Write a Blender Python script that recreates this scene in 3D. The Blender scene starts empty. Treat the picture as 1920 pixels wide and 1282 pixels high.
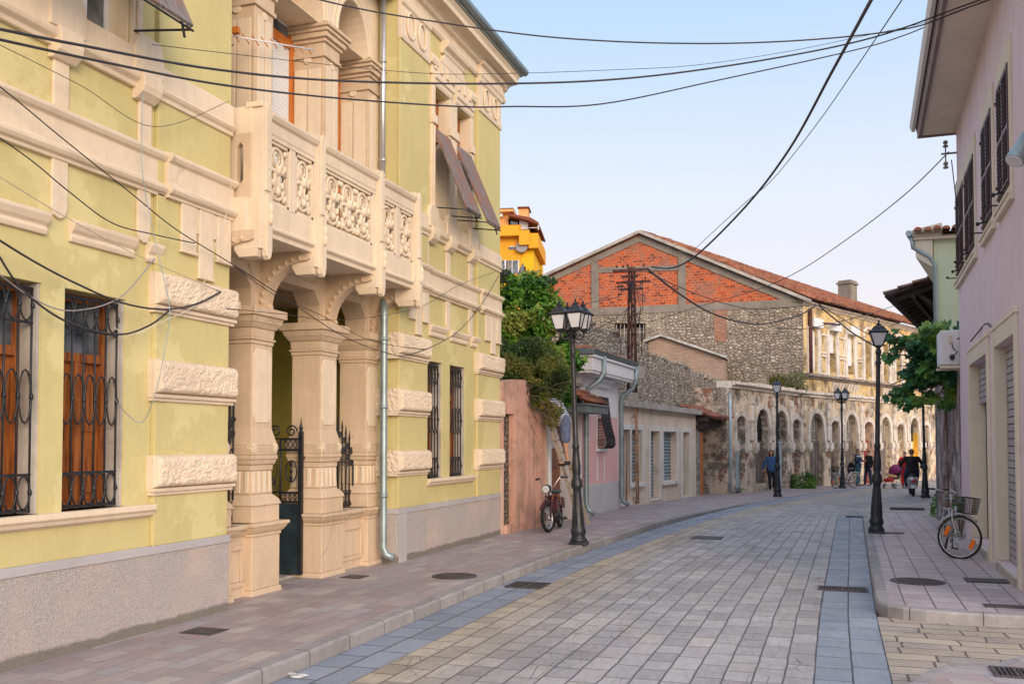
import bpy, bmesh, math, random
from mathutils import Vector, Matrix, noise
from mathutils.geometry import tessellate_polygon
rnd = random.Random(7)
R = math.radians
sc = bpy.context.scene
col = sc.collection

# ------------------------------------------------------------------ camera model (level ground, metres, Y runs up the street)
FPX, CXP, CAMH, PITCH = 1800., 960., 1.79, R(1.9)
CYP = 828. - FPX * math.tan(PITCH)
YAW = math.atan(605 / FPX * math.cos(PITCH))
_c, _s, _cp, _sp = math.cos(YAW), math.sin(YAW), math.cos(PITCH), math.sin(PITCH)
def ray(px, py):
    u = (px - CXP) / FPX; v = (CYP - py) / FPX
    f = _cp - v * _sp
    return (_c * u - _s * f, _s * u + _c * f, v * _cp + _sp)
def zg(y): return -.011 * max(0, y - 22)
def ground(px, py):
    z = 0; r = ray(px, py)
    for i in range(30):
        k = (z - CAMH) / r[2]; z = zg(r[1] * k)
    return Vector((r[0] * k, r[1] * k, z))
def atY(px, py, Y):
    r = ray(px, py); k = Y / r[1]; return Vector((r[0] * k, Y, CAMH + r[2] * k))
def atX(px, py, X):
    r = ray(px, py); k = X / r[0]; return Vector((X, r[1] * k, CAMH + r[2] * k))

class Fr:                       # a facade frame: s along, d outwards, z up
    def __init__(f, x, y, head):
        a = R(head); f.o = Vector((x, y, 0)); f.t = Vector((math.sin(a), math.cos(a), 0)); f.n = Vector((math.cos(a), -math.sin(a), 0))
    def P(f, s, d, z): return f.o + f.t * s + f.n * d + Vector((0, 0, z))
    def at(f, px, py, d=0):
        r = Vector(ray(px, py)); o = f.o + f.n * d
        k = (o.x * f.n.x + o.y * f.n.y) / (r.x * f.n.x + r.y * f.n.y)
        p = r * k - o
        return (p.x * f.t.x + p.y * f.t.y, CAMH + r.z * k)
    def sx(f, px, d=0): return f.at(px, 800, d)[0]
    def zy(f, px, py, d=0): return f.at(px, py, d)[1]
W0 = Fr(0, 0, 90)               # s = X, d = -Y ... plain world frame helper

class MB:
    def __init__(m, f=None): m.v = []; m.f = []; m.mi = []; m.fr = f; m.k = 0; m.sm = []
    def add(m, vs, fs, smooth=False):
        b = len(m.v); m.v += [tuple(v) for v in vs]
        for q in fs: m.f.append([b + i for i in q]); m.mi.append(m.k); m.sm.append(smooth)
        return m
    def hexa(m, c8): return m.add(c8, [(0,3,2,1),(4,5,6,7),(0,1,5,4),(1,2,6,5),(2,3,7,6),(3,0,4,7)])
    def wbox(m, x0, x1, y0, y1, z0, z1):
        return m.hexa([(x0,y0,z0),(x1,y0,z0),(x1,y1,z0),(x0,y1,z0),(x0,y0,z1),(x1,y0,z1),(x1,y1,z1),(x0,y1,z1)])
    def box(m, s0, s1, d0, d1, z0, z1):
        P = m.fr.P
        return m.hexa([P(s0,d0,z0),P(s1,d0,z0),P(s1,d1,z0),P(s0,d1,z0),P(s0,d0,z1),P(s1,d0,z1),P(s1,d1,z1),P(s0,d1,z1)])
    def taper(m, s0, s1, d0, d1, z0, S0, S1, D0, D1, z1):
        P = m.fr.P
        return m.hexa([P(s0,d0,z0),P(s1,d0,z0),P(s1,d1,z0),P(s0,d1,z0),P(S0,D0,z1),P(S1,D0,z1),P(S1,D1,z1),P(S0,D1,z1)])
    def prism(m, poly, d0, d1, holes=()):      # poly in (s,z), pushed from d0 to d1
        loops = [list(poly)] + [list(h) for h in holes]
        flat = [p for l in loops for p in l]
        tris = tessellate_polygon([[Vector((a, b, 0)) for a, b in l] for l in loops])
        P = m.fr.P; n = len(flat)
        vs = [P(a, d0, b) for a, b in flat] + [P(a, d1, b) for a, b in flat]
        fs = [tuple(t) for t in tris] + [tuple(i + n for i in t[::-1]) for t in tris]
        k = 0
        for l in loops:
            for i in range(len(l)):
                j = (i + 1) % len(l); fs.append((k + i, k + j, k + j + n, k + i + n))
            k += len(l)
        return m.add(vs, fs)
    def side(m, poly, s0, s1):                 # poly in (d,z), pushed from s0 to s1
        P = m.fr.P; n = len(poly)
        tris = tessellate_polygon([[Vector((a, b, 0)) for a, b in poly]])
        vs = [P(s0, a, b) for a, b in poly] + [P(s1, a, b) for a, b in poly]
        fs = [tuple(t) for t in tris] + [tuple(i + n for i in t[::-1]) for t in tris]
        fs += [(i, (i + 1) % n, (i + 1) % n + n, i + n) for i in range(n)]
        return m.add(vs, fs)
    def grid(m, pts, smooth=False):            # pts[i][j]
        a, b = len(pts), len(pts[0])
        return m.add([p for r in pts for p in r], [(i*b+j, i*b+j+1, (i+1)*b+j+1, (i+1)*b+j) for i in range(a-1) for j in range(b-1)], smooth)
    def tube(m, path, r, seg=8, caps=True):
        path = [Vector(p) for p in path]; n = len(path); rr = r if isinstance(r, (list, tuple)) else [r] * n
        vs = []; up = None
        for i, p in enumerate(path):
            t = (path[min(i+1, n-1)] - path[max(i-1, 0)])
            if t.length < 1e-9: t = Vector((0,0,1))
            t.normalize()
            if up is None: up = Vector((0,0,1)) if abs(t.z) < .9 else Vector((1,0,0))
            a = t.cross(up)
            if a.length < 1e-5: a = t.cross(Vector((0,1,0)))
            a.normalize(); b = a.cross(t).normalized(); up = b
            for k in range(seg):
                g = 2*math.pi*k/seg; vs.append(p + (a*math.cos(g) + b*math.sin(g)) * rr[i])
        fs = [(i*seg+k, i*seg+(k+1)%seg, (i+1)*seg+(k+1)%seg, (i+1)*seg+k) for i in range(n-1) for k in range(seg)]
        m.add(vs, fs, True)
        if caps: m.add([vs[k] for k in range(seg)] + [vs[(n-1)*seg+k] for k in range(seg)], [tuple(range(seg)), tuple(range(seg, 2*seg))])
        return m
    def bar(m, a, b, r, seg=6): return m.tube([a, b], r, seg)
    def lathe(m, c, prof, seg=16, axis=None):  # prof = [(r,z)...]
        c = Vector(c); vs = []
        for r, z in prof:
            for k in range(seg):
                g = 2*math.pi*(k+.5)/seg; vs.append(c + Vector((r*math.cos(g), r*math.sin(g), z)))
        n = len(prof)
        fs = [(i*seg+k, i*seg+(k+1)%seg, (i+1)*seg+(k+1)%seg, (i+1)*seg+k) for i in range(n-1) for k in range(seg)]
        fs.append(tuple(range(seg))); fs.append(tuple((n-1)*seg+k for k in range(seg)))
        return m.add(vs, fs, seg > 9)
    def ball(m, c, rx, ry=None, rz=None, u=10, w=7, jit=0):
        ry = ry or rx; rz = rz or rx; c = Vector(c); vs = []
        for i in range(w+1):
            a = math.pi*i/w
            for k in range(u):
                g = 2*math.pi*k/u
                v = Vector((math.sin(a)*math.cos(g), math.sin(a)*math.sin(g), math.cos(a)))
                q = 1 + (jit*noise.noise(v*1.7 + c) if jit else 0)
                vs.append(c + Vector((v.x*rx, v.y*ry, v.z*rz))*q)
        return m.add(vs, [(i*u+k, i*u+(k+1)%u, (i+1)*u+(k+1)%u, (i+1)*u+k) for i in range(w) for k in range(u)], True)
    def mould(m, prof, s0, s1):                # moulding: list of (d,z) outline from top to bottom, closed at d=0
        return m.side(prof, s0, s1)
    def build(m, name, mats, parent=None, bev=0, origin=None, uv=True):
        me = bpy.data.meshes.new(name)
        o0 = Vector(origin) if origin is not None else Vector((0,0,0))
        me.from_pydata([tuple(Vector(v) - o0) for v in m.v], [], m.f)
        mats = mats if isinstance(mats, (list, tuple)) else [mats]
        for x in mats: me.materials.append(x)
        for p, k, s in zip(me.polygons, m.mi, m.sm): p.material_index = k; p.use_smooth = s
        bm = bmesh.new(); bm.from_mesh(me)
        bmesh.ops.remove_doubles(bm, verts=bm.verts, dist=1e-5)
        bmesh.ops.recalc_face_normals(bm, faces=bm.faces)
        if uv:
            L = bm.loops.layers.uv.new('UV')
            for f in bm.faces:
                n = f.normal
                if abs(n.z) > .8: 
                    for l in f.loops: l[L].uv = (l.vert.co.x + o0.x, l.vert.co.y + o0.y)
                else:
                    t = Vector((-n.y, n.x, 0)); t.normalize()
                    if abs(t.x) > abs(t.y): t = t if t.x > 0 else -t
                    else: t = t if t.y > 0 else -t
                    for l in f.loops:
                        c = l.vert.co + o0; l[L].uv = (c.x*t.x + c.y*t.y, c.z)
        bm.to_mesh(me); bm.free()
        o = bpy.data.objects.new(name, me); col.objects.link(o)
        if origin is not None: o.location = o0
        if parent is not None:
            o.parent = parent
            if origin is None: o.matrix_parent_inverse = Matrix.Translation(-Vector(parent.location)) if parent.type == 'EMPTY' else Matrix()
        if bev:
            b = o.modifiers.new('b', 'BEVEL'); b.width = bev; b.segments = 2; b.limit_method = 'ANGLE'; b.angle_limit = R(40)
        return o
def thing(name, label, cat, loc=(0,0,0), group=None, rz=0):
    o = bpy.data.objects.new(name, None); col.objects.link(o); o.location = loc; o.rotation_euler = (0,0,rz); o.empty_display_size = .2
    return tag(o, label, cat, group)
def tag(o, label=None, cat=None, group=None, kind=None):
    if label: o['label'] = label
    if cat: o['category'] = cat
    if group: o['group'] = group
    if kind: o['kind'] = kind
    return o
def copy_tree(o, parent=None):
    c = o.copy(); col.objects.link(c)
    if parent is not None: c.parent = parent
    for ch in list(o.children): copy_tree(ch, c)
    return c
def arch_pts(s0, s1, z0, zs, rise, n=12, pointed=False):   # opening outline: jambs to spring zs, then arch
    w = (s1 - s0) / 2; c = (s0 + s1) / 2; pts = [(s0, z0), (s1, z0)]
    for i in range(n + 1):
        a = math.pi * i / n
        pts.append((c + w * math.cos(a), zs + rise * math.sin(a) ** (1.0 if not pointed else .85)))
    return pts
def cable(name, label, pts, r, m, sag=None, n=24, group='overhead cables', cat='cable'):
    if sag is not None:
        a, b = Vector(pts[0]), Vector(pts[-1])
        pts = [a.lerp(b, i/n) - Vector((0,0,4*sag*(i/n)*(1-i/n))) for i in range(n+1)]
    else:                       # smooth through points
        P = [Vector(p) for p in pts]; out = []
        for i in range(len(P)-1):
            p0, p1, p2, p3 = P[max(i-1,0)], P[i], P[i+1], P[min(i+2,len(P)-1)]
            for k in range(8):
                t = k/8; out.append(.5*((2*p1)+(p2-p0)*t+(2*p0-5*p1+4*p2-p3)*t*t+(3*p1-p0-3*p2+p3)*t**3))
        out.append(P[-1]); pts = out
    o = MB().tube(pts, r, 6).build(name, m)
    return tag(o, label, cat, group)

# ------------------------------------------------------------------ materials
class NT:
    def __init__(s, name):
        s.m = bpy.data.materials.new(name); s.m.use_nodes = True; s.t = s.m.node_tree; s.b = s.t.nodes['Principled BSDF']
        s.tc = s.n('ShaderNodeTexCoord')
    def n(s, ty, **k):
        x = s.t.nodes.new(ty)
        for a, b in k.items(): setattr(x, a, b)
        return x
    def l(s, a, b): s.t.links.new(a, b)
    def mp(s, src, scale=(1,1,1), loc=(0,0,0), rot=(0,0,0)):
        m = s.n('ShaderNodeMapping'); m.inputs['Scale'].default_value = scale; m.inputs['Location'].default_value = loc; m.inputs['Rotation'].default_value = rot
        s.l(src, m.inputs[0]); return m.outputs[0]
    def noise(s, vec, scale, det=4, rough=.55, dist=0):
        x = s.n('ShaderNodeTexNoise'); x.inputs['Scale'].default_value = scale; x.inputs['Detail'].default_value = det; x.inputs['Roughness'].default_value = rough; x.inputs['Distortion'].default_value = dist
        s.l(vec, x.inputs['Vector']); return x.outputs[0]
    def noisec(s, vec, scale, det=3):
        x = s.n('ShaderNodeTexNoise'); x.inputs['Scale'].default_value = scale; x.inputs['Detail'].default_value = det
        s.l(vec, x.inputs['Vector']); return x.outputs[1]
    def vor(s, vec, scale, feat='F1', rnd=1):
        x = s.n('ShaderNodeTexVoronoi'); x.feature = feat; x.inputs['Scale'].default_value = scale; x.inputs['Randomness'].default_value = rnd
        s.l(vec, x.inputs['Vector']); return x
    def ramp(s, fac, stops, interp='LINEAR'):
        x = s.n('ShaderNodeValToRGB'); x.color_ramp.interpolation = interp; e = x.color_ramp.elements
        while len(e) < len(stops): e.new(.5)
        for i, (p, c) in enumerate(stops):
            e[i].position = p; e[i].color = (c, c, c, 1) if not isinstance(c, (tuple, list)) else tuple(c) + ((1,) if len(c) == 3 else ())
        s.l(fac, x.inputs[0]); return x.outputs[0]
    def mix(s, fac, a, b, mode='MIX'):
        x = s.n('ShaderNodeMix', data_type='RGBA', blend_type=mode)
        for v, i in ((fac, 0), (a, 6), (b, 7)):
            if isinstance(v, (int, float)): x.inputs[i].default_value = v if i == 0 else (v, v, v, 1)
            elif isinstance(v, (tuple, list)): x.inputs[i].default_value = tuple(v)[:3] + (1,)
            else: s.l(v, x.inputs[i])
        return x.outputs[2]
    def math(s, op, a, b=0):
        x = s.n('ShaderNodeMath', operation=op)
        for v, i in ((a, 0), (b, 1)):
            if isinstance(v, (int, float)): x.inputs[i].default_value = v
            else: s.l(v, x.inputs[i])
        return x.outputs[0]
    def bump(s, h, strength, dist=.01):
        x = s.n('ShaderNodeBump'); x.inputs['Strength'].default_value = strength; x.inputs['Distance'].default_value = dist
        s.l(h, x.inputs['Height'])
        if s.b.inputs['Normal'].is_linked: s.l(s.b.inputs['Normal'].links[0].from_socket, x.inputs['Normal'])
        s.l(x.outputs[0], s.b.inputs['Normal'])
    def done(s, colr, rough=.8, spec=.3, metal=0):
        if isinstance(colr, (tuple, list)): s.b.inputs['Base Color'].default_value = tuple(colr)[:3] + (1,)
        else: s.l(colr, s.b.inputs['Base Color'])
        if isinstance(rough, (int, float)): s.b.inputs['Roughness'].default_value = rough
        else: s.l(rough, s.b.inputs['Roughness'])
        s.b.inputs['Specular IOR Level'].default_value = spec; s.b.inputs['Metallic'].default_value = metal
        return s.m
def mul(c, k): return tuple(min(1, x * k) for x in c)
def plain(name, c, rough=.6, metal=0, spec=.4, var=.15, scale=6, bump=0, bs=60, dirt=None, dfac=.5, ds=1.5):
    t = NT(name); v = t.tc.outputs['Object']
    f = t.noise(v, scale, 5)
    cc = t.mix(t.ramp(f, [(.3, 0), (.7, 1)]), mul(c, 1 - var), mul(c, 1 + var))
    if dirt: cc = t.mix(t.math('MULTIPLY', t.ramp(t.noise(v, ds, 6, .65), [(.45, 0), (.65, 1)]), dfac), cc, dirt)
    if bump: t.bump(t.noise(v, bs, 4), bump, .01)
    return t.done(cc, rough, spec, metal)
def plaster(name, c, var=.07, dirt=(.25,.2,.15), dfac=.25, dpos=(.5,.75), streak=.12, bump=.25, patch=None, ppos=(.6,.66), pscale=.7, bs=45):
    t = NT(name); v = t.tc.outputs['Object']
    big = t.noise(v, .8, 5, .6)
    cc = t.mix(t.ramp(big, [(.3, 0), (.7, 1)]), mul(c, 1 - var), mul(c, 1 + var))
    fine = t.noise(v, 14, 5, .7); cc = t.mix(t.math('MULTIPLY', t.ramp(fine, [(.35, 1), (.6, 0)]), .18), cc, mul(c, .72))
    st = t.noise(t.mp(v, (5, 5, .35)), 1.6, 6, .6)
    cc = t.mix(t.math('MULTIPLY', t.ramp(st, [(.48, 0), (.72, 1)]), streak), cc, dirt)
    d2 = t.noise(v, 1.7, 8, .68)
    cc = t.mix(t.math('MULTIPLY', t.ramp(d2, [(dpos[0], 0), (dpos[1], 1)]), dfac), cc, dirt)
    if patch: cc = t.mix(t.ramp(t.noise(v, pscale, 7, .6), [(ppos[0], 0), (ppos[1], 1)]), cc, patch)
    cr = t.vor(t.mix(.25, v, t.noisec(v, 1.5, 5), 'ADD'), .55, 'DISTANCE_TO_EDGE')
    ck = t.math('MULTIPLY', t.ramp(cr.outputs['Distance'], [(0, 1), (.0045, 0)]), t.ramp(t.noise(v, .7, 4), [(.55, 0), (.62, .38)]))
    cc = t.mix(ck, cc, mul(dirt, .7))
    t.bump(t.noise(v, bs, 5, .6), bump, .006); t.bump(t.noise(v, 3, 3), .15, .02)
    return t.done(cc, .88, .2)
def weather(t, cc, dirt, amt=.5, pos=(.45,.7), sc=1.2):
    v = t.tc.outputs['Object']
    return t.mix(t.math('MULTIPLY', t.ramp(t.noise(v, sc, 8, .7), [(pos[0], 0), (pos[1], 1)]), amt), cc, dirt)
def rubble(name, cols, mortar, scale=3.2, asp=1.6, dirt=(.12,.1,.08), damt=.5, mw=.06, patch=None, brickpatch=None):
    t = NT(name); uv = t.tc.outputs['UV']
    w = t.mix(.16, t.mp(uv, (1, asp, 1)), t.noisec(uv, 2.4, 4), 'ADD')
    a = t.vor(w, scale); e = t.vor(w, scale, 'DISTANCE_TO_EDGE')
    st = [(i / (len(cols) - 1), c) for i, c in enumerate(cols)]
    sepx = t.n('ShaderNodeSeparateColor'); t.l(a.outputs['Color'], sepx.inputs[0])
    cc = t.ramp(sepx.outputs[0], st)
    cc = t.mix(.5, cc, t.ramp(t.noise(uv, 30, 5, .7), [(.3, .35), (.7, 1)]), 'MULTIPLY')
    mm = t.ramp(t.math('ADD', e.outputs['Distance'], t.math('MULTIPLY', t.noise(uv, 26, 4), .05)), [(mw * .6, 1), (mw * 1.4, 0)])
    cc = t.mix(mm, cc, mortar)
    cc = weather(t, cc, dirt, damt)
    if patch: cc = t.mix(t.ramp(t.noise(uv, .8, 7, .65), [(.54, 0), (.6, 1)]), cc, patch)
    t.bump(t.ramp(e.outputs['Distance'], [(0, 0), (.22, 1)]), .9, .06); t.bump(t.noise(uv, 40, 5), .35, .01)
    return t.done(cc, .92, .15)
def brick(name, c1, c2, mortar, bw=.25, bh=.075, mort=.012, dirt=(.2,.15,.12), damt=.35, bump=.6, third=None, off=.5, warp=.012, var=.6, rough=.88, dpos=(.45,.7), usegrad=False, ms=.1):
    t = NT(name); uv = t.tc.outputs['UV']
    w = t.mix(warp * 2, uv, t.noisec(uv, 5, 3), 'LINEAR_LIGHT') if warp else uv
    b = t.n('ShaderNodeTexBrick'); b.offset = off
    for k, x in (('Scale', 1), ('Mortar Size', mort), ('Mortar Smooth', ms), ('Brick Width', bw), ('Row Height', bh), ('Bias', 0)): b.inputs[k].default_value = x
    b.inputs['Color1'].default_value = (0,0,0,1); b.inputs['Color2'].default_value = (1,1,1,1); b.inputs['Mortar'].default_value = (.5,.5,.5,1)
    t.l(w, b.inputs['Vector'])
    cc = t.ramp(b.outputs[0], [(0, c1), (.5, mul([(x+y)/2 for x, y in zip(c1, c2)], 1)), (1, c2)] if not third else [(0, c1), (.45, c2), (.8, c2), (1, third)])
    cc = t.mix(var, cc, t.ramp(t.noise(uv, 9, 7, .72), [(.28, .45), (.72, 1.3)]), 'MULTIPLY')
    mo = t.math('MULTIPLY', b.outputs[1], t.ramp(t.noise(uv, 6, 4), [(.3, .55), (.6, 1)]))
    cc = t.mix(mo, cc, mortar)
    cc = weather(t, cc, dirt, damt, dpos)
    inv = t.math('SUBTRACT', 1, b.outputs[1])
    t.bump(t.math('ADD', inv, t.math('MULTIPLY', t.noise(uv, 22, 5, .7), .35)), bump, .02)
    return t.done(cc, rough, .25)
M = {}
M['yellow'] = plaster('yellow_plaster', (.58,.50,.235), .06, (.46,.37,.19), .3, (.5,.78), .24, patch=(.625,.545,.275), ppos=(.56,.58), pscale=.55)
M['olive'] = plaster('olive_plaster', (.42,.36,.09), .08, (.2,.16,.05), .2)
M['cream'] = plaster('cream_plaster', (.74,.61,.455), .07, (.42,.3,.2), .22, (.5,.78), .2, .15)
M['creamd'] = plaster('beige_plaster', (.63,.48,.335), .06, (.3,.2,.13), .3, (.48,.75), .25, .15)
M['creamr'] = plaster('rough_cream_stone', (.71,.58,.44), .1, (.5,.4,.3), .35, (.42,.7), .1, 1.0, bs=38)
M['soffit'] = plaster('soffit_plaster', (.62,.47,.34), .1, (.25,.17,.12), .5, (.45,.65), .1)
M['plinth'] = None
t = NT('pebble_render'); v = t.tc.outputs['Object']
vo = t.vor(v, 85); f = t.noise(v, 95, 5, .75)
cc = t.mix(t.ramp(f, [(.35, 0), (.65, 1)]), (.34,.30,.285), (.68,.605,.56))
cc = t.mix(t.ramp(t.noise(t.mp(v, (1,1,.6)), 1.3, 6, .62), [(.5, 0), (.68, .6)]), cc, (.68,.53,.45))
cc = t.mix(t.ramp(t.noise(t.mp(v, (4,4,.4), (3,1,2)), 1.4, 5, .62), [(.56, 0), (.7, .5)]), cc, (.6,.52,.48))
t.bump(t.math('ADD', vo.outputs['Distance'], f), .9, .014)
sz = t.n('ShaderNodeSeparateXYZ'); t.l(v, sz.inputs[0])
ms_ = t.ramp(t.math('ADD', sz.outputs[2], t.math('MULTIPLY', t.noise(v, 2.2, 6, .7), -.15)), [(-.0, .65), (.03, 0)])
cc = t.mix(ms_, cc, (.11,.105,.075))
M['plinth'] = t.done(cc, .9, .15)
M['plinthb'] = plaster('grey_render_band', (.45,.42,.43), .1, (.3,.25,.25), .3)
M['pinkpl'] = plaster('pink_render', (.62,.43,.34), .1, (.4,.35,.33), .5)
M['iron'] = plain('black_wrought_iron', (.025,.027,.032), .45, .3, .5, .3, 12, .1)
M['lampblack'] = plain('black_lamp_paint', (.022,.026,.034), .42, .2, .5, .25, 8, .1, 30, (.07,.06,.05), .25, 6)
M['gatep'] = plain('blue_black_gate_paint', (.035,.055,.065), .4, .4, .5, .3, 5, .1)
M['milk'] = plain('frosted_lamp_glass', (.62,.62,.66), .25, 0, .6, .05)
t = NT('orange_brown_wood'); v = t.tc.outputs['Object']
g = t.noise(t.mp(v, (14,14,1.2)), 2.2, 6, .6)
M['wood'] = t.done(t.ramp(g, [(.3, (.10,.026,.008)), (.5, (.28,.085,.02)), (.7, (.42,.145,.035))]), .45, .4)
t = NT('bright_orange_wood'); v = t.tc.outputs['Object']
g = t.noise(t.mp(v, (14,14,1.2)), 2.2, 6, .6)
M['woodo'] = t.done(t.ramp(g, [(.3, (.35,.09,.015)), (.7, (.62,.2,.03))]), .5, .35)
t = NT('wood_roller_blind'); v = t.tc.outputs['Object']
wv = t.n('ShaderNodeTexWave', wave_type='BANDS', bands_direction='Z'); wv.inputs['Scale'].default_value = 5.5; t.l(v, wv.inputs[0])
cc = t.mix(t.math('MULTIPLY', t.noise(t.mp(v, (3,3,20)), 3, 4), .8), (.52,.2,.045), (.3,.09,.02)); t.bump(wv.outputs['Fac'], .8, .02)
M['blind'] = t.done(t.mix(t.ramp(wv.outputs['Fac'], [(0, 1), (.25, 0)]), cc, (.12,.04,.015)), .6, .3)
t = NT('white_roller_blind'); v = t.tc.outputs['Object']
wv = t.n('ShaderNodeTexWave', wave_type='BANDS', bands_direction='Z'); wv.inputs['Scale'].default_value = 7; t.l(v, wv.inputs[0]); t.bump(wv.outputs['Fac'], .6, .01)
M['wblind'] = t.done(t.mix(t.ramp(wv.outputs['Fac'], [(0, .7), (.2, 0)]), (.74,.74,.74), (.5,.5,.52)), .5, .3)
t = NT('weathered_grey_boards'); v = t.tc.outputs['Object']
g = t.noise(t.mp(v, (2,18,2)), 2.5, 7, .7)
cc = t.mix(t.ramp(t.noise(v, 3, 6, .7), [(.42, 0), (.6, .8)]), t.ramp(g, [(.3, (.09,.08,.085)), (.7, (.3,.26,.25))]), (.28,.13,.09)); t.bump(g, .6, .01)
M['awn'] = t.done(cc, .8, .2)
t = NT('window_glass'); t.b.inputs['Base Color'].default_value = (.07,.09,.11,1)
M['glass'] = t.done(t.mix(t.ramp(t.noise(t.tc.outputs['Object'], 2.5, 2), [(.4, 0), (.6, 1)]), (.03,.04,.05), (.14,.16,.18)), .08, .8)
M['dark'] = plain('dark_interior', (.02,.018,.016), .9)
M['zinc'] = plain('zinc_pipe', (.30,.37,.38), .42, .45, .5, .12, 5, .1, 20, (.16,.2,.2), .4, 4)
M['steel'] = plain('galvanised_pipe', (.55,.55,.56), .35, .7, .5, .1)
M['gutterd'] = plain('grey_green_gutter', (.17,.2,.2), .5, .5, .4, .2, 5)
M['cable'] = plain('black_cable', (.035,.03,.035), .6)
M['cableg'] = plain('grey_cable', (.28,.25,.25), .6)
M['cablew'] = plain('pale_cable', (.62,.56,.45), .6)
M['rust'] = plain('rusty_painted_steel', (.115,.045,.035), .75, .2, .3, .4, 7, .3, 40, (.05,.03,.03), .6, 5)
M['rusty2'] = plain('ochre_painted_steel', (.5,.28,.16), .7, .1, .3, .25, 6, .2, 40, (.2,.1,.06), .5, 4)
M['white'] = plain('white_paint', (.72,.71,.72), .6, 0, .3, .05, 5)
M['concrete'] = plaster('grey_concrete', (.26,.225,.19), .15, (.12,.1,.09), .5, (.42,.65), .2, .5)
M['concl'] = plaster('pale_concrete', (.46,.42,.38), .12, (.16,.14,.12), .55, (.45,.68), .25, .5)
cam = bpy.data.cameras.new('camera'); co = bpy.data.objects.new('camera', cam); col.objects.link(co); sc.camera = co
cam.sensor_width = 36; cam.sensor_fit = 'HORIZONTAL'; cam.lens = 36 * FPX / 1920
cam.shift_x = 0; cam.shift_y = (CYP - 641) / 1920
cam.clip_start = .05; cam.clip_end = 3000
co.location = (0, 0, CAMH); co.rotation_euler = (math.pi/2 + PITCH, 0, YAW)
SUN_EL, SUN_AZ = R(16), R(140)          # azimuth clockwise from +Y: behind the camera, to the right
sd = bpy.data.lights.new('sun', 'SUN'); so = bpy.data.objects.new('sun', sd); col.objects.link(so)
sd.energy = 1.6; sd.angle = R(28); sd.color = (1, .80, .58)
dv = Vector((math.sin(SUN_AZ)*math.cos(SUN_EL), math.cos(SUN_AZ)*math.cos(SUN_EL), math.sin(SUN_EL)))
so.rotation_euler = dv.to_track_quat('Z', 'Y').to_euler(); so.location = dv * 60
w = bpy.data.worlds.new('World'); sc.world = w; w.use_nodes = True; nt = w.node_tree; nt.nodes.clear()
sky = nt.nodes.new('ShaderNodeTexSky'); sky.sky_type = 'NISHITA'; sky.sun_disc = False
sky.sun_elevation = SUN_EL; sky.sun_rotation = SUN_AZ; sky.air_density = 1.0; sky.dust_density = 1.5; sky.ozone_density = 2.5
bg = nt.nodes.new('ShaderNodeBackground'); bg.inputs[1].default_value = .15
out = nt.nodes.new('ShaderNodeOutputWorld')
# evening sky: the Nishita sky tinted by elevation (pale rose at the horizon, light blue above)
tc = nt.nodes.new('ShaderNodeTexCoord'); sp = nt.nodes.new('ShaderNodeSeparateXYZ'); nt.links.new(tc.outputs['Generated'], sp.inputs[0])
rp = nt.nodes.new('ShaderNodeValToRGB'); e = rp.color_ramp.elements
SKY = [(0, (4.75,3.95,3.75)), (.14, (4.75,4.25,4.3)), (.25, (4.35,4.4,4.85)), (.34, (3.5,4.15,5.05)), (.45, (2.7,3.75,5.05)), (.62, (3.2,4.1,5.5)), (1, (3.9,4.5,5.8))]  # last stops: zenith, out of view, brightened to lift the ground and tops
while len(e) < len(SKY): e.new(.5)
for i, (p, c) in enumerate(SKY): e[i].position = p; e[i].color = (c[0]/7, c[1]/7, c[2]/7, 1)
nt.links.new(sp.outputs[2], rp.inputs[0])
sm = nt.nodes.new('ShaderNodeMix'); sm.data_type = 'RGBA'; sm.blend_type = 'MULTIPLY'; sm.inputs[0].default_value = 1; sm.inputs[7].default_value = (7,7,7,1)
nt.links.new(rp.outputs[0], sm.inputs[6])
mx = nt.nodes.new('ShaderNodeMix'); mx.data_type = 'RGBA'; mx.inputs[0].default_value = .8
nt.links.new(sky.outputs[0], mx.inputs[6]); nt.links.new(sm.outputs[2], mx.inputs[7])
# afterglow: added to the unseen sky behind the camera, sun's side, to lift facades
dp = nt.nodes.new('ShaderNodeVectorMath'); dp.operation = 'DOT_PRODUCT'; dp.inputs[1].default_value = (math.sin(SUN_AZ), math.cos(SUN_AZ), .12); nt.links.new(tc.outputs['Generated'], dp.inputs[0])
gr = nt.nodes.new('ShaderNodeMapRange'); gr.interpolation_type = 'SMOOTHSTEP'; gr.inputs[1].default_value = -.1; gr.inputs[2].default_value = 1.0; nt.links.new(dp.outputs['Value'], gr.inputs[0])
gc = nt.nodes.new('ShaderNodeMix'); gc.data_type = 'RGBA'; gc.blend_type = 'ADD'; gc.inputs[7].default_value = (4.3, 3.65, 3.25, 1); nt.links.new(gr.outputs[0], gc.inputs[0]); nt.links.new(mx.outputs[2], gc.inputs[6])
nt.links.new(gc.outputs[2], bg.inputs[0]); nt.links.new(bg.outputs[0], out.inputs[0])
sc.view_settings.view_transform = 'Standard'; sc.view_settings.look = 'None'; sc.view_settings.exposure = .5
sc.render.engine = 'CYCLES'
YF = Fr(-6.2, 0, 0)      # s = Y, d = X + 6.2
villa = thing('yellow_villa', 'two storey yellow villa with cream mouldings and a carved corner balcony over a porch', 'house', (-6.2, 10.9, 0))
def vb(name, mb, mat, parent=None, bev=.008, label=None):
    o = mb.build(name, mat, parent or villa, bev)
    if label: o['label'] = label
    return o
WL, WR = (4.3, 8.77), (13.02, 17.58)
g_op = {'L': [(5.5, 6.25), (6.5, 7.24)], 'R': [(14.1, 14.8), (15.13, 15.84)]}
u_op = {'L': [(5.5, 6.12), (6.56, 7.23)], 'R': [(14.38, 14.98), (15.34, 15.97)]}
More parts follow.
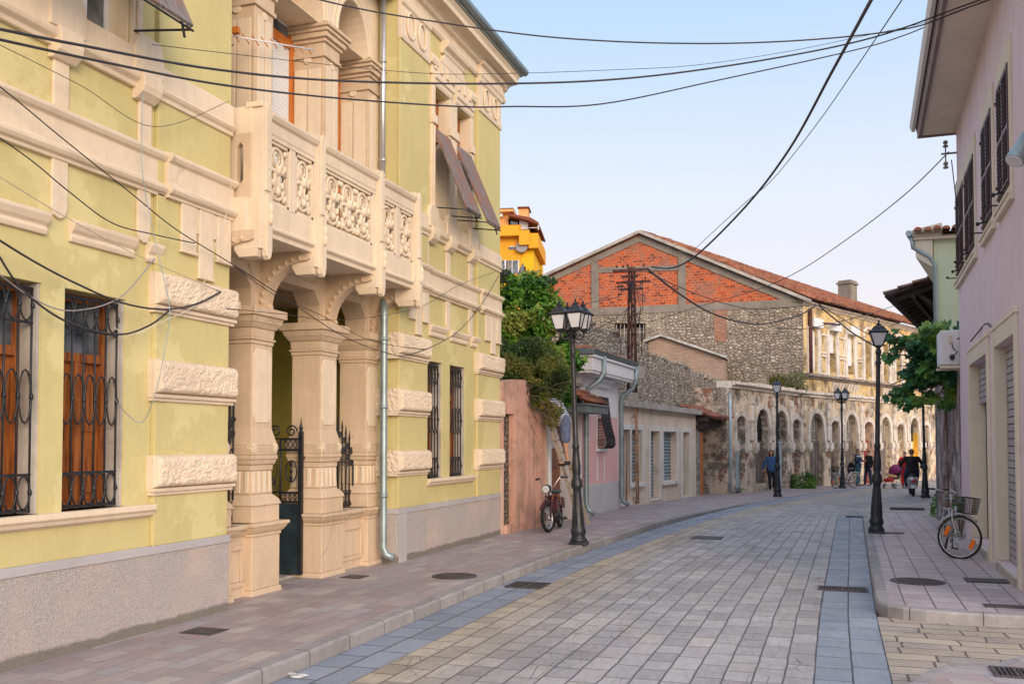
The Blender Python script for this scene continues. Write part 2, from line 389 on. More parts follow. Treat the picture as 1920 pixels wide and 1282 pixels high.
def rect(a, b, c, d): return [(a, c), (b, c), (b, d), (a, d)]
# body behind the facades
b = MB(YF); b.box(4.3, 17.58, -9, -2.6, 0, 9.0); b.box(4.3, 8.45, -2.6, -.5, 0, 9.0); b.box(13.32, 17.58, -2.6, -.5, 0, 9.0)
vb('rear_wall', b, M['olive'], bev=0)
for k, (a, e) in (('L', WL), ('R', WR)):
    m = MB(YF)
    m.prism(rect(a, e, 0, 8.75), 0, -.3, [rect(x, y, 1.2, 3.1) for x, y in g_op[k]] + [rect(x, y, 5.48, 7.6) for x, y in u_op[k]])
    vb('facade_wall', m, M['yellow'], bev=0)
    if k == 'R':
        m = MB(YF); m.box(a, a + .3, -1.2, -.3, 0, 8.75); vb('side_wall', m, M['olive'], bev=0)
    else:
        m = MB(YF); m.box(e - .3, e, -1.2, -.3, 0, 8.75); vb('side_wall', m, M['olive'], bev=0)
    # plinth
    m = MB(YF); m.box(a, e + .04, 0, .05, -.3, .72)
    if k == 'R': m.box(a - .05, a, -.3, .05, -.3, .72)
    vb('plinth', m, M['plinth'])
    m = MB(YF); m.box(a, e + .05, 0, .06, .72, .80)
    if k == 'R': m.box(a - .06, a, -.3, .06, .72, .80); m.box(a-.002, a + .28, .05, .058, -.1, .72)
    vb('plinth_band', m, M['plinthb'])
    # pilasters
    pil = [(a, a + 1.06), (e - 1.22, e)] if k == 'R' else [(a, a + 1.0), (e - 1.17, e)]
    for x, y in pil: m = MB(YF); m.box(x, y, 0, .05, .8, 8.0); vb('pilaster', m, M['yellow'])
    # rusticated blocks
    for x, y in pil:
        for z0, z1 in ((1.28, 1.66), (2.18, 2.58), (3.03, 3.42)):
            x0, x1 = x - .05, y + .07
            if k == 'R' and x == a: x0 = x - .09; x1 = y - .01
            m = MB(YF)
            nx, nz = int((x1 - x0) / .018), 18; dd = .15
            def off(s, z, lo, hi):
                q = min(1, min(s - x0, x1 - s) / .06); q2 = min(1, min(z - z0 - .07, z1 - z) / .06)
                q = max(0, q); q2 = max(0, q2); e_ = math.sqrt(max(0, 1 - (1-q)**2)) * math.sqrt(max(0, 1 - (1-q2)**2))
                n_ = noise.noise(Vector((s*16, z*22, x0))) * .010 + noise.noise(Vector((s*42, z*42, 3))) * .013
                return .07 + (dd - .07) * e_ + n_ * e_
            pts = [[YF.P(x0 + (x1-x0)*i/nx, off(x0+(x1-x0)*i/nx, z0+.07+(z1-z0-.07)*j/nz, 0, 0), z0+.07+(z1-z0-.07)*j/nz) for j in range(nz+1)] for i in range(nx+1)]
            m.grid(pts); m.box(x0, x1, -.0, .068, z0 + .068, z1)
            if x1 > e or (k == 'R' and x == a):    # rough return round the corner
                se = x1 if x1 > e else x0; sg = 1 if x1 > e else -1
                m.grid([[Vector((YF.o.x + .07 - .36*i/10, se + sg*(.01+.02*noise.noise(Vector((i*.8, j*.9, x0)))), z0+.07+(z1-z0-.07)*j/8)) for j in range(9)] for i in range(11)])
            m.box(x0, x1, 0, .10, z0 + .035, z0 + .067); m.box(x0 + .012, x1 - .012, 0, .075, z0, z0 + .035)
            if k == 'R' and x == a:
                m.box(x0, x0 + .04, -.3, 0, z0, z1)
            vb('rusticated_block', m, M['creamr'], bev=0)
    # T strips over the blocks
    for x, y in pil:
        w = y - x; m = MB(YF)
        for f0, f1, zb in ((.28, .48, 3.7), (.52, .72, 3.48), (.78, .98, 3.7)):
            m.box(x + w*f0, x + w*f1, .05, .085, zb, 4.16); m.box(x + w*f0 - .012, x + w*f1 + .012, .05, .1, zb - .03, zb)
        m.box(x + w*.48, x + w*.52, .05, .075, 3.9, 4.16); m.box(x + w*.72, x + w*.78, .05, .075, 3.9, 4.16)
        vb('wall_strips', m, M['cream'])
    # belt cornice
    m = MB(YF)
    prof = [(0, 4.16), (.05, 4.16), (.05, 4.19), (.085, 4.2), (.105, 4.23), (.105, 4.26), (.06, 4.28), (.045, 4.3), (.045, 4.5), (.08, 4.52), (.1, 4.55), (.1, 4.58), (.06, 4.6), (0, 4.62)]
    m.side(prof, a, e)
    for x, y in pil: m.side([(d_ + .045 if d_ else .0, z_ - .002 if i_ == 0 else z_ + .001) for i_, (d_, z_) in enumerate(prof)], x + .1, min(y, e) + .01)
    for s0, s1 in g_op[k]:
        c_ = (s0 + s1) / 2
    vb('belt_cornice', m, M['cream'])
    # broken string moulding above the ground windows and its hanging strips
    m = MB(YF); mid = [g_op[k][0][0] - .02, (g_op[k][0][1] + g_op[k][1][0]) / 2 + .02, g_op[k][1][1] + .2]
    st = [mid[0], mid[1], mid[2]]
    pr = [(0, 3.5), (.03, 3.5), (.045, 3.54), (.03, 3.57), (.06, 3.6), (.085, 3.65), (.085, 3.68), (0, 3.7)]
    cuts = [x for x in st]
    segs = [(pil[0][1] - .02, cuts[0] - .13), (cuts[0] + .13, cuts[1] - .13), (cuts[1] + .13, cuts[2] - .13), (cuts[2] + .05, pil[1][0] + .08)]
    for s0, s1 in segs:
        if s1 - s0 > .03: m = MB(YF); m.side(pr, s0, s1); vb('string_moulding', m, M['cream'])
    for c_ in cuts:
        m = MB(YF); m.prism([(c_-.085, 4.17), (c_+.085, 4.17), (c_+.085, 3.75), (c_+.06, 3.69), (c_, 3.665), (c_-.06, 3.69), (c_-.085, 3.75)], 0, .035)
        vb('wall_strip', m, M['cream']); m = MB(YF); m.box(c_-.085, c_+.085, 0, .035, 4.6, 5.16); vb('wall_strip', m, M['cream'])
    # sill below ground windows
    m = MB(YF); s0 = g_op[k][0][0] - .12 if k == 'L' else 14.09; s1 = g_op[k][1][1] + .35
    m.side([(-.2, 1.2), (.1, 1.2), (.1, 1.15), (.075, 1.13), (.06, 1.1), (0, 1.07), (-.2, 1.07)], s0, s1)
    vb('window_sill', m, M['cream'])
    # upper sill, apron and surround
    m = MB(YF); a0, a1 = u_op[k][0][0] - .2, u_op[k][1][1] + .2
    m.side([(0, 5.1), (.05, 5.1), (.06, 5.14), (.11, 5.17), (.12, 5.2), (.12, 5.23), (.08, 5.24), (.08, 5.46), (-.22, 5.46), (-.22, 5.3), (0, 5.3)], a0, a1)
    for c_ in cuts[:]:
        cc_ = min(max(c_, a0 + .05), a1 - .02)
        m.side([(0, 5.0), (.06, 5.0), (.13, 5.06), (.15, 5.12), (.15, 5.2), (.14, 5.25), (0, 5.25)], cc_ - .13, cc_ + .13)
        m.prism([(cc_-.2, 5.47), (cc_-.14, 5.6), (cc_+.14, 5.6), (cc_+.2, 5.47), (cc_+.2, 5.25), (cc_-.2, 5.25)], .02, .105)
    vb('upper_window_sill', m, M['cream'])
    for x, y in pil:                       # sill blocks
        m = MB(YF)
        m.side([(0, 5.08), (.075, 5.08), (.075, 5.12), (.1, 5.14), (.12, 5.17), (.085, 5.19), (.085, 5.4), (.05, 5.42), (0, 5.42)], x, y + (.012 if y == e else 0))
        m.side([(0, 7.88), (.075, 7.88), (.09, 7.95), (.065, 7.97), (.065, 8.4), (.1, 8.43), (.11, 8.5), (0, 8.5)], x - .01, y + .02)
        w = y - x
        for q in (.3, .7):
            cx = x + w*q
            ring = [YF.P(cx + .14*math.cos(g), .085, 8.18 + .2*math.sin(g)) for g in [i*2*math.pi/20 for i in range(21)]]
            m.tube(ring, .022, 6, False)
        vb('pilaster_capital', m, M['cream'])
    m = MB(YF)                             # upper window surround with hood
    (p0, p1), (p2, p3) = u_op[k]
    for x, y in ((p0 - .14, p0 - .005), (p1 + .005, p2 - .005), (p3 + .005, p3 + .14)):
        m.box(x, y, 0, .05, 5.46, 7.62); m.box(x - .02, y + .02, 0, .09, 6.98, 7.12); m.box((x+y)/2 - .03, (x+y)/2 + .03, .05, .07, 5.6, 6.95)
    for x, y in u_op[k]:
        m.box(y - .012, y + .003, -.2, .002, 5.47, 7.61); m.box(x - .003, x + .012, -.2, .002, 5.47, 7.61)
        m.side([(0, 7.62), (.05, 7.62), (.07, 7.66), (.07, 7.72), (.1, 7.74), (.1, 7.8), (0, 7.8)], x - .1, y + .1)
    m.box(p0 - .15, p3 + .15, 0, .045, 7.8, 8.12)
    for q in range(7):
        x = p0 - .02 + (p3 - p0 - .02) * q / 6; m.box(x - .05, x + .05, .045, .07, 7.9, 8.08)
    m.side([(0, 7.95), (.08, 7.95), (.1, 8.02), (.08, 8.1), (0, 8.1)], p0 - .24, p0 + .05); m.side([(0, 7.95), (.08, 7.95), (.1, 8.02), (.08, 8.1), (0, 8.1)], p3 - .05, p3 + .24)
    c_ = (p0 + p3) / 2
    m.prism([(p0 + .2, 8.12), (p3 - .2, 8.12), (c_ + .3, 8.42), (c_ - .3, 8.42)], 0, .05)
    m.side([(0, 8.3), (.06, 8.3), (.08, 8.36), (.14, 8.4), (.16, 8.46), (.16, 8.5), (0, 8.52)], c_ - .5, c_ + .5)
    vb('window_surround', m, M['cream'])
    # ground windows
    for i, (x, y) in enumerate(g_op[k]):
        m = MB(YF)
        for q in ((x, x + .07), (y - .07, y)): m.box(q[0], q[1], -.28, -.2, 1.2, 3.1)
        m.box(x + .07, y - .07, -.28, -.2, 3.03, 3.1); m.box(x + .07, y - .07, -.28, -.2, 1.2, 1.26); m.box(x + .07, y - .07, -.275, -.195, 2.5, 2.58)
        c_ = (x + y) / 2; m.box(c_ - .035, c_ + .035, -.276, -.19, 1.26, 2.5)
        for s_ in (-1, 1):
            for z0, z1 in ((1.33, 1.8), (1.88, 2.42)):
                lo, hi = (c_ + .035, y - .07) if s_ > 0 else (x + .07, c_ - .035)
                m.box(lo + .05, hi - .05, -.262, -.235, z0, z1)
        m.box(x + .07, y - .07, -.27, -.25, 1.26, 2.5)
        wf = vb('window', m, M['wood'], bev=.004)
        m = MB(YF); m.box(x + .07, y - .07, -.25, -.24, 2.58, 3.03); vb('pane', m, M['glass'], wf, 0)
        m = MB(YF); m.box(y - .025, y + .002, -.2, -.02, 1.2, 3.1); vb('worn_jamb', m, M['concl'], wf, .003, 'bare grey cement jamb')
        # wrought grille
        m = MB(YF); dz = -.07
        nb = 6; xs = [x + .03 + (y - x - .06) * j / (nb - 1) for j in range(nb)]
        for s_ in xs: m.bar(YF.P(s_, dz, 1.21), YF.P(s_, dz, 3.06), .0095, 6)
        for z in (1.23, 1.52, 2.77, 3.05): m.box(xs[0] - .012, xs[-1] + .012, dz - .008, dz + .012, z - .011, z + .011)
        for j in range(nb - 1):
            c_ = (xs[j] + xs[j+1]) / 2; r_ = (xs[j+1] - xs[j]) / 2 * .92
            for zc, h_ in ((1.375, .135), (2.16, .22), (2.91, .125)):
                m.tube([YF.P(c_ + r_*math.cos(g), dz + .012, zc + h_*math.sin(g)) for g in [q*2*math.pi/16 for q in range(17)]], .008, 5, False)
        for s_ in xs:
            for zc in (1.375, 2.16, 2.91): m.ball(YF.P(s_, dz + .01, zc), .022, .02, .03, 6, 5)
        vb('window_grille', m, M['iron'], wf, 0)
    # upper windows + canopy boards
    for i, (x, y) in enumerate(u_op[k]):
        m = MB(YF)
        for q in ((x, x + .06), (y - .06, y)): m.box(q[0], q[1], -.26, -.2, 5.48, 7.6)
        m.box(x + .06, y - .06, -.26, -.2, 7.54, 7.6); m.box((x+y)/2 - .03, (x+y)/2 + .03, -.26, -.2, 5.48, 7.54); m.box(x+.06, y-.06, -.258, -.205, 6.5, 6.56)
        wf = vb('upper_window', m, M['white'], bev=.004)
        m = MB(YF); m.box(x + .06, y - .06, -.25, -.235, 5.48, 7.54); vb('pane', m, M['glass'], wf, 0)
        m = MB(YF); m.box(x + .01, y - .01, -.17, -.15, 6.85, 7.6); vb('roller_blind', m, M['blind'], wf, 0)
        zt, zb, dd = 6.92, 5.56, .6
        if k == 'L': dd, zb = .68, 5.56
        m = MB(YF); n_ = 7
        for j in range(n_):
            f0, f1 = j / n_ + .004, (j + 1) / n_ - .004
            A, B = x - .03 + (y - x + .06)*f0, x - .03 + (y - x + .06)*f1
            m.hexa([YF.P(A, .02, zt), YF.P(B, .02, zt), YF.P(B, dd, zb), YF.P(A, dd, zb), YF.P(A, .05, zt + .012), YF.P(B, .05, zt + .012), YF.P(B, dd + .02, zb + .02), YF.P(A, dd + .02, zb + .02)])
        for f in (.06, .94):
            A = x - .03 + (y - x + .06)*f; m.hexa([YF.P(A-.025, .0, zt-.01), YF.P(A+.025, .0, zt-.01), YF.P(A+.025, dd, zb-.02), YF.P(A-.025, dd, zb-.02), YF.P(A-.025, .02, zt), YF.P(A+.025, .02, zt), YF.P(A+.025, dd, zb), YF.P(A-.025, dd, zb)])
        aw = vb('shade_board', m, M['awn'], wf, 0)
        m = MB(YF)
        for A in (x - .02, y + .02): m.bar(YF.P(A, .02, 5.62), YF.P(A, dd, zb - .02), .011); 
        m.bar(YF.P(x - .03, dd + .015, zb - .03), YF.P(y + .03, dd + .015, zb - .03), .011); m.bar(YF.P(y, dd - .1, zb + .12), YF.P(y - .02, dd - .04, zb - .1), .012)
        vb('stay_rod', m, M['iron'], aw, 0)
# main cornice, eaves, gutter, roof
m = MB(YF)
cor = [(-.1, 8.5), (.04, 8.5), (.07, 8.54), (.07, 8.6), (.04, 8.61), (.04, 8.72), (.1, 8.75), (.12, 8.8), (.17, 8.84), (.32, 8.86), (.32, 8.95), (.36, 9.0), (.36, 9.03), (-.1, 9.03)]
m.side(cor, 4.3, 17.58 + .3)
m.side([(d_ + .05 if d_ > 0 else d_, z_) for d_, z_ in cor[:8]] + [(-.1, 8.8)], 16.36, 17.65)
vb('cornice', m, M['cream'])
m = MB(YF); m.box(4.3, 17.95, .3, .4, 9.03, 9.06)
m.tube([YF.P(4.3, .43, 9.13), YF.P(18.0, .43, 9.13)], .075, 12); vb('gutter', m, M['zinc'], bev=0)
m = MB(YF); m.hexa([YF.P(4.3,.45,9.2), YF.P(18.0,.45,9.2), YF.P(18.0,-9,9.2), YF.P(4.3,-9,9.2), YF.P(4.3,.4,9.24), YF.P(17.9,.4,9.24), YF.P(15,-4,11), YF.P(6,-4,11)])
t = NT('dark_roof_tiles'); M['tiledark'] = t.done((.12,.1,.09), .9)
vb('roof', m, M['tiledark'], bev=0)

# ---- porch (X of column face -6.5 => d=-.3)
CS = [(8.98, .2), (9.94, .22), (11.54, .22), (12.84, .2)]
DF = -.3
def column(c, hw, nm='porch_column'):
    m = MB(YF); d1 = DF; d0 = DF - 2*hw if hw > .21 else DF - .44
    def blk(z0, z1, e0, e1=None): 
        e1 = e0 if e1 is None else e1
        m.taper(c-hw-e0, c+hw+e0, d0-e0, d1+e0, z0, c-hw-e1, c+hw+e1, d0-e1, d1+e1, z1)
    blk(-.1, .06, .12, .09); blk(.06, .68, .075); blk(.68, .72, .09); blk(.72, .76, .1, .13); blk(.76, .80, .13, .15); blk(.80, .84, .165); 
    blk(.84, 1.04, .07); blk(1.04, 1.1, .09, .07); blk(1.1, 1.17, .07, .0); blk(1.17, 1.45, .01, .0); blk(1.45, 1.52, .012); blk(1.52, 1.58, .03, .045); blk(1.58, 1.63, .055)
    blk(1.63, 1.75, .045, .06); blk(1.75, 1.95, .05, .0); blk(1.95, 2.95, 0)
    blk(2.95, 3.0, .012); blk(3.0, 3.03, .03); blk(3.03, 3.14, .012, .02); blk(3.14, 3.2, .03, .07); blk(3.2, 3.28, .075, .1); blk(3.28, 3.38, .13)
    o = vb(nm, m, M['creamd'], bev=.01)
    f = MB(YF)                                          # flutes and scrolls and face panels
    for q in range(4):
        x = c - hw + .05 + (2*hw - .1) * q / 3; f.box(x - .026, x + .026, d1 - .01, d1 + .018, 1.19, 1.44)
        y = d0 + .05 + (d1 - d0 - .1) * q / 3; f.box(c - hw - .018, c - hw + .01, y - .026, y + .026, 1.19, 1.44)
    for sx_ in (c - hw, c + hw):
        f.tube([YF.P(sx_, d1 - .03, 1.72), YF.P(sx_, d1 + .055, 1.72)], .06, 10); f.tube([YF.P(sx_ - .0, d1 - .03, 1.72), YF.P(sx_, d1 + .065, 1.72)], .03, 8)
    f.tube([YF.P(c - hw - .055, d0 + .05, 1.72), YF.P(c - hw + .02, d0 + .05, 1.72)], .06, 10)
    ch = .075                                           # raised octagonal face on the shaft
    f.prism([(c-hw+.03, 2.1), (c-hw+.09, 2.02), (c+hw-.09, 2.02), (c+hw-.03, 2.1), (c+hw-.03, 2.82), (c+hw-.09, 2.9), (c-hw+.09, 2.9), (c-hw+.03, 2.82)], d1 - .01, d1 + .012)
    vb('column_ornament', f, M['cream'], o, .006)
for c, hw in CS: column(c, hw)
# low parapet walls between pedestals
for a, e in ((8.77, 9.72), (11.84, 12.66)):
    m = MB(YF)
    m.box(a, e, DF - .35, DF - .02, -.1, .7); m.side([(DF-.4, .7), (DF+.0, .7), (DF+.03, .75), (DF+.07, .79), (DF+.07, .84), (DF-.4, .84)], a, e)
    m.box(a + .12, e - .12, DF - .02, DF + .005, .12, .18); m.box(a + .12, e - .12, DF - .02, DF + .005, .55, .6); m.box(a + .12, a + .18, DF - .02, DF + .005, .18, .55); m.box(e - .18, e - .12, DF - .02, DF + .005, .18, .55)
    vb('parapet_wall', m, M['creamd'])
# beam wall with chamfered openings
bays = [(9.13, 9.76), (10.12, 11.36), (11.72, 12.68)]
m = MB(YF); poly = [(8.77, 3.38)]
outl = [(8.77, 4.1), (8.77, 3.38)]
for a, e in bays:
    outl += [(a, 3.38), (a, 3.62), (a + .14, 3.8), (e - .14, 3.8), (e, 3.62), (e, 3.38)]
outl += [(13.0, 3.38), (13.0, 4.1)]
m.prism(outl, DF - .38, DF - .04)
for a, e in bays:                                     # thin raised label moulding following the opening
    pth = [(a - .09, 3.4), (a - .09, 3.66), (a + .1, 3.9), (e - .1, 3.9), (e + .09, 3.66), (e + .09, 3.4)]
    for p, q in zip(pth, pth[1:]): m.tube([YF.P(p[0], DF - .035, p[1]), YF.P(q[0], DF - .035, q[1])], .016, 4)
vb('porch_beam', m, M['creamd'])
# porch floor, ceiling, inner walls
m = MB(YF); m.box(8.77, 13.0, -2.6, -.7, 3.86, 4.05); vb('porch_ceiling', m, M['soffit'], bev=0)
m = MB(YF); m.box(8.77, 13.0, -2.6, -.62, -.1, .03); vb('porch_step', m, M['concl'])
m = MB(YF); m.box(10.2, 11.4, -2.62, -2.55, .14, 2.7); vb('front_door', m, M['wood'], bev=0)
# quarter arch ribs carrying the balcony
for c in (10.03, 11.62, 12.94, 8.86):
    m = MB(YF); n_ = 12; pts = [(DF - .06, 4.06), (DF - .06, 3.36)]
    pts += [(DF + .02 + .57*(1 - math.cos(math.pi/2*i/n_)), 3.4 + .54*math.sin(math.pi/2*i/n_)) for i in range(n_ + 1)]
    pts += [(.33, 3.96), (.33, 4.06)]
    m.side(pts, c - .09, c + .09)
    for i in range(9):
        a_ = math.pi/2*(i + .5)/9; m.ball(YF.P(c - .09, DF + .02 + .57*(1-math.cos(a_)) - .035, 3.4 + .54*math.sin(a_) + .03), .02, .04, .035, 6, 5)
    m.ball(YF.P(c, DF + .03, 3.4), .06, .05, .07, 8, 6)
    vb('balcony_rib', m, M['creamd'])
# balcony slab and parapet, front plane d=.37
BD = .37
m = MB(YF); m.box(8.79, 13.02, -.3, BD - .1, 4.05, 4.18); m.side([(BD-.12, 4.03), (BD-.02, 4.03), (BD-.02, 4.08), (BD+.02, 4.11), (BD+.02, 4.14), (BD-.02, 4.16), (BD-.02, 4.42), (BD-.12, 4.42)], 8.85, 13.0)
m.box(8.775, 8.87, -.02, BD - .121, 3.97, 4.419); vb('balcony_slab', m, M['cream'])
PS = [8.93, 10.1, 11.7, 12.93]
for a, e in zip(PS, PS[1:]):
    m = MB(YF); m.side([(BD-.13, 5.12), (BD-.01, 5.12), (BD-.01, 5.16), (BD+.0, 5.18), (BD+.0, 5.3), (BD+.03, 5.32), (BD+.05, 5.36), (BD+.05, 5.39), (BD-.18, 5.39)], a + .08, e - .08); vb('balcony_rail', m, M['cream'])
m = MB(YF); m.side([(-.02, 5.12), (BD-.1, 5.12), (BD-.1, 5.42), (-.02, 5.42)], 8.83, 8.93)
vb('balcony_rail', m, M['cream'])
for i, c in enumerate(PS):
    m = MB(YF); m.box(c-.085, c+.085, BD-.15, BD+.035, 4.0, 5.4)
    m.box(c-.12, c+.12, BD-.3, BD+.03, 3.86, 4.42); m.taper(c-.1, c+.1, BD-.25, BD-.03, 3.78, c-.12, c+.12, BD-.3, BD+.0, 3.86)
    m.prism([(c-.055, 4.45), (c+.055, 4.45), (c+.055, 3.86), (c+.04, 3.79), (c, 3.75), (c-.04, 3.79), (c-.055, 3.86)], BD, BD+.07)
    m.prism([(c-.05, 4.5), (c+.05, 4.5), (c+.05, 5.36), (c+.035, 5.43), (c, 5.47), (c-.035, 5.43), (c-.05, 5.36)], BD, BD+.055)
    m.box(c-.11, c+.11, BD-.17, BD+.03, 5.4, 5.46)
    for z in (4.2, 4.3): m.ball(YF.P(c, BD+.08, z), .035, .03, .07, 7, 6)
    for z in (4.75, 4.95): m.ball(YF.P(c, BD+.06, z), .012, .012, .012, 5, 4)
    vb('balcony_post', m, M['cream'])
# carved openwork panels
def carve(a, e, n):
    m = MB(YF); z0, z1 = 4.42, 5.12; d = BD - .06
    m.box(a, a + .035, d-.03, d+.03, z0, z1); m.box(e - .035, e, d-.03, d+.03, z0, z1); m.box(a, e, d-.03, d+.03, z0, z0+.03); m.box(a, e, d-.03, d+.03, z1-.035, z1)
    w = (e - a - .06) / n
    def C(s, z, pts, r): m.tube([YF.P(s + x, d, z + y) for x, y in pts], r, 6)
    for k in range(n):
        c = a + .03 + w*(k + .5); h = w/2
        ring = lambda rx, ry, a0, a1, q=14: [(rx*math.cos(a0+(a1-a0)*i/q), ry*math.sin(a0+(a1-a0)*i/q)) for i in range(q+1)]
        C(c, 4.95, ring(h*.62, .11, -math.pi*.35, math.pi*1.35), .024)        # upper horseshoe
        C(c, 4.95, ring(h*.3, .06, 0, math.pi*2), .014)
        C(c, 4.62, ring(h*.7, .13, math.pi, math.pi*2), .026)                 # lower bowl
        C(c, 4.76, [(-h*.9, .02), (-h*.5, .05), (0, 0), (h*.5, .05), (h*.9, .02)], .028)
        C(c, 4.8, [(-h*.35, -.26), (-h*.15, -.1), (-h*.3, .03)], .026); C(c, 4.8, [(h*.35, -.26), (h*.15, -.1), (h*.3, .03)], .026)
        C(c, 4.84, [(0, -.32), (0, -.1), (0, .05)], .022)
        for sx_ in (-1, 1):
            m.ball(YF.P(c + sx_*h*.8, d, 4.86), h*.22, .03, .05, 7, 5); m.ball(YF.P(c + sx_*h*.75, d, 4.52), h*.25, .03, .05, 7, 5)
            m.ball(YF.P(c + sx_*h*.5, d+.01, 4.66), h*.2, .035, .045, 7, 5); m.ball(YF.P(c + sx_*h*.85, d, 5.04), h*.18, .03, .04, 6, 5)
            C(c, 4.7, [(sx_*h*.1, .1), (sx_*h*.55, .14), (sx_*h*.95, .08), (sx_*h*.8, 0)], .017)
        m.ball(YF.P(c, d+.02, 4.82), h*.26, .04, .06, 8, 6); m.ball(YF.P(c, d+.02, 4.58), h*.22, .04, .05, 8, 6)
    vb('carved_panel', m, M['cream'], bev=0)
for a, e in ((PS[0]+.1, 9.47), (9.6, PS[1]-.1)): carve(a, e, 1)
carve(PS[1]+.16, PS[2]-.16, 3)
for a, e in ((PS[2]+.1, 12.27), (12.4, PS[3]-.1)): carve(a, e, 1)
for a, e in ((9.47, 9.6), (12.27, 12.4), (PS[1]+.08, PS[1]+.16), (PS[2]-.16, PS[2]-.08)): m = MB(YF); m.box(a, e, BD-.13, BD-.02, 4.4, 5.13); vb('balcony_mullion', m, M['cream'])
m = MB(YF)                                            # slotted end panel of the balcony
hole = [(.09 + .0, 4.62), (.13, 4.57), (.17, 4.62), (.17, 4.98), (.13, 5.03), (.09, 4.98)]
m2 = Fr(-6.2, 8.82, 90)
mm = MB(m2); mm.prism(rect(0, .27, 4.42, 5.12), 0, -.08, [hole]); vb('balcony_end_panel', mm, M['creamd'])
# ---- upper loggia
for c, hw in ((8.98, .2), (9.92, .2), (11.56, .2), (12.84, .18)):
    m = MB(YF); d1 = DF; d0 = DF - .5
    m.box(c-hw, c+hw, d0, d1, 4.18, 7.0)
    for z0, z1, e0 in ((7.0, 7.05, .03), (7.05, 7.2, .01), (7.2, 7.25, .04), (7.25, 7.32, .08), (7.32, 7.37, .11), (7.37, 7.42, .14)): m.box(c-hw-e0, c+hw+e0, d0-e0, d1+e0, z0, z1)
    o = vb('loggia_pier', m, M['creamd'], bev=.008)
    m = MB(YF); m.box(c-hw+.05, c-.012, d1, d1+.012, 4.4, 6.9); m.box(c+.012, c+hw-.05, d1, d1+.012, 4.4, 6.9)
    m.box(c-hw-.012, c-hw, d0+.05, (d0+d1)/2-.012, 4.3, 6.85); m.box(c-hw-.012, c-hw, (d0+d1)/2+.012, d1-.05, 4.3, 6.85)
    m.tube([YF.P(c, d1-.01, 6.93), YF.P(c, d1+.02, 6.93)], .05, 10); m.tube([YF.P(c-hw+.01, (d0+d1)/2, 6.98), YF.P(c-hw-.02, (d0+d1)/2, 6.98)], .06, 10)
    vb('pier_panel', m, M['cream'], o, .004)
ab = [(9.16, 9.73, .36), (10.12, 11.36, .78), (11.76, 12.66, .62)]
m = MB(YF); m.prism(rect(8.77, 13.02, 7.42, 8.75), DF-.48, DF-.02, [[p for p in arch_pts(a, e, 7.43, 7.5, r, 16)] for a, e, r in ab])
vb('arch_wall', m, M['cream'], bev=0)
m = MB(YF)
for a, e, r in ab:
    for dd_, rr_, off in ((DF-.02, .03, .03), (DF-.02, .02, .12)):
        p = arch_pts(a-off, e+off, 7.42, 7.5, r+off, 20)[2:]; m.tube([YF.P(x, dd_, z) for x, z in p], rr_, 6, False)
vb('arch_moulding', m, M['cream'], bev=0)
for a, e, r in ab[1:]:
    m = MB(YF); d = DF-.46
    outer = arch_pts(a, e, 4.2, 7.5, r, 16); inner = arch_pts(a+.09, e-.09, 4.3, 7.55, r-.1, 16)
    up = [(x, z) for x, z in inner]
    m.prism(outer, d-.06, d, [arch_pts(a+.09, e-.09, 7.25, 7.5, r-.1, 16), rect(a+.09, e-.09, 4.3, 7.12)])
    wf = vb('loggia_window', m, M['woodo'], bev=.006)
    m = MB(YF); m.prism(arch_pts(a+.09, e-.09, 7.25, 7.5, r-.1, 16), d-.05, d-.04); vb('pane', m, M['glass'], wf, 0)
    m = MB(YF); m.box(a+.09, e-.09, d-.05, d-.03, 4.3, 7.12); vb('roller_blind', m, M['wblind'], wf, 0)
# downpipes
def pipe(mb, pts, r, rings=()):
    mb.tube(pts, r, 12)
m = MB(YF); PX_, PD_ = 12.7, .0
pa = [YF.P(12.9, -.18, z) for z in (9.0, 5.1)]
m.tube(pa, .045, 10)
for z in (6.0, 7.5, 8.6): m.tube([YF.P(12.9, -.18, z-.02), YF.P(12.9, -.18, z+.02)], .056, 10)
vb('downpipe', m, M['steel'], bev=0)
m = MB(YF); m.tube([YF.P(12.98, -.3, 3.93), YF.P(12.9, -.16, 3.9), YF.P(12.75, -.07, 3.75), YF.P(12.75, -.07, 3.6), YF.P(12.75, -.07, .25), YF.P(12.76, -.02, .14), YF.P(12.78, .1, .1)], .055, 12)
for z in (1.0, 2.3, 3.3): m.tube([YF.P(12.75, -.07, z-.025), YF.P(12.75, -.07, z+.025)], .066, 10)
vb('downpipe', m, M['zinc'], bev=0)
# ironwork
def scroll(m, fr, c, z, r, d, flip=1, turns=1.4, th=.011, n=20):
    m.tube([fr.P(c + flip*r*(1-i/n*.75)*math.cos(turns*2*math.pi*i/n), d, z + r*(1-i/n*.75)*math.sin(turns*2*math.pi*i/n)) for i in range(n+1)], th, 5)
def fence_panel(a, e, peak):
    m = MB(YF); d = DF - .2; n = 7
    for j in range(n + 1):
        s_ = a + (e - a)*j/n; f = j/n if peak == 'L' else (1 - j/n); top = 1.75 + .55*f
        m.bar(YF.P(s_, d, .84), YF.P(s_, d, top), .011)
        m.taper(s_-.02, s_+.02, d-.008, d+.008, top, s_-.001, s_+.001, d-.001, d+.001, top + .13)
        if j < n:
            scroll(m, YF, s_ + .06, top - .18, .05, d, 1); scroll(m, YF, s_ + .06, top - .34, .045, d, -1)
    for z in (.88, 1.08, 1.5, 1.7): m.box(a, e, d-.008, d+.008, z-.01, z+.01)
    for j in range(n):
        c_ = a + (e-a)*(j+.5)/n; m.tube([YF.P(c_ + .045*math.cos(g), d, .98 + .08*math.sin(g)) for g in [q*2*math.pi/12 for q in range(13)]], .008, 5, False)
    vb('iron_railing', m, M['iron'], bev=0)
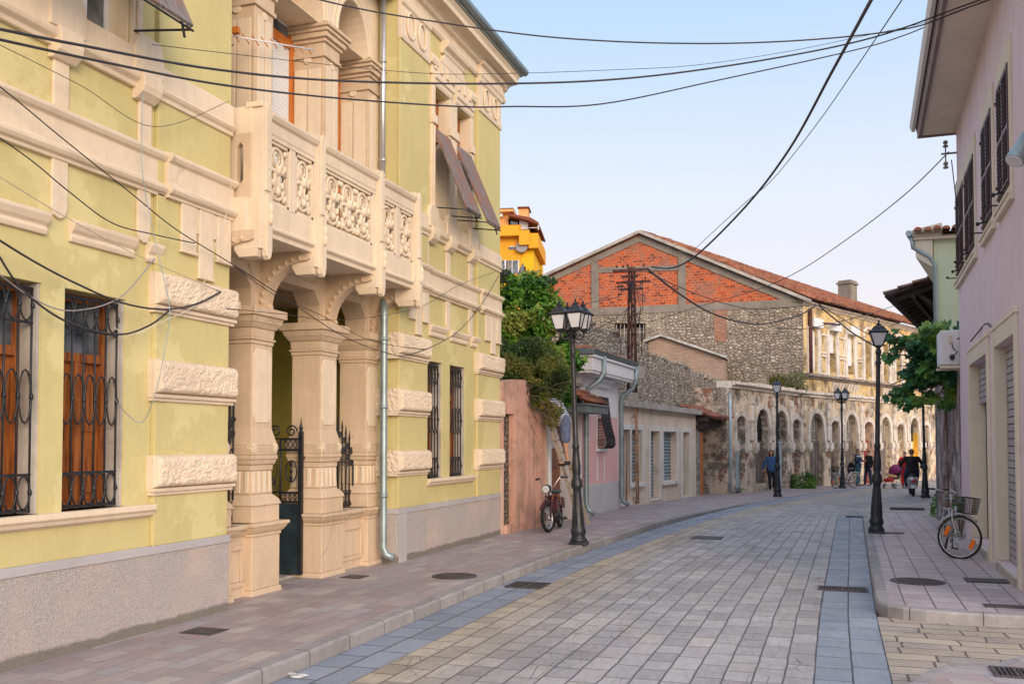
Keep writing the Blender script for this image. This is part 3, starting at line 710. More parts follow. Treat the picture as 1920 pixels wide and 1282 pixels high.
fence_panel(9.14, 9.66, 'L'); fence_panel(11.85, 12.62, 'R')
# gate leaves: the far leaf in the opening, the near leaf swung inwards beside the first column
def gate(fr, w, tall=0):
    m = MB(fr); m.box(0, w, -.02, .02, .04, .97)
    for q in ((.06, w-.06, .12, .48), (.06, w-.06, .56, .9)): m.box(q[0], q[1], -.032, -.02, q[2], q[3])
    o = vb('gate_leaf', m, M['gatep'], bev=.004)
    m = MB(fr); xs = [0, w*.45, w]
    for s_ in xs[:2]: m.bar(fr.P(s_, 0, .97), fr.P(s_, 0, 1.83 + tall), .013)
    m.box(w-.026, w+.026, -.026, .026, .04, 1.88 + tall); m.lathe(fr.P(w, 0, 1.88 + tall), [(.03,0),(.04,.03),(.018,.06),(.028,.09),(.012,.14),(.002,.24)], 8)
    for z in (.99, 1.12, 1.68, 1.83): m.box(0, w, -.009, .009, z-.011, z+.011)
    for zc, rr_ in ((1.055, .055), (1.755, .065)):
        for k in range(4): m.tube([fr.P(w*(.52+.13*k) + rr_*math.cos(g), 0, zc + rr_*math.sin(g)) for g in [q*2*math.pi/14 for q in range(15)]], .007, 5, False)
    m.tube([fr.P(w*.74 + .085*math.cos(g), 0, 1.4 + .14*math.sin(g)) for g in [q*2*math.pi/18 for q in range(19)]], .010, 5, False)
    for z in (1.31, 1.4, 1.49): m.ball(fr.P(w*.74, 0, z), .028, .012, .026, 7, 5)
    m.bar(fr.P(w*.74, 0, 1.27), fr.P(w*.74, 0, 1.53), .008)
    m.tube([fr.P(w*.43, 0, 1.68), fr.P(w*.3, 0, 1.6), fr.P(w*.36, 0, 1.4), fr.P(w*.3, 0, 1.2), fr.P(w*.43, 0, 1.12)], .009, 5)
    scroll(m, fr, w*.74, 1.93, .085, 0, 1); scroll(m, fr, w*.3, 1.93, .085, 0, -1); scroll(m, fr, w*.2, 1.55, .06, 0, 1); scroll(m, fr, w*.2, 1.26, .06, 0, -1)
    if tall:
        for k in range(5): scroll(m, fr, w*(.2+.15*k), 2.1 + .1*k, .07, 0, 1 if k % 2 else -1)
        m.bar(fr.P(w*.8, 0, 1.83), fr.P(w*.8, 0, 2.45), .012)
    m.ball(fr.P(w, -.05, 1.58), .03); vb('gate_ironwork', m, M['iron'], o, 0)
gate(Fr(-7.26, 11.17, 90), .56); gate(Fr(-7.2, 10.24, 90), .56, .6)
def interp(pts, y):
    if y <= pts[0][0]: return pts[0][1]
    for (a, b), (c, d) in zip(pts, pts[1:]):
        if y <= c:
            return b + (d - b) * (y - a) / (c - a)
    (a, b), (c, d) = pts[-2:]
    return d + (d - b) / (c - a) * (y - c)
_lk = [(0,-4.29),(12,-4.29),(14.5,-4.24),(16.5,-4.14),(18.4,-4.0),(21,-3.82),(24,-3.5),(27,-3.08),(30,-2.55),(33.5,-1.78),(38,-.85),(45,.76),(52,2.7),(60,5.6),(70,9.6)]
_rk = [(0,.42),(11.5,.42),(20,.55),(26.8,.66),(30,1.3),(36,3.4),(45,6.4),(60,11)]
def sm3(pts): return lambda y: (interp(pts, y-.8) + 2*interp(pts, y) + interp(pts, y+.8)) / 4
LK, RK = sm3(_lk), sm3(_rk)
def sstep(x): x = max(0, min(1, x)); return x*x*(3-2*x)
def zroad(y): return zg(y) - .13 * (1 - sstep((y - 20) / 14))
def sheet(name, xa, xb, y0, y1, zf, mat, nx=6, step=.5, uvf=None, label=None):
    ys = []; y = y0
    while y < y1 - 1e-6: ys.append(y); y += step * (1 if y < 40 else 2)
    ys.append(y1); me = bpy.data.meshes.new(name); vs = []; uvs = []
    for y in ys:
        a, b = xa(y), xb(y)
        for i in range(nx + 1):
            x = a + (b - a) * i / nx; vs.append((x, y, zf(y))); uvs.append(uvf(x, y, i / nx) if uvf else (y, x))
    fs = [(j*(nx+1)+i, j*(nx+1)+i+1, (j+1)*(nx+1)+i+1, (j+1)*(nx+1)+i) for j in range(len(ys)-1) for i in range(nx)]
    me.from_pydata(vs, [], fs); me.materials.append(mat); L = me.uv_layers.new(name='UV')
    for p in me.polygons:
        for li in p.loop_indices: L.data[li].uv = uvs[me.loops[li].vertex_index]
    o = bpy.data.objects.new(name, me); col.objects.link(o); return tag(o, label, kind='structure')
M['road'] = None
def paving(name, cols, mortar, bw, bh, mort, rough=.62, var=.55, warp=.014, buff=None, bump=.7, dirt=(.09,.085,.09), damt=.3, third=None, crack=True, off=.5, ms=.15, tint=None):
    t = NT(name); uv = t.tc.outputs['UV']
    w = t.mix(warp * 2, uv, t.noisec(uv, 1.6, 4), 'LINEAR_LIGHT')
    b = t.n('ShaderNodeTexBrick'); b.offset = off; b.offset_frequency = 2; b.squash = .72; b.squash_frequency = 3
    for k, x in (('Scale', 1), ('Mortar Size', mort), ('Mortar Smooth', ms), ('Brick Width', bw), ('Row Height', bh), ('Bias', 0)): b.inputs[k].default_value = x
    b.inputs['Color1'].default_value = (0,0,0,1); b.inputs['Color2'].default_value = (1,1,1,1); b.inputs['Mortar'].default_value = (.5,.5,.5,1)
    t.l(w, b.inputs['Vector'])
    cc = t.ramp(b.outputs[0], [(i/(len(cols)-1), c) for i, c in enumerate(cols)])
    cc = t.mix(var, cc, t.ramp(t.noise(t.mp(uv, (1, 3, 1)), 5, 8, .72), [(.28, .5), (.72, 1.25)]), 'MULTIPLY')
    if buff:
        sp = t.n('ShaderNodeSeparateXYZ'); t.l(uv, sp.inputs[0])
        k = t.ramp(t.math('ADD', t.math('MULTIPLY', sp.outputs[1], .2), t.math('MULTIPLY', t.noise(uv, .35, 5), .25)), buff[1])
        cc = t.mix(k, cc, t.mix(1.0, cc, buff[0], 'MULTIPLY'))
    mo = b.outputs[1]
    if crack:
        cr = t.vor(t.mp(uv, (1.1, 2.6, 1)), 2.3, 'DISTANCE_TO_EDGE')
        ck = t.math('MULTIPLY', t.ramp(cr.outputs['Distance'], [(0, 1), (.016, 0)]), t.ramp(t.noise(uv, 1.1, 4), [(.54, 0), (.62, .7)]))
        mo = t.math('MAXIMUM', mo, ck)
    cc = t.mix(mo, cc, mortar)
    cc = weather(t, cc, dirt, damt, (.48, .7), .8)
    cc = t.mix(t.math('MULTIPLY', t.ramp(t.noise(t.mp(uv, (.25, 1.2, 1)), 1.1, 5, .6), [(.45, 0), (.7, 1)]), .28), cc, mul(dirt, 1.2))
    sp_ = t.vor(uv, 1.3); cc = t.mix(t.math('MULTIPLY', t.ramp(sp_.outputs['Distance'], [(.02, 1), (.045, 0)]), .5), cc, mul(dirt, .8))
    inv = t.math('SUBTRACT', 1, mo)
    t.bump(t.math('ADD', inv, t.math('MULTIPLY', t.noise(uv, 14, 7, .75), .45)), bump, .018)
    return t.done(cc, t.ramp(t.noise(uv, 3, 6), [(.35, rough - .14), (.7, rough + .15)]), .35)
M['road'] = paving('road_stone_setts', [(.32,.30,.295), (.42,.395,.385), (.47,.445,.43), (.37,.35,.345), (.49,.455,.415)], (.115,.102,.10), .47, .232, .0085, var=.45,
                   warp=.009, buff=((1.04,.93,.72), [(.14, 1), (.32, 0), (1, 0)]))
M['gut'] = paving('blue_grey_gutter_slabs', [(.21,.245,.30), (.28,.315,.375), (.245,.28,.335), (.32,.35,.405)], (.06,.06,.07), .62, .305, .009, .55, .35, .006, crack=False, damt=.2)
M['pav'] = paving('pink_pavement_tiles', [(.35,.265,.26), (.41,.33,.32), (.32,.265,.27), (.47,.41,.375), (.36,.285,.285), (.38,.35,.36), (.34,.26,.25)], (.2,.165,.16), .40, .2, .004, .6, .3, .002, crack=False, bump=.3, damt=.3, dirt=(.14,.12,.13))
M['pavr'] = paving('mauve_pavement_slabs', [(.45,.37,.38), (.49,.42,.42), (.42,.35,.365), (.51,.45,.44)], (.1,.08,.09), .42, .30, .008, .55, .3, .003, crack=False, bump=.4, damt=.25, dirt=(.16,.14,.15))
M['side'] = paving('buff_street_slabs', [(.42,.355,.27), (.52,.44,.34), (.38,.335,.29), (.48,.39,.31)], (.12,.09,.075), .55, .27, .011, .62, .5, .03, bump=.7, damt=.35)
M['kerb'] = paving('kerb_stone', [(.29,.27,.265), (.36,.335,.33), (.32,.295,.29)], (.07,.06,.06), 1.0, .5, .006, .7, .5, .0, crack=False, damt=.45)
m = MB(); m.add([(-500,-300,-1.6),(500,-300,-1.6),(500,900,-1.6),(-500,900,-1.6)], [(0,1,2,3)])
M['earth'] = plain('distant_earth', (.16,.14,.1), .95, var=.3, scale=.05)
tag(m.build('ground', M['earth']), kind='structure')
Y0, YE = -6, 74
GW = .6
ruv = lambda x, y, f: (y, (x - LK(y)))
sheet('road', lambda y: LK(y) + GW, lambda y: RK(y) - (GW if y < 27 else 0), Y0, YE, zroad, M['road'], 10, .5, lambda x, y, f: (y, f * 3.48 + .116 * 0))
sheet('left_gutter', LK, lambda y: LK(y) + GW, Y0, YE, lambda y: zroad(y) - .004, M['gut'], 2, .5, lambda x, y, f: (y, f * .61))
sheet('right_gutter', lambda y: RK(y) - GW, RK, Y0, 27, lambda y: zroad(y) - .004, M['gut'], 2, .5, lambda x, y, f: (y + 40.2, f * .61))
sheet('left_pavement', lambda y: LK(y) - 5.6, lambda y: LK(y) - .15, Y0, YE, zg, M['pav'], 6, .5, lambda x, y, f: (y, x - LK(y) + 9))
def kerb(name, path, w, zt, zb, mat=None):          # path of (x,y) points; kerb body to the left of travel
    me = bpy.data.meshes.new(name); vs = []; fs = []; uvs = []; L = 0
    for i, p in enumerate(path):
        p = Vector((p[0], p[1])); a = Vector(path[max(i-1, 0)][:2]); b = Vector(path[min(i+1, len(path)-1)][:2])
        t = (b - a).normalized(); n = Vector((-t.y, t.x))
        if i: L += (p - Vector(path[i-1][:2])).length
        zt_, zb_ = zt(p.y), zb(p.y)
        j = .004 * math.sin(L * 5.1) + .003*math.sin(L*13)
        for o, z, v in ((0, zb_ - .25, 0), (j, zt_ - .02 + j, .13), (.02 + j, zt_ + .003 + j*.5, .15), (w, zt_ + .003, .29), (w, zb_ - .25, .5)):
            q = p + n * o; vs.append((q.x, q.y, z)); uvs.append((L, v - .02))
    n = len(path)
    for i in range(n - 1):
        for k in range(4): fs.append((i*5+k, (i+1)*5+k, (i+1)*5+k+1, i*5+k+1))
    me.from_pydata(vs, [], fs); me.materials.append(mat or M['kerb']); l = me.uv_layers.new(name='UV')
    for p in me.polygons:
        for li in p.loop_indices: l.data[li].uv = uvs[me.loops[li].vertex_index]
    o = bpy.data.objects.new(name, me); col.objects.link(o); return tag(o, kind='structure')
ys = [Y0 + i*.25 for i in range(int((YE - Y0) / .25) + 1)]
kerb('left_kerb', [(LK(y), y) for y in ys], .15, zg, zroad)
# right pavement with rounded corner
rp = [(6.5, 10.72), (5, 10.8), (3.4, 10.95), (2.4, 11.04), (1.8, 11.1), (1.3, 11.12), (.9, 11.16), (.68, 11.24), (.53, 11.38), (.45, 11.58), (.425, 11.8)]
rpath = rp[::-1] + []
rk_pts = [(RK(y), y) for y in [12 + i*.4 for i in range(37)]]
yy = rk_pts[-1][1]
path = [(6.5, 10.72)] 
path = rp + rk_pts + [(RK(26.6) + .12, 26.95), (RK(26.6) + .4, 27.15), (1.6, 27.2), (2.5, 27.2)]
zr2 = lambda y: zg(y) + .0
kerb('right_kerb', path[::-1], .14, zr2, zroad)
me = bpy.data.meshes.new('right_pavement'); inner = []
for i, p in enumerate(path):
    a = Vector(path[max(i-1,0)]); b = Vector(path[min(i+1,len(path)-1)]); t_ = (b-a).normalized(); n_ = Vector((t_.y, -t_.x)); inner.append(Vector(p) + n_*.135)
poly = [(v.x, v.y) for v in inner] + [(6.5, 27.06)]
tris = tessellate_polygon([[Vector((a, b, 0)) for a, b in poly]])
me.from_pydata([(a, b, zg(b)) for a, b in poly], [], [tuple(q) for q in tris]); me.materials.append(M['pavr']); l = me.uv_layers.new(name='UV')
for p in me.polygons:
    for li in p.loop_indices:
        v = me.vertices[me.loops[li].vertex_index].co; l.data[li].uv = (v.y, v.x - .012*v.y + 3.02)
bm = bmesh.new(); bm.from_mesh(me); bmesh.ops.recalc_face_normals(bm, faces=bm.faces); bm.to_mesh(me); bm.free()
o = bpy.data.objects.new('right_pavement', me); col.objects.link(o); tag(o, kind='structure')
# side street in front of it
sheet('side_street', lambda y: .42, lambda y: 14, Y0, 11.35, lambda y: -.128, M['side'], 8, .5, lambda x, y, f: (x, y))
sheet('plaza', lambda y: RK(y) - .05, lambda y: 16, 26.95, YE, lambda y: zroad(y) - .006, M['pavr'], 8, .5, lambda x, y, f: (y*.9+x*.3, x - y*.3 + 20))
# near right pavement corner
arc = [(1.10 + .0, 3.0)]
c0 = ground(1700, 1282); c1 = ground(1775, 1243); c2 = ground(1920, 1226)
arc = [(c0.x - .28, c0.y - 2.5), (c0.x - .12, c0.y - .8), (c0.x, c0.y), ((c0.x*.55+c1.x*.45), (c0.y*.4 + c1.y*.6)), (c1.x, c1.y), (c1.x + .35, c1.y + .12), (c2.x, c2.y), (c2.x + 3, c2.y + .1)]
kerb('near_kerb', arc[::-1], .13, lambda y: 0, lambda y: -.13)
me = bpy.data.meshes.new('near_pavement'); pts = []
for i, p in enumerate(arc):
    a = Vector(arc[max(i-1,0)]); b = Vector(arc[min(i+1,len(arc)-1)]); t_ = (b-a).normalized(); n_ = Vector((t_.y, -t_.x)); pts.append(Vector(p) + n_*.125)
poly = [(v.x, v.y) for v in pts] + [(c2.x + 3, c0.y - 2.5)]
tris = tessellate_polygon([[Vector((a, b, 0)) for a, b in poly]])
me.from_pydata([(a, b, 0) for a, b in poly], [], [tuple(q)[::1] for q in tris]); me.materials.append(M['pav']); l = me.uv_layers.new(name='UV')
for p in me.polygons:
    for li in p.loop_indices:
        v = me.vertices[me.loops[li].vertex_index].co; l.data[li].uv = (v.x*.9 + v.y*.2, v.y)
bm = bmesh.new(); bm.from_mesh(me); bmesh.ops.recalc_face_normals(bm, faces=bm.faces); bm.to_mesh(me); bm.free()
o = bpy.data.objects.new('near_pavement', me); col.objects.link(o); tag(o, kind='structure')
# covers and drains
M['castiron'] = plain('cast_iron_cover', (.085,.075,.075), .6, .4, .4, .3, 8, .5, 40)
def cover_round(px, py, r, label, road=False):
    p = ground(px, py); z = (zroad(p.y) if road else 0) ; p = Vector((p.x, p.y, (zroad(p.y) if road else zg(p.y)) + .004))
    m = MB(); m.lathe((0,0,0), [(r, -.03), (r, .006), (r-.02, .006), (r-.025, .001), (r-.035, .001), (r-.04, .006), (.01, .007)], 32)
    for i in range(-4, 5):
        w_ = math.sqrt(max(0, (r-.07)**2 - (i*.055)**2)); m.wbox(-w_, w_, i*.055-.01, i*.055+.01, .004, .012)
    o = m.build('manhole_cover', M['castiron'], origin=(0,0,0)); o.location = p; tag(o, label, 'manhole cover', 'manhole covers')
cover_round(852, 1080, .30, 'round iron manhole cover on the left pavement near the far end of the yellow villa')
cover_round(1720, 1090, .33, 'round iron manhole cover on the right pavement near the bicycle')
def cover_rect(px, py, w, d, label, road=False, grate=False, rz=0, cat='drain cover', name='drain_grate', dz=0):
    p = ground(px, py)
    if road:
        r = ray(px, py); k = (zroad(p.y) - CAMH) / r[2]; p = Vector((r[0]*k, r[1]*k, zroad(r[1]*k)))
    p.z += .004 + dz
    m = MB(); 
    if grate:
        m.wbox(-w/2, w/2, -d/2, d/2, -.05, -.006) if False else None
        for a, b, c, e in ((-w/2, w/2, -d/2, -d/2+.025), (-w/2, w/2, d/2-.025, d/2), (-w/2, -w/2+.025, -d/2+.025, d/2-.025), (w/2-.025, w/2, -d/2+.025, d/2-.025), (-.012, .012, -d/2+.025, d/2-.025)): m.wbox(a, b, c, e, -.03, .01)
        n = int(w / .035)
        for i in range(n): x = -w/2 + .03 + (w-.06)*i/(n-1); m.wbox(x-.006, x+.006, -d/2+.025, d/2-.025, -.03, .007)
        m.k = 1; m.wbox(-w/2+.001, w/2-.001, -d/2+.001, d/2-.001, -.035, -.001 + .0)
    else:
        m.wbox(-w/2, w/2, -d/2, d/2, -.02, .003); m.wbox(-w/2+.03, w/2-.03, -d/2+.03, d/2-.03, .003, .008)
    o = m.build(name, [M['castiron'], M['dark']]); o.location = p; o.rotation_euler.z = rz; tag(o, label, cat)
cover_rect(990, 1097, .5, .5, 'square iron drain grate in the left gutter across from the porch', True, True)
cover_rect(1580, 1104, .62, .34, 'wide slotted drain grate across the right gutter slabs', True, True)
cover_rect(1326, 1008, .6, .6, 'square iron cover in the middle of the road', True)
cover_rect(1605, 969, .5, .35, 'small drain grate at the far end of the right gutter', True, True)
cover_rect(1858, 1089, .62, .42, 'black rubber door mat by the open shutter doorway', False, False, 0, 'door mat', 'door_mat')
cover_rect(1892, 1137, .5, .22, 'narrow iron cover near the corner of the right pavement')
cover_rect(1905, 1262, .34, .34, 'square iron drain at the near right pavement corner', False, True)
cover_rect(383, 1183, .34, .3, 'small square cover on the pavement by the villa plinth')
cover_rect(665, 1081, .3, .3, 'small square cover in front of the second porch column')
cover_rect(1700, 952, .9, .5, 'long rectangular cover on the right pavement beyond the first lamp')
cover_rect(1672, 999, .45, .35, 'small square cover beside the first right lamp post')
M['lilac'] = plaster('lilac_plaster', (.70,.57,.60), .05, (.42,.35,.37), .3, (.5,.78), .3, .2)
M['lcream'] = plaster('pale_cream_trim', (.68,.61,.50), .05, (.4,.34,.28), .25, (.5,.75), .15, .1)
M['lsoff'] = plaster('eave_soffit', (.78,.69,.60), .06, (.4,.3,.25), .2)
M['brownp'] = plain('dark_brown_shutter_paint', (.075,.028,.03), .5, 0, .4, .3, 10)
M['fascia'] = plain('brown_grey_fascia', (.23,.18,.18), .6, 0, .3, .2, 4)
RF = Fr(2.33, 20.5, 181.55)
M['rshut'] = plain('grey_roller_slats', (.36,.35,.37), .5, .2, .4, .12, 5, .1, 30, (.2,.18,.18), .4, 3)
M['gapd'] = plain('slat_gap', (.05,.045,.045), .8)
lil = thing('lilac_house', 'tall lilac house with brown louvred shutters and cream door surrounds at the right', 'house', (2.3, 16.5, 0))
def lb(name, mb, mat, parent=None, bev=.006, label=None):
    o = mb.build(name, mat, parent or lil, bev)
    if label: o['label'] = label
    return o
SE = 9.3
wins = [(RF.sx(a), RF.sx(b)) for a, b in ((1802, 1815.5), (1819.5, 1836.5), (1853, 1871.5), (1884, 1906))]
doors = [(RF.sx(1822), RF.sx(1855)), (RF.sx(1870), RF.sx(1908))]
m = MB(RF); m.prism(rect(0, SE, -.1, 8.0), 0, -.3, [rect(a, b, 5.0, 6.55) for a, b in wins] + [rect(a, b, .12, 3.12) for a, b in doors]); m.box(0, SE, -8, -.9, 0, 8.0); m.box(0, .3, -.9, -.3, 0, 8); m.box(SE-.3, SE, -.9, -.3, 0, 8)
lb('wall', m, M['lilac'], bev=0)
for a, b in wins:
    m = MB(RF); w = .13
    m.prism(rect(a-w, b+w, 4.86, 6.85), .0, .03, [rect(a, b, 5.0, 6.55)]); m.box(a-w-.02, b+w+.02, 0, .06, 4.78, 4.86); m.box(a-w-.02, b+w+.02, 0, .08, 4.86, 4.9)
    fr = lb('window_frame', m, M['lcream'])
    m = MB(RF); m.box(a+.01, b-.01, -.2, -.18, 5.0, 6.55); lb('pane', m, M['glass'], fr, 0)
    c = (a + b)/2
    for x, y in ((a+.01, c-.006), (c+.006, b-.01)):
        m = MB(RF); d0, d1 = .0, .045
        m.box(x, x+.05, d0, d1, 5.01, 6.54); m.box(y-.05, y, d0, d1, 5.01, 6.54); m.box(x+.05, y-.05, d0, d1, 5.01, 5.1); m.box(x+.05, y-.05, d0, d1, 6.46, 6.54); m.box(x+.05, y-.05, d0, d1, 5.74, 5.8)
        z = 5.12
        while z < 6.44:
            if not 5.7 < z < 5.8: m.hexa([RF.P(x+.05, d0+.002, z+.03), RF.P(y-.05, d0+.002, z+.03), RF.P(y-.05, d1+.012, z), RF.P(x+.05, d1+.012, z), RF.P(x+.05, d0+.002, z+.04), RF.P(y-.05, d0+.002, z+.04), RF.P(y-.05, d1+.012, z+.01), RF.P(x+.05, d1+.012, z+.01)])
            z += .055
        for z in (5.2, 6.35): m.box(x-.012, x+.03, d1, d1+.02, z-.02, z+.02)
        sh = lb('shutter', m, M['brownp'], fr, 0)
    m = MB(RF); m.bar(RF.P(a-.05, .03, 4.99), RF.P(a-.05, .2, 4.99), .012); m.ball(RF.P(a-.05, .2, 5.01), .025); m.bar(RF.P(c, .05, 5.03), RF.P(c, .16, 5.0), .014); m.ball(RF.P(c, .16, 5.0), .03); m.bar(RF.P(a+.02,.05,5.04), RF.P(b-.02,.05,5.04), .012)
    lb('shutter_catch', m, M['iron'], fr, 0)
for i, (a, b) in enumerate(doors):
    m = MB(RF); w = .2
    m.prism(rect(a-w, b+w, .0, 3.36), 0, .035, [rect(a, b, -.01+.13, 3.12)]); m.box(a, a+.02, -.3, .034, .13, 3.12) 
    m.box(a-w-.03, b+w+.03, 0, .05, 3.36, 3.42); o = lb('door_surround', m, M['lcream'])
    m = MB(RF); m.box(a+.03, b, -.36, .06, -.05, .115); lb('threshold', m, M['concl'], o)
    m = MB(RF); z = .14; zt = 3.1; d = -.12
    z = 2.45 if i == 0 else .14
    while z < zt:
        m.hexa([RF.P(a+.03, d, z), RF.P(b-.02, d, z), RF.P(b-.02, d-.03, z), RF.P(a+.03, d-.03, z), RF.P(a+.03, d, z+.085), RF.P(b-.02, d, z+.085), RF.P(b-.02, d-.03, z+.085), RF.P(a+.03, d-.03, z+.085)])
        m.k = 1; m.box(a+.03, b-.02, d-.02, d-.008, z+.085, z+.1); m.k = 0; z += .1
    lb('roller_shutter', m, [M['rshut'], M['gapd']], o, 0)
    if i == 0:
        m = MB(RF); m.box(a+.03, b-.02, -.34, -.3, .13, 2.45); lb('door_panel', m, M['lcream'], o)
        m = MB(RF); m.box(a+.0, a+.07, -.28, -.22, .13, 3.1); lb('shutter_rail', m, M['iron'], o)
# eave
m = MB(RF); m.box(-.12, SE, -.1, .66, 7.9, 7.98); lb('eave_soffit', m, M['lsoff'])
m = MB(RF); m.side([(.62, 7.86), (.68, 7.86), (.74, 8.1), (.62, 8.1)], -.14, SE); m.box(-.16, -.12, -.1, .7, 7.86, 8.08); lb('fascia', m, M['fascia'])
m = MB(RF); m.side([(.74, 8.0), (.8, 8.0), (.84, 8.08), (.84, 8.14), (.74, 8.14)], -.14, SE); lb('gutter', m, M['white'])
m = MB(RF); m.hexa([RF.P(-.2,.8,8.12), RF.P(SE,.8,8.12), RF.P(SE,-8,8.12), RF.P(-.2,-8,8.12), RF.P(-.2,.8,8.16), RF.P(SE,.8,8.16), RF.P(SE,-4,9.6), RF.P(-.2,-4,9.6)]); lb('roof', m, M['tiledark'], bev=0)
# insulator bracket at its corner
m = MB(RF); s, z = RF.at(1793, 284, .0); s = .05; z = 7.45
m.bar(RF.P(s, 0, z), RF.P(s, .28, z), .02); m.bar(RF.P(s, .2, z-.3), RF.P(s, .2, z+.2), .014)
for dz in (-.3, .12): m.lathe(RF.P(s, .2, z+dz), [(.02,0),(.05,.01),(.05,.04),(.025,.05),(.025,.07),(.045,.08),(.045,.12),(.02,.14)], 10)
lb('insulator_bracket', m, M['cableg'], bev=0)
# wall lamp at the frame edge
wl = thing('wall_floodlight', 'grey cylindrical floodlight fixed to the lilac house wall by the nearest shutters', 'lamp', tuple(RF.P(RF.sx(1918), .3, 5.2)))
q = atX(1914, 282, 2.0)
m = MB(); a = Vector((q.x+.0, q.y, q.z)); dr = Vector((-.35, -.25, -.6)).normalized()
m.tube([a - dr*.22, a - dr*.2, a + dr*.1, a + dr*.16], [.05, .09, .1, .105], 16); m.build('lamp_housing', M['zinc'], wl, .004)
m = MB(); m.tube([a + dr*.162, a + dr*.17], [.095, .09], 16); m.build('lamp_glass', M['milk'], wl)
m = MB(); m.bar(a, a + Vector((.3, -.05, .1)), .02); m.build('bracket', M['iron'], wl)

# ---- old peeling wall between the lilac house and the green house
t = NT('peeling_plaster'); uv = t.tc.outputs['UV']
b = t.n('ShaderNodeTexBrick'); 
for k, x in (('Scale', 1), ('Mortar Size', .012), ('Mortar Smooth', .2), ('Brick Width', .26), ('Row Height', .08)): b.inputs[k].default_value = x
b.inputs['Color1'].default_value = (.2,.1,.08,1); b.inputs['Color2'].default_value = (.32,.2,.16,1); b.inputs['Mortar'].default_value = (.26,.22,.19,1); t.l(uv, b.inputs[0])
pl_ = t.mix(t.ramp(t.noise(uv, 3, 6), [(.35,0),(.65,1)]), (.36,.31,.32), (.52,.45,.44))
f = t.ramp(t.noise(t.mp(uv, (2.2,.8,1)), 1.7, 8, .66), [(.47, 0), (.5, 1)]); cc = t.mix(f, b.outputs[0], pl_)
cc = weather(t, cc, (.07,.06,.055), .8, (.45,.62), 1.6); t.bump(f, .6, .03); t.bump(t.noise(uv, 25, 5), .5, .02)
M['peel'] = t.done(cc, .9, .15)
OF = Fr(atY(1757, 800, 24.5).x, 24.5, 177.2)
ow = thing('peeling_wall', 'old one storey wall of bare brick and flaking grey plaster between the lilac and the green house', 'wall', (2.45, 22.5, 0))
m = MB(OF); pts = [(0, -.2), (3.98, -.2), (3.98, 3.62), (3.2, 3.7), (2.6, 3.6), (1.8, 3.66), (1, 3.55), (0, 3.6)]; m.prism(pts, 0, -.35); m.build('wall', M['peel'], ow)
m = MB(OF); m.box(1.2, 1.5, 0, .07, -.2, 3.5); m.build('pier', M['peel'], ow, .02)
# ---- green house
M['green'] = plaster('pale_green_plaster', (.60,.66,.46), .04, (.45,.47,.35), .15, bump=.1)
M['tile'] = None
t = NT('clay_roof_tiles'); v = t.tc.outputs['Object']
wn = t.vor(t.mp(v, (4,4,4)), 1.0); sc_ = t.n('ShaderNodeSeparateColor'); t.l(wn.outputs['Color'], sc_.inputs[0])
cc = t.ramp(sc_.outputs[0], [(0, (.19,.06,.035)), (.4, (.32,.11,.055)), (.7, (.27,.125,.085)), (1, (.42,.17,.09))])
cc = weather(t, cc, (.12,.075,.06), .7, (.42,.65), 1.3); t.bump(t.noise(v, 20, 5), .4, .02)
M['tile'] = t.done(cc, .85, .2)
t = NT('old_mossy_tiles'); v = t.tc.outputs['Object']
wn = t.vor(t.mp(v, (4,4,4)), 1.0); sc_ = t.n('ShaderNodeSeparateColor'); t.l(wn.outputs['Color'], sc_.inputs[0])
cc = t.ramp(sc_.outputs[0], [(0, (.15,.11,.1)), (.5, (.24,.16,.13)), (1, (.36,.15,.09))]); cc = weather(t, cc, (.08,.075,.06), .6, (.45,.65), 2)
M['oldtile'] = t.done(cc, .9, .15)
def tile_roof(name, A, B, C, D, mat, parent, pitch=.22, course=.38, r=.075, jit=.02, seed=1):
    """barrel tiles on the quad A-B (eave, left to right) D-C (ridge)"""
    A, B, C, D = map(Vector, (A, B, C, D)); n = max(1, int(round((B - A).length / pitch))); rr = random.Random(seed); m = MB()
    nrm = (B - A).cross(D - A).normalized(); nrm = nrm if nrm.z > 0 else -nrm
    m.add([A - nrm*.02, B - nrm*.02, C - nrm*.02, D - nrm*.02], [(0,1,2,3)])
    for i in range(n):
        f = (i + .5)/n; a = A.lerp(B, f); b = D.lerp(C, f); L = (b - a).length; k = max(1, int(round(L / course))); dx = (B - A).normalized()
        for j in range(k):
            p = a.lerp(b, j/k); q = a.lerp(b, min(1, (j + 1.08)/k)); jt = rr.uniform(-jit, jit); lift = rr.uniform(0, jit)
            vs = []
            for e, ra, up in ((p, r*1.1, .03 + lift), (q, r*.86, .0 + lift)):
                for g in range(6):
                    an = math.pi*g/5; vs.append(e + dx*(math.cos(an)*ra + jt) + nrm*(math.sin(an)*ra*.85 + up))
            m.add(vs, [(g, g+1, g+7, g+6) for g in range(5)] + [(0,1,2,3,4,5)], True)
    return m.build(name, mat, parent)
gh = thing('green_house', 'pale green house with clay tile roof and zinc downpipe behind the fig tree', 'house', (3.5, 26, 0))
gx = atY(1752, 600, 24.9).x
m = MB(); m.hexa([(gx,24.9,-.3),(gx+7,24.9,-.3),(gx+7.6,28.5,-.3),(gx+.75,28.5,-.3),(gx,24.9,6.75),(gx+7,24.9,6.75),(gx+7.6,28.5,6.75),(gx+.75,28.5,6.75)])
m.build('wall', M['green'], gh, .01)
k_ = .18
def gg(x, y, z): return (gx + x + (y-24.9)*k_, y, z)
m = MB(); m.hexa([gg(-.42,24.75,6.62),gg(7,24.75,6.62),gg(7,28.9,6.62),gg(-.42,28.9,6.62),gg(-.42,24.75,6.7),gg(7,24.75,6.7),gg(7,28.9,6.7),gg(-.42,28.9,6.7)])
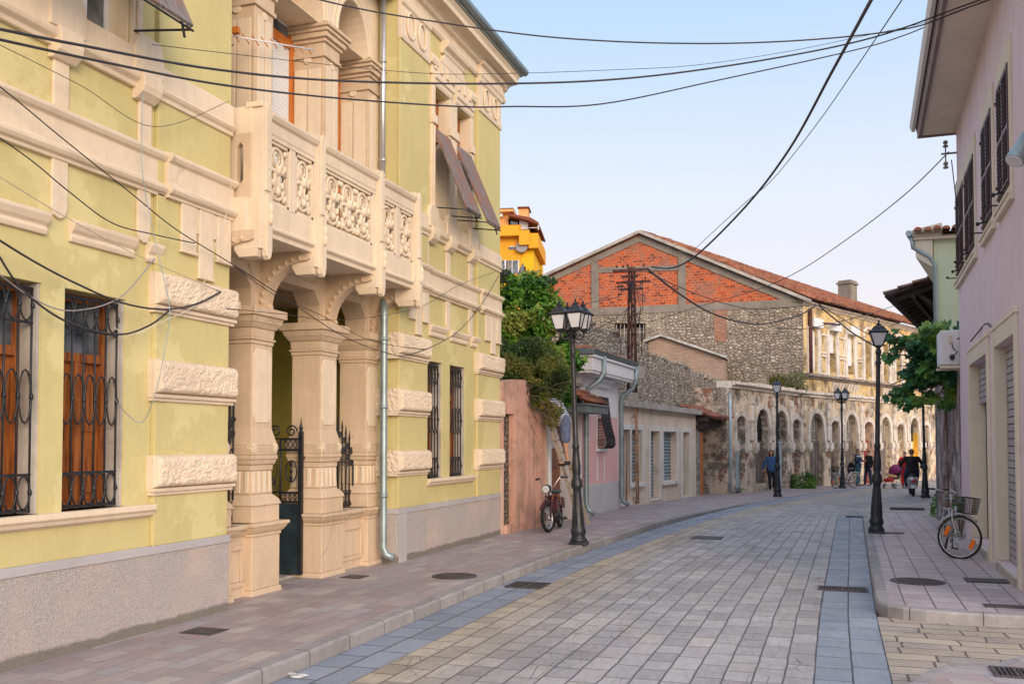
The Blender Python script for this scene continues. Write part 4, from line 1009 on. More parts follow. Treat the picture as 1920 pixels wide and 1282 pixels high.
m.hexa([gg(-.44,24.74,6.701),gg(.2,24.74,6.701),gg(.2,28.91,6.701),gg(-.44,28.91,6.701),gg(-.46,24.74,6.86),gg(.2,24.74,7.0),gg(.2,28.91,7.0),gg(-.46,28.91,6.86)])
m.hexa([gg(-.38,24.8,6.2),gg(-.01,24.8,5.95),gg(-.01,28.8,5.95),gg(-.38,28.8,6.2),gg(-.40,24.8,6.619),gg(-.01,24.8,6.619),gg(-.01,28.8,6.619),gg(-.40,28.8,6.619)]); m.build('eave', M['lcream'], gh, .01)
m = MB(); m.tube([gg(-.52,24.7,6.78),gg(-.52,29,6.78)], .075, 10); m.build('gutter', M['zinc'], gh)
m = MB(); m.tube([(gx-.5,24.78,6.72),(gx-.46,24.8,6.45),(gx-.1,24.82,6.2),(gx+.02,24.82,6.0),(gx+.03,24.82,-.05)], .05, 10); m.build('downpipe', M['zinc'], gh)
tile_roof('roof', (gx-.45,24.6,6.78), (gx+7,24.6,6.78), (gx+7,27.5,7.15), (gx-.2,27.5,7.15), M['tile'], gh, .2, .4, .085, seed=3)
# ---- timber eaved house further on
wh = thing('timber_eaved_house', 'old house with a deep dark timber eave under mossy tiles, behind the fig tree', 'house', (4, 33, 0))
HF2 = Fr(3.35, 28.6, 10)
M['owood'] = plain('old_dark_timber', (.05,.038,.035), .85, 0, .2, .4, 5, .5, 30)
M['redbrown'] = plain('red_brown_wood', (.2,.06,.03), .7, 0, .3, .3, 5)
m = MB(HF2); m.box(0, 14, 0, 5, -.5, 6.0); m.build('wall', M['peel'], wh)
m = MB(HF2); m.box(.3, .6, -.06, 0, -.4, 2.6); m.build('door', M['redbrown'], wh)
m = MB(HF2)
for i in range(18):
    s = .05 + i*.8
    m.hexa([HF2.P(s, .2, 6.3), HF2.P(s+.12, .2, 6.3), HF2.P(s+.12, -1.75, 5.72), HF2.P(s, -1.75, 5.72), HF2.P(s, .2, 6.45), HF2.P(s+.12, .2, 6.45), HF2.P(s+.12, -1.75, 5.86), HF2.P(s, -1.75, 5.86)])
    m.bar(HF2.P(s+.06, 0, 5.0), HF2.P(s+.06, -1.2, 5.95), .06, 4)
m.box(-.05, 14, -1.3, -1.2, 5.78, 5.9); m.box(-.05, 14, -.1, 0, 5.7, 6.3)
m.hexa([HF2.P(-.1, .2, 6.46), HF2.P(14.1, .2, 6.46), HF2.P(14.1, -1.95, 5.82), HF2.P(-.1, -1.95, 5.82), HF2.P(-.1, .2, 6.5), HF2.P(14.1, .2, 6.5), HF2.P(14.1, -1.95, 5.86), HF2.P(-.1, -1.95, 5.86)])
m.build('timber_eave', M['owood'], wh)
tile_roof('roof', HF2.P(-.15,-2.0,5.88), HF2.P(14.2,-2.0,5.88), HF2.P(14.2,2.6,7.3), HF2.P(-.15,2.6,7.3), M['oldtile'], wh, .22, .4, .09, .05, seed=5)
# air conditioner
ac = thing('air_conditioner', 'white air conditioner box with black cable between the lilac house and the fig leaves', 'air conditioner', (2.1, 20.6, 3.4))
def acx(px, py): return atY(px, py, 20.55)
a, b = acx(1764, 684), acx(1801, 618)
m = MB(); m.wbox(a.x, b.x, 20.55, 21.3, a.z, b.z); m.build('casing', M['white'], ac, .03)
m = MB(); m.wbox(a.x + .14, b.x - .16, 20.52, 20.55, a.z + .42, b.z - .1); m.build('electric_box', M['lcream'], ac, .01)
m = MB(); m.wbox(a.x - .02, b.x + .12, 20.5, 20.56, a.z - .07, a.z - .02); m.wbox(a.x - .02, b.x + .12, 21.2, 21.26, a.z - .07, a.z - .02); m.wbox(b.x+.06, b.x + .12, 20.5, 20.56, a.z-.07, b.z-.1); m.build('bracket', M['lcream'], ac)
m = MB(); z = a.z
m.tube([(a.x+.2,20.5,z+.42),(a.x+.22,20.48,z+.3),(a.x+.3,20.48,z+.24),(a.x+.2,20.48,z+.16)], .012, 6); m.ball((a.x+.2,20.5,z+.14), .05, .03, .06); m.tube([(a.x+.3,20.5,z+.5),(b.x+.02,20.46,z+.52),(b.x+.1,20.46,z+.35),(b.x+.05,20.5,z+.1)], .018, 6)
m.build('power_cable', M['cable'], ac)
M['salmon'] = plaster('stained_salmon_plaster', (.66,.37,.28), .12, (.22,.15,.11), .7, (.48,.66), .6, .35, patch=(.62,.42,.33), ppos=(.55,.6))
M['rubfill'] = rubble('rubble_infill', [(.2,.15,.12), (.3,.24,.19), (.16,.13,.11)], (.15,.12,.1), 6)
M['beige'] = plaster('dull_beige_plaster', (.62,.53,.46), .07, (.25,.2,.17), .3, (.5,.75), .2)
M['pinkh'] = plaster('pink_house_plaster', (.80,.46,.43), .05, (.5,.35,.33), .2, patch=(.66,.52,.52), ppos=(.62,.72))
M['greyr'] = plaster('pale_grey_plinth', (.56,.53,.52), .06, (.3,.27,.25), .25)
M['offw'] = plaster('off_white_plaster', (.78,.75,.76), .03, (.5,.47,.45), .15, bump=.08)
M['cornw'] = plaster('white_cornice_plaster', (.76,.73,.73), .04, (.4,.36,.34), .2, bump=.05)  # cornice white, a touch greyer than the wall plaster
# ---- salmon garden wall
SF = Fr(-6.15, 17.6, 6.6)
sw = thing('salmon_wall', 'stained salmon pink garden wall with a narrow bricked up doorway beside the yellow villa', 'wall', (-6.1, 18.7, 0))
zt = SF.zy(940, 717); s1, s2 = SF.sx(945), SF.sx(965); zd = SF.zy(955, 776); zb = SF.zy(955, 985); se = SF.sx(1024)
m = MB(SF); m.prism([(0,-.2),(se,-.2),(se, zt+.25),(se*.6, zt+.12),(se*.3, zt+.1),(0, zt)], 0, -.3, [rect(s1, s2, .16, zd)]); m.build('wall', M['salmon'], sw, .01)
m = MB(SF); m.box(s1, s2, -.2, -.13, 0, zd); m.build('bricked_up_doorway', M['rubfill'], sw)
m = MB(SF); m.box(s1, s2+.0, -.25, .05, -.1, .155); m.build('step', M['salmon'], sw, .01)
m = MB(SF); m.prism([(s1, .16),(s1+.12,.16),(s1+.16,.5),(s1+.1,1.0),(s1+.18,1.4),(s1+.12,1.9),(s1+.04,2.2),(s1,2.3)], -.13, -.09); m.build('broken_edge', M['concrete'], sw)
# ---- beige house with the door, ladder in front
CF = Fr(-5.92, 19.95, 3.2)
bh = thing('beige_house', 'small dull beige house with a brown panelled door behind the ladder', 'house', (-5.9, 21.3, 0))
ce = CF.sx(1086); d0, d1 = CF.sx(1032), CF.sx(1052); zdt = CF.zy(1045, 840)
m = MB(CF); m.prism(rect(-.15, ce, -.2, 3.1), 0, -.3, [rect(d0, d1, 0, zdt)]); m.box(-.15, ce, -4, -.6, 0, 3.0); m.build('wall', M['beige'], bh, .01)
m = MB(CF); m.box(d0-.12, d0, 0, .03, 0, zdt+.08); m.build('door_jamb', M['offw'], bh)
m = MB(CF); m.box(d0, d1, -.1, -.03, 0, zdt)
for z in (.2,.7,1.2,1.7): m.box(d0+.06, d1-.05, -.03, -.01, z, z+.38)
m.build('door', M['wood'], bh, .01)
m = MB(CF); m.box(-.15, ce, -.3, .1, 3.1, 3.18); m.build('coping', M['concrete'], bh)
# ---- pink house
PF = Fr(-5.80, 23.0, 2.0)
ph = thing('pink_house', 'single storey pink and white house with a white cornice and two grey green downpipes', 'house', (-5.8, 24.5, 0))
pe = PF.sx(1159); p0 = PF.sx(1087)
m = MB(PF); wx0, wx1 = PF.sx(1119), PF.sx(1134); wz1 = PF.zy(1125, 748); wz0 = PF.zy(1125, 840)
m.prism(rect(p0, pe, 2.45, 3.75), 0, -.3, []); m.box(p0, pe, -5, -.301, 0, 3.75); m.build('upper_wall', M['offw'], ph)
m = MB(PF); m.prism(rect(p0, pe, .72, 2.45), .0, -.3, [rect(wx0, wx1, wz0, 2.4)]); m.build('wall', M['pinkh'], ph)
m = MB(PF); m.box(p0-.02, pe, -.25, .03, -.2, .72); m.build('plinth', M['greyr'], ph, .01)
m = MB(PF); m.box(pe-.09, pe, 0, .02, .72, 3.7); m.box(p0, p0+.09, 0, .02, .72, 3.7); m.build('corner_strip', M['offw'], ph)
m = MB(PF); m.box(wx0-.06, wx0, 0, .03, wz0, wz1+.1); m.box(wx1, wx1+.06, 0, .03, wz0, wz1+.1); m.box(wx0-.12, wx1+.12, 0, .08, wz0-.08, wz0); m.side([(0,wz1+.25),(.1,wz1+.3),(.12,wz1+.38),(.2,wz1+.45),(.22,wz1+.5),(0,wz1+.5)], wx0-.15, wx1+.2)
m.box(wx0-.02, wx0+.06, 0, .012, .8, wz0-.1); m.box(wx1-.1, wx1-.02, 0, .012, .8, wz0-.1)
wf = m.build('window', M['offw'], ph, .004)
m = MB(PF); m.box(wx0, wx1, -.2, -.18, wz0, 2.4); m.build('pane', M['glass'], wf)
m = MB(PF)                                             # bowed wire cage over the window
nb = 14; W_ = wx1 - wx0
prof = [(.03, wz1+.05), (.08, wz1+.05), (.16, (wz0+wz1)/2), (.26, wz0+.25), (.27, wz0+.08), (.2, wz0), (.03, wz0)]
for i in range(nb+1):
    s = wx0-.05 + (W_+.1)*i/nb; m.tube([PF.P(s, d, z) for d, z in prof], .008, 4)
for k in range(22):
    f = k/21*4.0; i = min(3, int(f)); u = f - i; d = prof[i][0]*(1-u)+prof[i+1][0]*u; z = prof[i][1]*(1-u)+prof[i+1][1]*u
    m.bar(PF.P(wx0-.05, d, z), PF.P(wx1+.05, d, z), .007, 4); m.bar(PF.P(wx0-.05, .02, z), PF.P(wx0-.05, d, z), .007, 4)
m.build('window_cage', M['cable'], wf)
m = MB(PF); c0, c1 = 3.42, 3.75
m.box(p0-.42, pe+.1, -.3, .42, c0, c0+.06); m.box(p0-.45, pe+.12, -5, .45, c0+.06, c1+.04); m.box(p0-.5, pe+.15, -5, .5, c1+.04, c1+.1); m.build('cornice', M['cornw'], ph, .012)
m = MB(PF); m.side([(.4, c1+.1), (.5, c1+.1), (.57, c1+.22), (.4, c1+.24)], p0-.55, pe+.2); m.box(p0-.57, p0-.4, -5, .5, c1+.1, c1+.24); m.build('gutter', M['gutterd'], ph, .01)
for s, k in ((p0+.22, -1), (pe-.02, 1)):
    m = MB(PF); a = s + (.5 if k < 0 else .12)
    m.tube([PF.P(s+.18 if k<0 else s+.08, .5, c1+.12), PF.P(s+.17 if k<0 else s+.07, .5, c0+.05), PF.P(s+.06, .42, c0-.15), PF.P(s+.0, .14, c0-.35), PF.P(s, .1, c0-.55), PF.P(s, .1, .3), PF.P(s, .14, .15), PF.P(s, .3, .05)], .06, 12)
    for z in (1.0, 2.0, 2.9): m.tube([PF.P(s, .1, z-.02), PF.P(s, .1, z+.02)], .072, 10)
    m.build('downpipe', M['zinc'], ph)
tile_roof('roof', PF.P(p0-.4,.3,c1+.22), PF.P(pe+.1,.3,c1+.22), PF.P(pe-.6,-1.8,c1+.42), PF.P(p0+.5,-1.8,c1+.42), M['tile'], ph, .22, .38, .085, seed=8)
# canopy hood over the door beside it
hd = thing('tiled_door_canopy', 'small red tiled canopy with a grey edge projecting at the corner of the pink house', 'canopy', (-5.7, 22.4, 2.4))
k0, k1 = PF.sx(1080, .3), PF.sx(1122, .3); zc = 2.46
m = MB(PF); m.box(k0, k1, -.1, .55, zc, zc+.16); m.box(k0-.04, k1+.04, -.1, .59, zc+.16, zc+.2); m.build('slab', M['gutterd'], hd, .01)
tile_roof('roof', PF.P(k0,.55,zc+.22), PF.P(k1,.55,zc+.22), PF.P(k1-.35,.0,zc+.55), PF.P(k0+.1,.0,zc+.55), M['tile'], hd, .12, .2, .05, seed=9)
# ---- shop with roller shutters
HF = Fr(-5.71, 26.31, 7.25)
M['shopc'] = plaster('peach_cream_plaster', (.78,.64,.52), .06, (.2,.16,.13), .45, (.54,.72), .3)
M['shopt'] = plaster('pale_door_surround', (.77,.73,.68), .05, (.2,.18,.15), .35, (.54,.72), .2)
M['shut'] = None
t = NT('blue_grey_roller_shutter'); v = t.tc.outputs['Object']
wv = t.n('ShaderNodeTexWave', wave_type='BANDS', bands_direction='Z'); wv.inputs['Scale'].default_value = 2.9; t.l(v, wv.inputs[0]); t.bump(wv.outputs['Fac'], 1, .03)
M['shut'] = t.done(t.mix(t.ramp(wv.outputs['Fac'], [(0, 1), (.25, 0)]), weather(t, (.32,.41,.45), (.16,.18,.19), .5), (.07,.09,.1)), .5, .4, .2)
sh = thing('cream_shop', 'low peach cream shop with blue grey roller shutters under a stone wall', 'shop', (-5.2, 30, 0))
ops = [(.15, 1.05, 0, 2.14, 0), (1.1, 2.06, .57, 2.14, 1), (2.89, 3.82, 0, 2.12, 0), (4.22, 5.73, .52, 2.12, 1), (6.5, 7.37, -.1, 2.12, 0)]
m = MB(HF); m.prism(rect(0, 8.2, -.3, 2.78), 0, -.3, [rect(a, b, c+.02, d) for a, b, c, d, w in ops]); m.box(0, 8.2, -4, -.7, -.3, 2.75); m.build('wall', M['shopc'], sh)
for a, b, c, d, w in ops:
    m = MB(HF); tw = .14
    m.prism(rect(a-tw if a > 1 else a-.08, b+tw if a > 1 else b+.02, c-.02 if not w else c-.1, d+.16), 0, .025, [rect(a, b, c+.02, d)])
    if w: m.box(a-.16, b+.16, .025, .1, c-.1, c+.01)
    o = m.build('door_surround' if not w else 'window_surround', M['shopt'], sh, .004)
    m = MB(HF); m.box(a, b, -.26, -.2, c, d); m.build('roller_shutter', M['shut'], o)
m = MB(HF); n = 20
for i in range(n):
    a, b = -.1 + 8.4*i/n, -.1 + 8.4*(i+1)/n; z = 2.78 - i*.002; j = .02*math.sin(i*2.3)
    m.box(a, b, -.6, .22+j, z, z+.17+j*.5)
m.build('coping_slab', M['concl'], sh, .01)
# ---- rubble wall above and behind the shop
M['rubble'] = rubble('pale_rubble_stone', [(.3,.25,.21), (.58,.5,.42), (.4,.34,.28), (.7,.62,.52), (.34,.29,.24)], (.11,.09,.07), 6.2, 1.5, damt=.4, mw=.06)
rw = thing('rubble_wall', 'tall ruined rubble stone wall with a sloping broken top above the cream shop', 'wall', (-5.8, 30, 0))
top = [(1060,590),(1100,602),(1118,612),(1150,622),(1180,638),(1200,648),(1222,664),(1245,672),(1262,684),(1290,690),(1310,700),(1335,712),(1352,716),(1368,722)]
pts = []
for px, py in top:
    s, z = HF.at(px, py, -.75); pts.append((s, z))
pp = []
for (a, b), (c, d) in zip(pts, pts[1:]):
    for i in range(5): f = i/5; pp.append((a+(c-a)*f, b+(d-b)*f + .1*noise.noise(Vector((a*3+i, b*5, 1)))))
pp.append(pts[-1])
m = MB(HF); m.prism([(pp[0][0], -.3)] + pp + [(pp[-1][0], -.4)], -.75, -1.25); m.build('wall', M['rubble'], rw)
m = MB(HF); rr = random.Random(4)                      # loose stones on the broken top
for i in range(90):
    f = rr.random()*(len(pp)-1); k = int(f); s = pp[k][0] + (pp[k+1][0]-pp[k][0])*(f-k); z = pp[k][1] + (pp[k+1][1]-pp[k][1])*(f-k)
    q = rr.uniform(.06,.16); m.ball(HF.P(s, -.95+rr.uniform(-.2,.2), z+rr.uniform(-.05,.05)), q*1.3, q, q*.7, 7, 5, .6)
m.build('broken_top', M['rubble'], rw)
# ---- stone gatehouse with orange door
M['ashlar'] = brick('old_stone_blocks', (.28,.24,.2), (.46,.41,.35), (.16,.14,.12), .42, .2, .02, warp=.06, third=(.22,.18,.15), damt=.6, var=.9)
M['tanblk'] = brick('tan_stone_blocks', (.28,.19,.12), (.38,.27,.18), (.2,.15,.1), .5, .3, .01, warp=.03, damt=.35)
M['mixtile'] = plain('faded_red_tiles', (.3,.12,.085), .9, 0, .2, .4, 5, .4, 20, (.16,.11,.1), .6, 2)
gt = thing('stone_gatehouse', 'rough stone wall with an orange door in a recess under a little tiled roof', 'house', (-4.4, 36.5, 0))
gs = [HF.sx(x) for x in (1305, 1311, 1321, 1347, 1372)]
m = MB(HF); m.box(gs[0]+.03, gs[1], -.5, .03, -.5, 2.5); m.box(gs[3], gs[4]-.1, -3, .05, -.6, 2.55); m.box(gs[0]+.03, gs[3], -3, -2.2, -.5, 2.5); m.build('wall', M['ashlar'], gt, .03)
m = MB(HF); m.box(gs[3]-.06, gs[3], -2.2, .0, -.5, 2.5); m.build('recess_wall', M['tanblk'], gt)
m = MB(HF); m.box(gs[1]+.01, gs[2]-.02, -.12, -.05, -.4, 2.15); m.build('door', M['woodo'], gt)
m = MB(HF); m.box(gs[0]+.0, gs[4]-.3, -.2, .35, 2.5, 2.66); m.box(gs[0]+.0, gs[1]+1, .0, .2, 2.25, 2.4); m.build('lintel', M['owood'], gt, .01)
tile_roof('roof', HF.P(gs[1], .6, 2.62), HF.P(gs[4]+.1, .6, 2.62), HF.P(gs[4]-.4, -.7, 3.1), HF.P(gs[1]-.2, -.7, 3.1), M['mixtile'], gt, .24, .35, .09, .05, seed=11)
# ---- arcade and the long ruined building
M['ruin'] = None
def ruinmat(name, base, base2, stone, brickc, spos, bpos):
    t = NT(name); uv = t.tc.outputs['UV']
    pl = t.mix(t.ramp(t.noise(uv, 1.2, 7, .65), [(.35, 0), (.65, 1)]), base, base2)
    w = t.mix(.16, t.mp(uv, (1, 1.5, 1)), t.noisec(uv, 2.4, 4), 'ADD'); e = t.vor(w, 3.4, 'DISTANCE_TO_EDGE'); a = t.vor(w, 3.4)
    s3 = t.n('ShaderNodeSeparateColor'); t.l(a.outputs['Color'], s3.inputs[0])
    st = t.mix(t.ramp(e.outputs['Distance'], [(.02, 1), (.07, 0)]), t.ramp(s3.outputs[0], [(0, mul(stone, .7)), (1, mul(stone, 1.35))]), mul(stone, .35))
    b = t.n('ShaderNodeTexBrick')
    for k, x in (('Scale', 1), ('Mortar Size', .012), ('Brick Width', .27), ('Row Height', .085)): b.inputs[k].default_value = x
    b.inputs['Color1'].default_value = tuple(mul(brickc, .75)) + (1,); b.inputs['Color2'].default_value = tuple(mul(brickc, 1.2)) + (1,); b.inputs['Mortar'].default_value = (.3,.24,.2,1); t.l(uv, b.inputs[0])
    f1 = t.ramp(t.noise(uv, .9, 8, .62), [(spos, 0), (spos + .02, 1)])
    f2 = t.ramp(t.noise(t.mp(uv, (1,1,1), (7,3,1)), 1.1, 8, .6), [(bpos, 0), (bpos + .02, 1)])
    cc = t.mix(f1, pl, st); cc = t.mix(f2, cc, b.outputs[0])
    cc = weather(t, cc, (.1,.075,.055), .85, (.46,.64), 1.3)
    cc = t.mix(t.math('MULTIPLY', t.ramp(t.noise(t.mp(uv, (3.5,.4,1)), 1.5, 7, .65), [(.52, 0), (.66, 1)]), .6), cc, (.16,.12,.09))
    t.bump(f1, -.5, .06); t.bump(t.noise(uv, 12, 7, .7), .7, .04)
    return t.done(cc, .92, .12)
M['ruin'] = ruinmat('ruined_plaster', (.70,.55,.42), (.74,.63,.51), (.5,.43,.36), (.42,.18,.12), .52, .58)
M['ruiny'] = ruinmat('ochre_ruined_plaster', (.72,.50,.20), (.74,.58,.36), (.5,.42,.33), (.4,.2,.14), .60, .68)
M['ruinw'] = ruinmat('warm_ruined_plaster', (.70,.54,.36), (.72,.60,.45), (.5,.42,.34), (.42,.2,.13), .53, .59)
M['rtrim'] = plaster('crumbling_stone_trim', (.76,.67,.58), .12, (.2,.16,.13), .6, (.48,.66), .4, .9, bs=25)
M['ledge'] = plaster('stained_ledge', (.36,.3,.25), .15, (.1,.08,.07), .7, (.45,.62), .3, .9, bs=25)
M['oldgrey'] = plain('grey_weathered_wood', (.2,.165,.145), .85, 0, .2, .35, 4, .5, 20, (.09,.07,.06), .6, 2)
M['blued'] = plain('faded_blue_door', (.42,.52,.56), .7, 0, .3, .2, 4, .1, 20, (.3,.3,.3), .4, 3)
M['redd'] = plain('faded_red_door', (.26,.035,.03), .7, 0, .3, .2, 4)
M['fanlg'] = plain('dusty_fanlight', (.24,.22,.19), .5, 0, .4, .3, 3)
M['ochd'] = plain('ochre_reveal', (.72,.42,.06), .8, 0, .2, .15, 3)
AF = Fr(-3.75, 37.15, 16)
sB = AF.sx(1508)
B = AF.P(sB, 0, 0)
MF = Fr(B.x, B.y, 23)
def arcade(fr, parent, spec, s_end, ztop, base, wallmat, s_start=0, zc=1.75, ruff=1):
    holes = []; 
    for (p0_, p1_, pa, py, fill, big) in spec:
        a, b = fr.sx(p0_), fr.sx(p1_); zt_ = fr.zy(pa, py); holes.append((a, b, zt_, fill, big))
    m = MB(fr); hs = []
    for a, b, zt_, fill, big in holes:
        r = min((b-a)*(.62 if big else .28), zt_-1.5); hs.append(arch_pts(a, b, base + (.35 if fill == 'win' else .02), zt_-r, r, 12, big))
    m.prism(rect(s_start, s_end, base-.6, ztop), 0, -.55, hs)
    parent_wall = m.build('arcade_wall', wallmat, parent)
    for (a, b, zt_, fill, big), h in zip(holes, hs):
        r = min((b-a)*(.62 if big else .28), zt_-1.5); zs = zt_-r
        m = MB(fr); o1 = arch_pts(a-.22, b+.22, zc, zs, r+.24, 14, big)[2:]; o2 = arch_pts(a-.02, b+.02, zc, zs, r+.02, 14, big)[2:]
        for q in range(len(o1)-1):
            A, A2, C, C2 = o1[q], o1[q+1], o2[q], o2[q+1]
            m.hexa([fr.P(A[0],0,A[1]), fr.P(A2[0],0,A2[1]), fr.P(C2[0],0,C2[1]), fr.P(C[0],0,C[1]), fr.P(A[0],.1,A[1]), fr.P(A2[0],.1,A2[1]), fr.P(C2[0],.07,C2[1]), fr.P(C[0],.07,C[1])])
        for x, y in ((a-.24, a-.02), (b+.02, b+.24)):
            m.box(x, y, 0, .09, zc, zs); m.box(x-.06, y+.06, 0, .16, zc-.3, zc-.0); m.box(x-.03, y+.03, 0, .12, zc-.4, zc-.3)
        o = m.build('arch_trim', M['rtrim'], parent)
        m = MB(fr)
        mat = {'wood': M['oldgrey'], 'blue': M['blued'], 'red': M['redd'], 'win': M['dark'], 'och': M['ochd'], 'blk': M['ruin']}[fill]
        if big:
            m.box(a, b, -.26, -.22, base, zc+.05)
            for q in range(1, 4): m.box(a+(b-a)*q/4-.012, a+(b-a)*q/4+.012, -.22, -.2, base, zc+.05)
            m.box(a, b, -.22, -.18, zc-.02, zc+.06); m.build('door', mat if fill != 'win' else M['oldgrey'], o)
            m = MB(fr); m.box(a, b, -.3, -.27, zc+.05, zt_); m.build('fanlight', M['fanlg'] if fill == 'wood' else M['dark'], o)
            if fill != 'och':
                m = MB(fr)
                for q in range(5): x = a + (b-a)*(q+.5)/5; m.bar(fr.P(x, -.24, zc+.1), fr.P(x, -.24, zt_), .015, 4)
                m.bar(fr.P(a, -.24, zc+.1), fr.P(b, -.24, zc+.1), .02, 4); m.bar(fr.P(a, -.24, zc+.55), fr.P(b, -.24, zc+.55), .015, 4); m.build('fanlight_bars', M['iron'] if fill == 'win' else M['rtrim'], o)
        else:
            m.box(a, b, -.3, -.24, base-.2, zc+.1); m.box(a, b, -.45, -.4, zc+.1, zt_); m.box(a, b, -.24, -.19, zc+.02, zc+.12); m.build('door', mat, o)
        if fill == 'blue':
            m = MB(fr); m.box(a, a+.16, -.19, -.12, base-.2, zt_-.1); m.build('door_frame', M['blued'], o)
        if fill == 'och':
            m = MB(fr); m.box(b-.05, b-.002, -.5, -.005, base, zs); m.build('painted_reveal', M['ochd'], o)
    # pilaster strips between arches and cornice
    for (a, b, *_), (c, d, *_) in zip(holes, holes[1:]):
        m = MB(fr); x = (b + c)/2; m.box(x-.13, x+.13, 0, .12, zc+.1, ztop-.3); m.box(x-.17, x+.17, 0, .17, ztop-.6, ztop-.35); m.box(x-.17, x+.17, 0, .16, 2.6, 2.72); m.build('pilaster', M['rtrim'], parent, .01)
    return holes
aw = thing('ruined_arcade', 'one storey ruined arcade with pale blue doors and a crumbling cornice behind the standing woman', 'ruin', tuple(AF.P(4, 0, 0)))
arcade(AF, aw, [(1379, 1397, 1386, 780, 'blue', False), (1416, 1440, 1424, 767, 'win', True), (1451, 1475, 1460, 770, 'blue', True), (1484, 1499, 1490, 786, 'blk', False)], sB, 3.9, -.25, M['ruin'])
def rough_cornice(fr, s0, s1, z, parent, mat, dmax=.28, seed=1, name='cornice', h=.28):
    m = MB(fr); rr = random.Random(seed); s = s0
    while s < s1:
        e = min(s1, s + rr.uniform(.35, .9)); j = rr.uniform(-.05, .03) ; k = rr.uniform(-.04, .03)
        m.side([(0, z), (.1, z+.02), (.12+j, z+h*.35), (dmax+j, z+h*.55), (dmax+j, z+h+k), (-.5, z+h+k+.03), (-.5, z)], s, e-.01); s = e
    return m.build(name, mat, parent)
rough_cornice(AF, -.1, sB+.1, 3.82, aw, M['rtrim'], .3, 3)
m = MB(AF); m.box(-.45, .0, -3, .05, -.6, 3.85); m.build('end_pier', M['ruin'], aw, .02)
m = MB(AF); m.tube([AF.P(-.25, .1, 3.6), AF.P(-.25, .1, -.2)], .06, 8); m.build('downpipe', M['blued'], aw)
m = MB(AF); m.box(0, sB, -9, -.56, -.5, 3.6); m.build('rear_wall', M['concrete'], aw)
# long building
lb_ = thing('ruined_long_building', 'long two storey ruin with ochre street front, brick and rubble gable and clay tile roof', 'ruin', (B.x, B.y, 0))
GF = Fr(B.x, B.y, 88.5)
E_ = 36
zE = MF.zy(1522, 566, .5)
z2 = 3.95
ups = [(1519, 1533), (1555, 1568), (1589, 1602), (1622, 1634), (1656, 1667), (1680, 1690), (1703, 1712)]
m = MB(MF)
zb_, zt_ = MF.zy(1525, 693), MF.zy(1525, 618)
m.prism(rect(0, E_, z2, zE+.2), 0, -.5, [rect(MF.sx(a), MF.sx(b), zb_, zt_) for a, b in ups]); m.build('upper_wall', M['ruiny'], lb_)
arcade(MF, lb_, [(1517, 1543, 1528, 775, 'wood', True), (1557, 1571, 1564, 789, 'wood', False), (1584, 1606, 1595, 777, 'wood', True), (1619, 1635, 1627, 791, 'red', False), (1650, 1668, 1659, 782, 'wood', True), (1680, 1694, 1687, 795, 'blk', False), (1705, 1721, 1713, 784, 'och', True), (1731, 1740, 1736, 797, 'wood', False)], E_, z2, -.4, M['ruinw'])
rough_cornice(MF, -.05, E_, z2-.12, lb_, M['rtrim'], .26, 8, 'string_course')
rough_cornice(MF, 0, E_, zb_-.45, lb_, M['ledge'], .3, 5, 'window_ledge', .22)
rough_cornice(MF, 0, E_, zE-.1, lb_, M['rtrim'], .3, 6, 'eaves_cornice', .2)
for i, (a, b) in enumerate(ups):
    A, Bq = MF.sx(a), MF.sx(b)
    m = MB(MF); m.box(A-.28, A, 0, .07, zb_-.2, zt_+.1); m.box(Bq, Bq+.28, 0, .07, zb_-.2, zt_+.1)
    if i > 2:
        o1 = arch_pts(A-.25, Bq+.25, zt_, zt_+.1, .55, 10)[2:]
        m.tube([MF.P(x, .05, z) for x, z in o1], .1, 6)
    o = m.build('window_surround', M['rtrim'], lb_)
    m = MB(MF); 
    if i == 0: m.box(A, Bq, -.2, -.1, zb_, zt_)
    elif i == 1: m.box(A, Bq, -.2, -.1, (zb_+zt_)/2, zt_)
    elif i == 2: m.box(A, Bq, -.2, -.1, zb_+.45, zt_)
    if i < 3:
        m.box(A-.06, Bq+.15, -.02, .28, zt_+.1, zt_+.5); m.build('roller_blind', M['white'], o)
    m = MB(MF); m.box(A, Bq, -.42, -.38, zb_, zt_); m.bar(MF.P((A+Bq)/2, -.36, zb_), MF.P((A+Bq)/2, -.36, zt_), .03, 4); m.bar(MF.P(A, -.36, zb_+1), MF.P(Bq, -.36, zb_+1), .03, 4); m.build('pane', M['glass'], o)
    m = MB(MF); C = Bq+.42; D = MF.sx(ups[i+1][0])-.42 if i < len(ups)-1 else Bq + 2
    zm = zb_ + (zt_-zb_)*.42
    for z0, z1 in ((zb_-.1, zm-.12), (zm+.12, zt_-.2)):       # raised frames round the wall panels
        m.box(C-.08, D+.08, 0, .06, z0-.08, z0); m.box(C-.08, D+.08, 0, .09, z1, z1+.09); m.box(C-.08, C, 0, .06, z0, z1); m.box(D, D+.08, 0, .06, z0, z1)
    m.build('panel_frame', M['rtrim'], lb_)
m = MB(MF)
for i in range(70):
    s = 3 + i*.36
    if (i//9) % 2 == 0 or i > 40: m.hexa([MF.P(s,0,zb_-.95), MF.P(s+.14,0,zb_-.95), MF.P(s+.14,.02,zb_-.95), MF.P(s,.02,zb_-.95), MF.P(s,0,zb_-.5), MF.P(s+.2,0,zb_-.5), MF.P(s+.2,.16,zb_-.5), MF.P(s,.16,zb_-.5)])
m.build('frieze_teeth', M['rtrim'], lb_)
m = MB(MF); m.tube([MF.P(.5, .12, zE-.2), MF.P(.5, .12, zb_-.2)], .09, 8); m.bar(MF.P(.5,.1,zE-.8), MF.P(3.0,.45,zE-.75), .05, 5); m.build('rusty_downpipe', M['rust'], lb_)
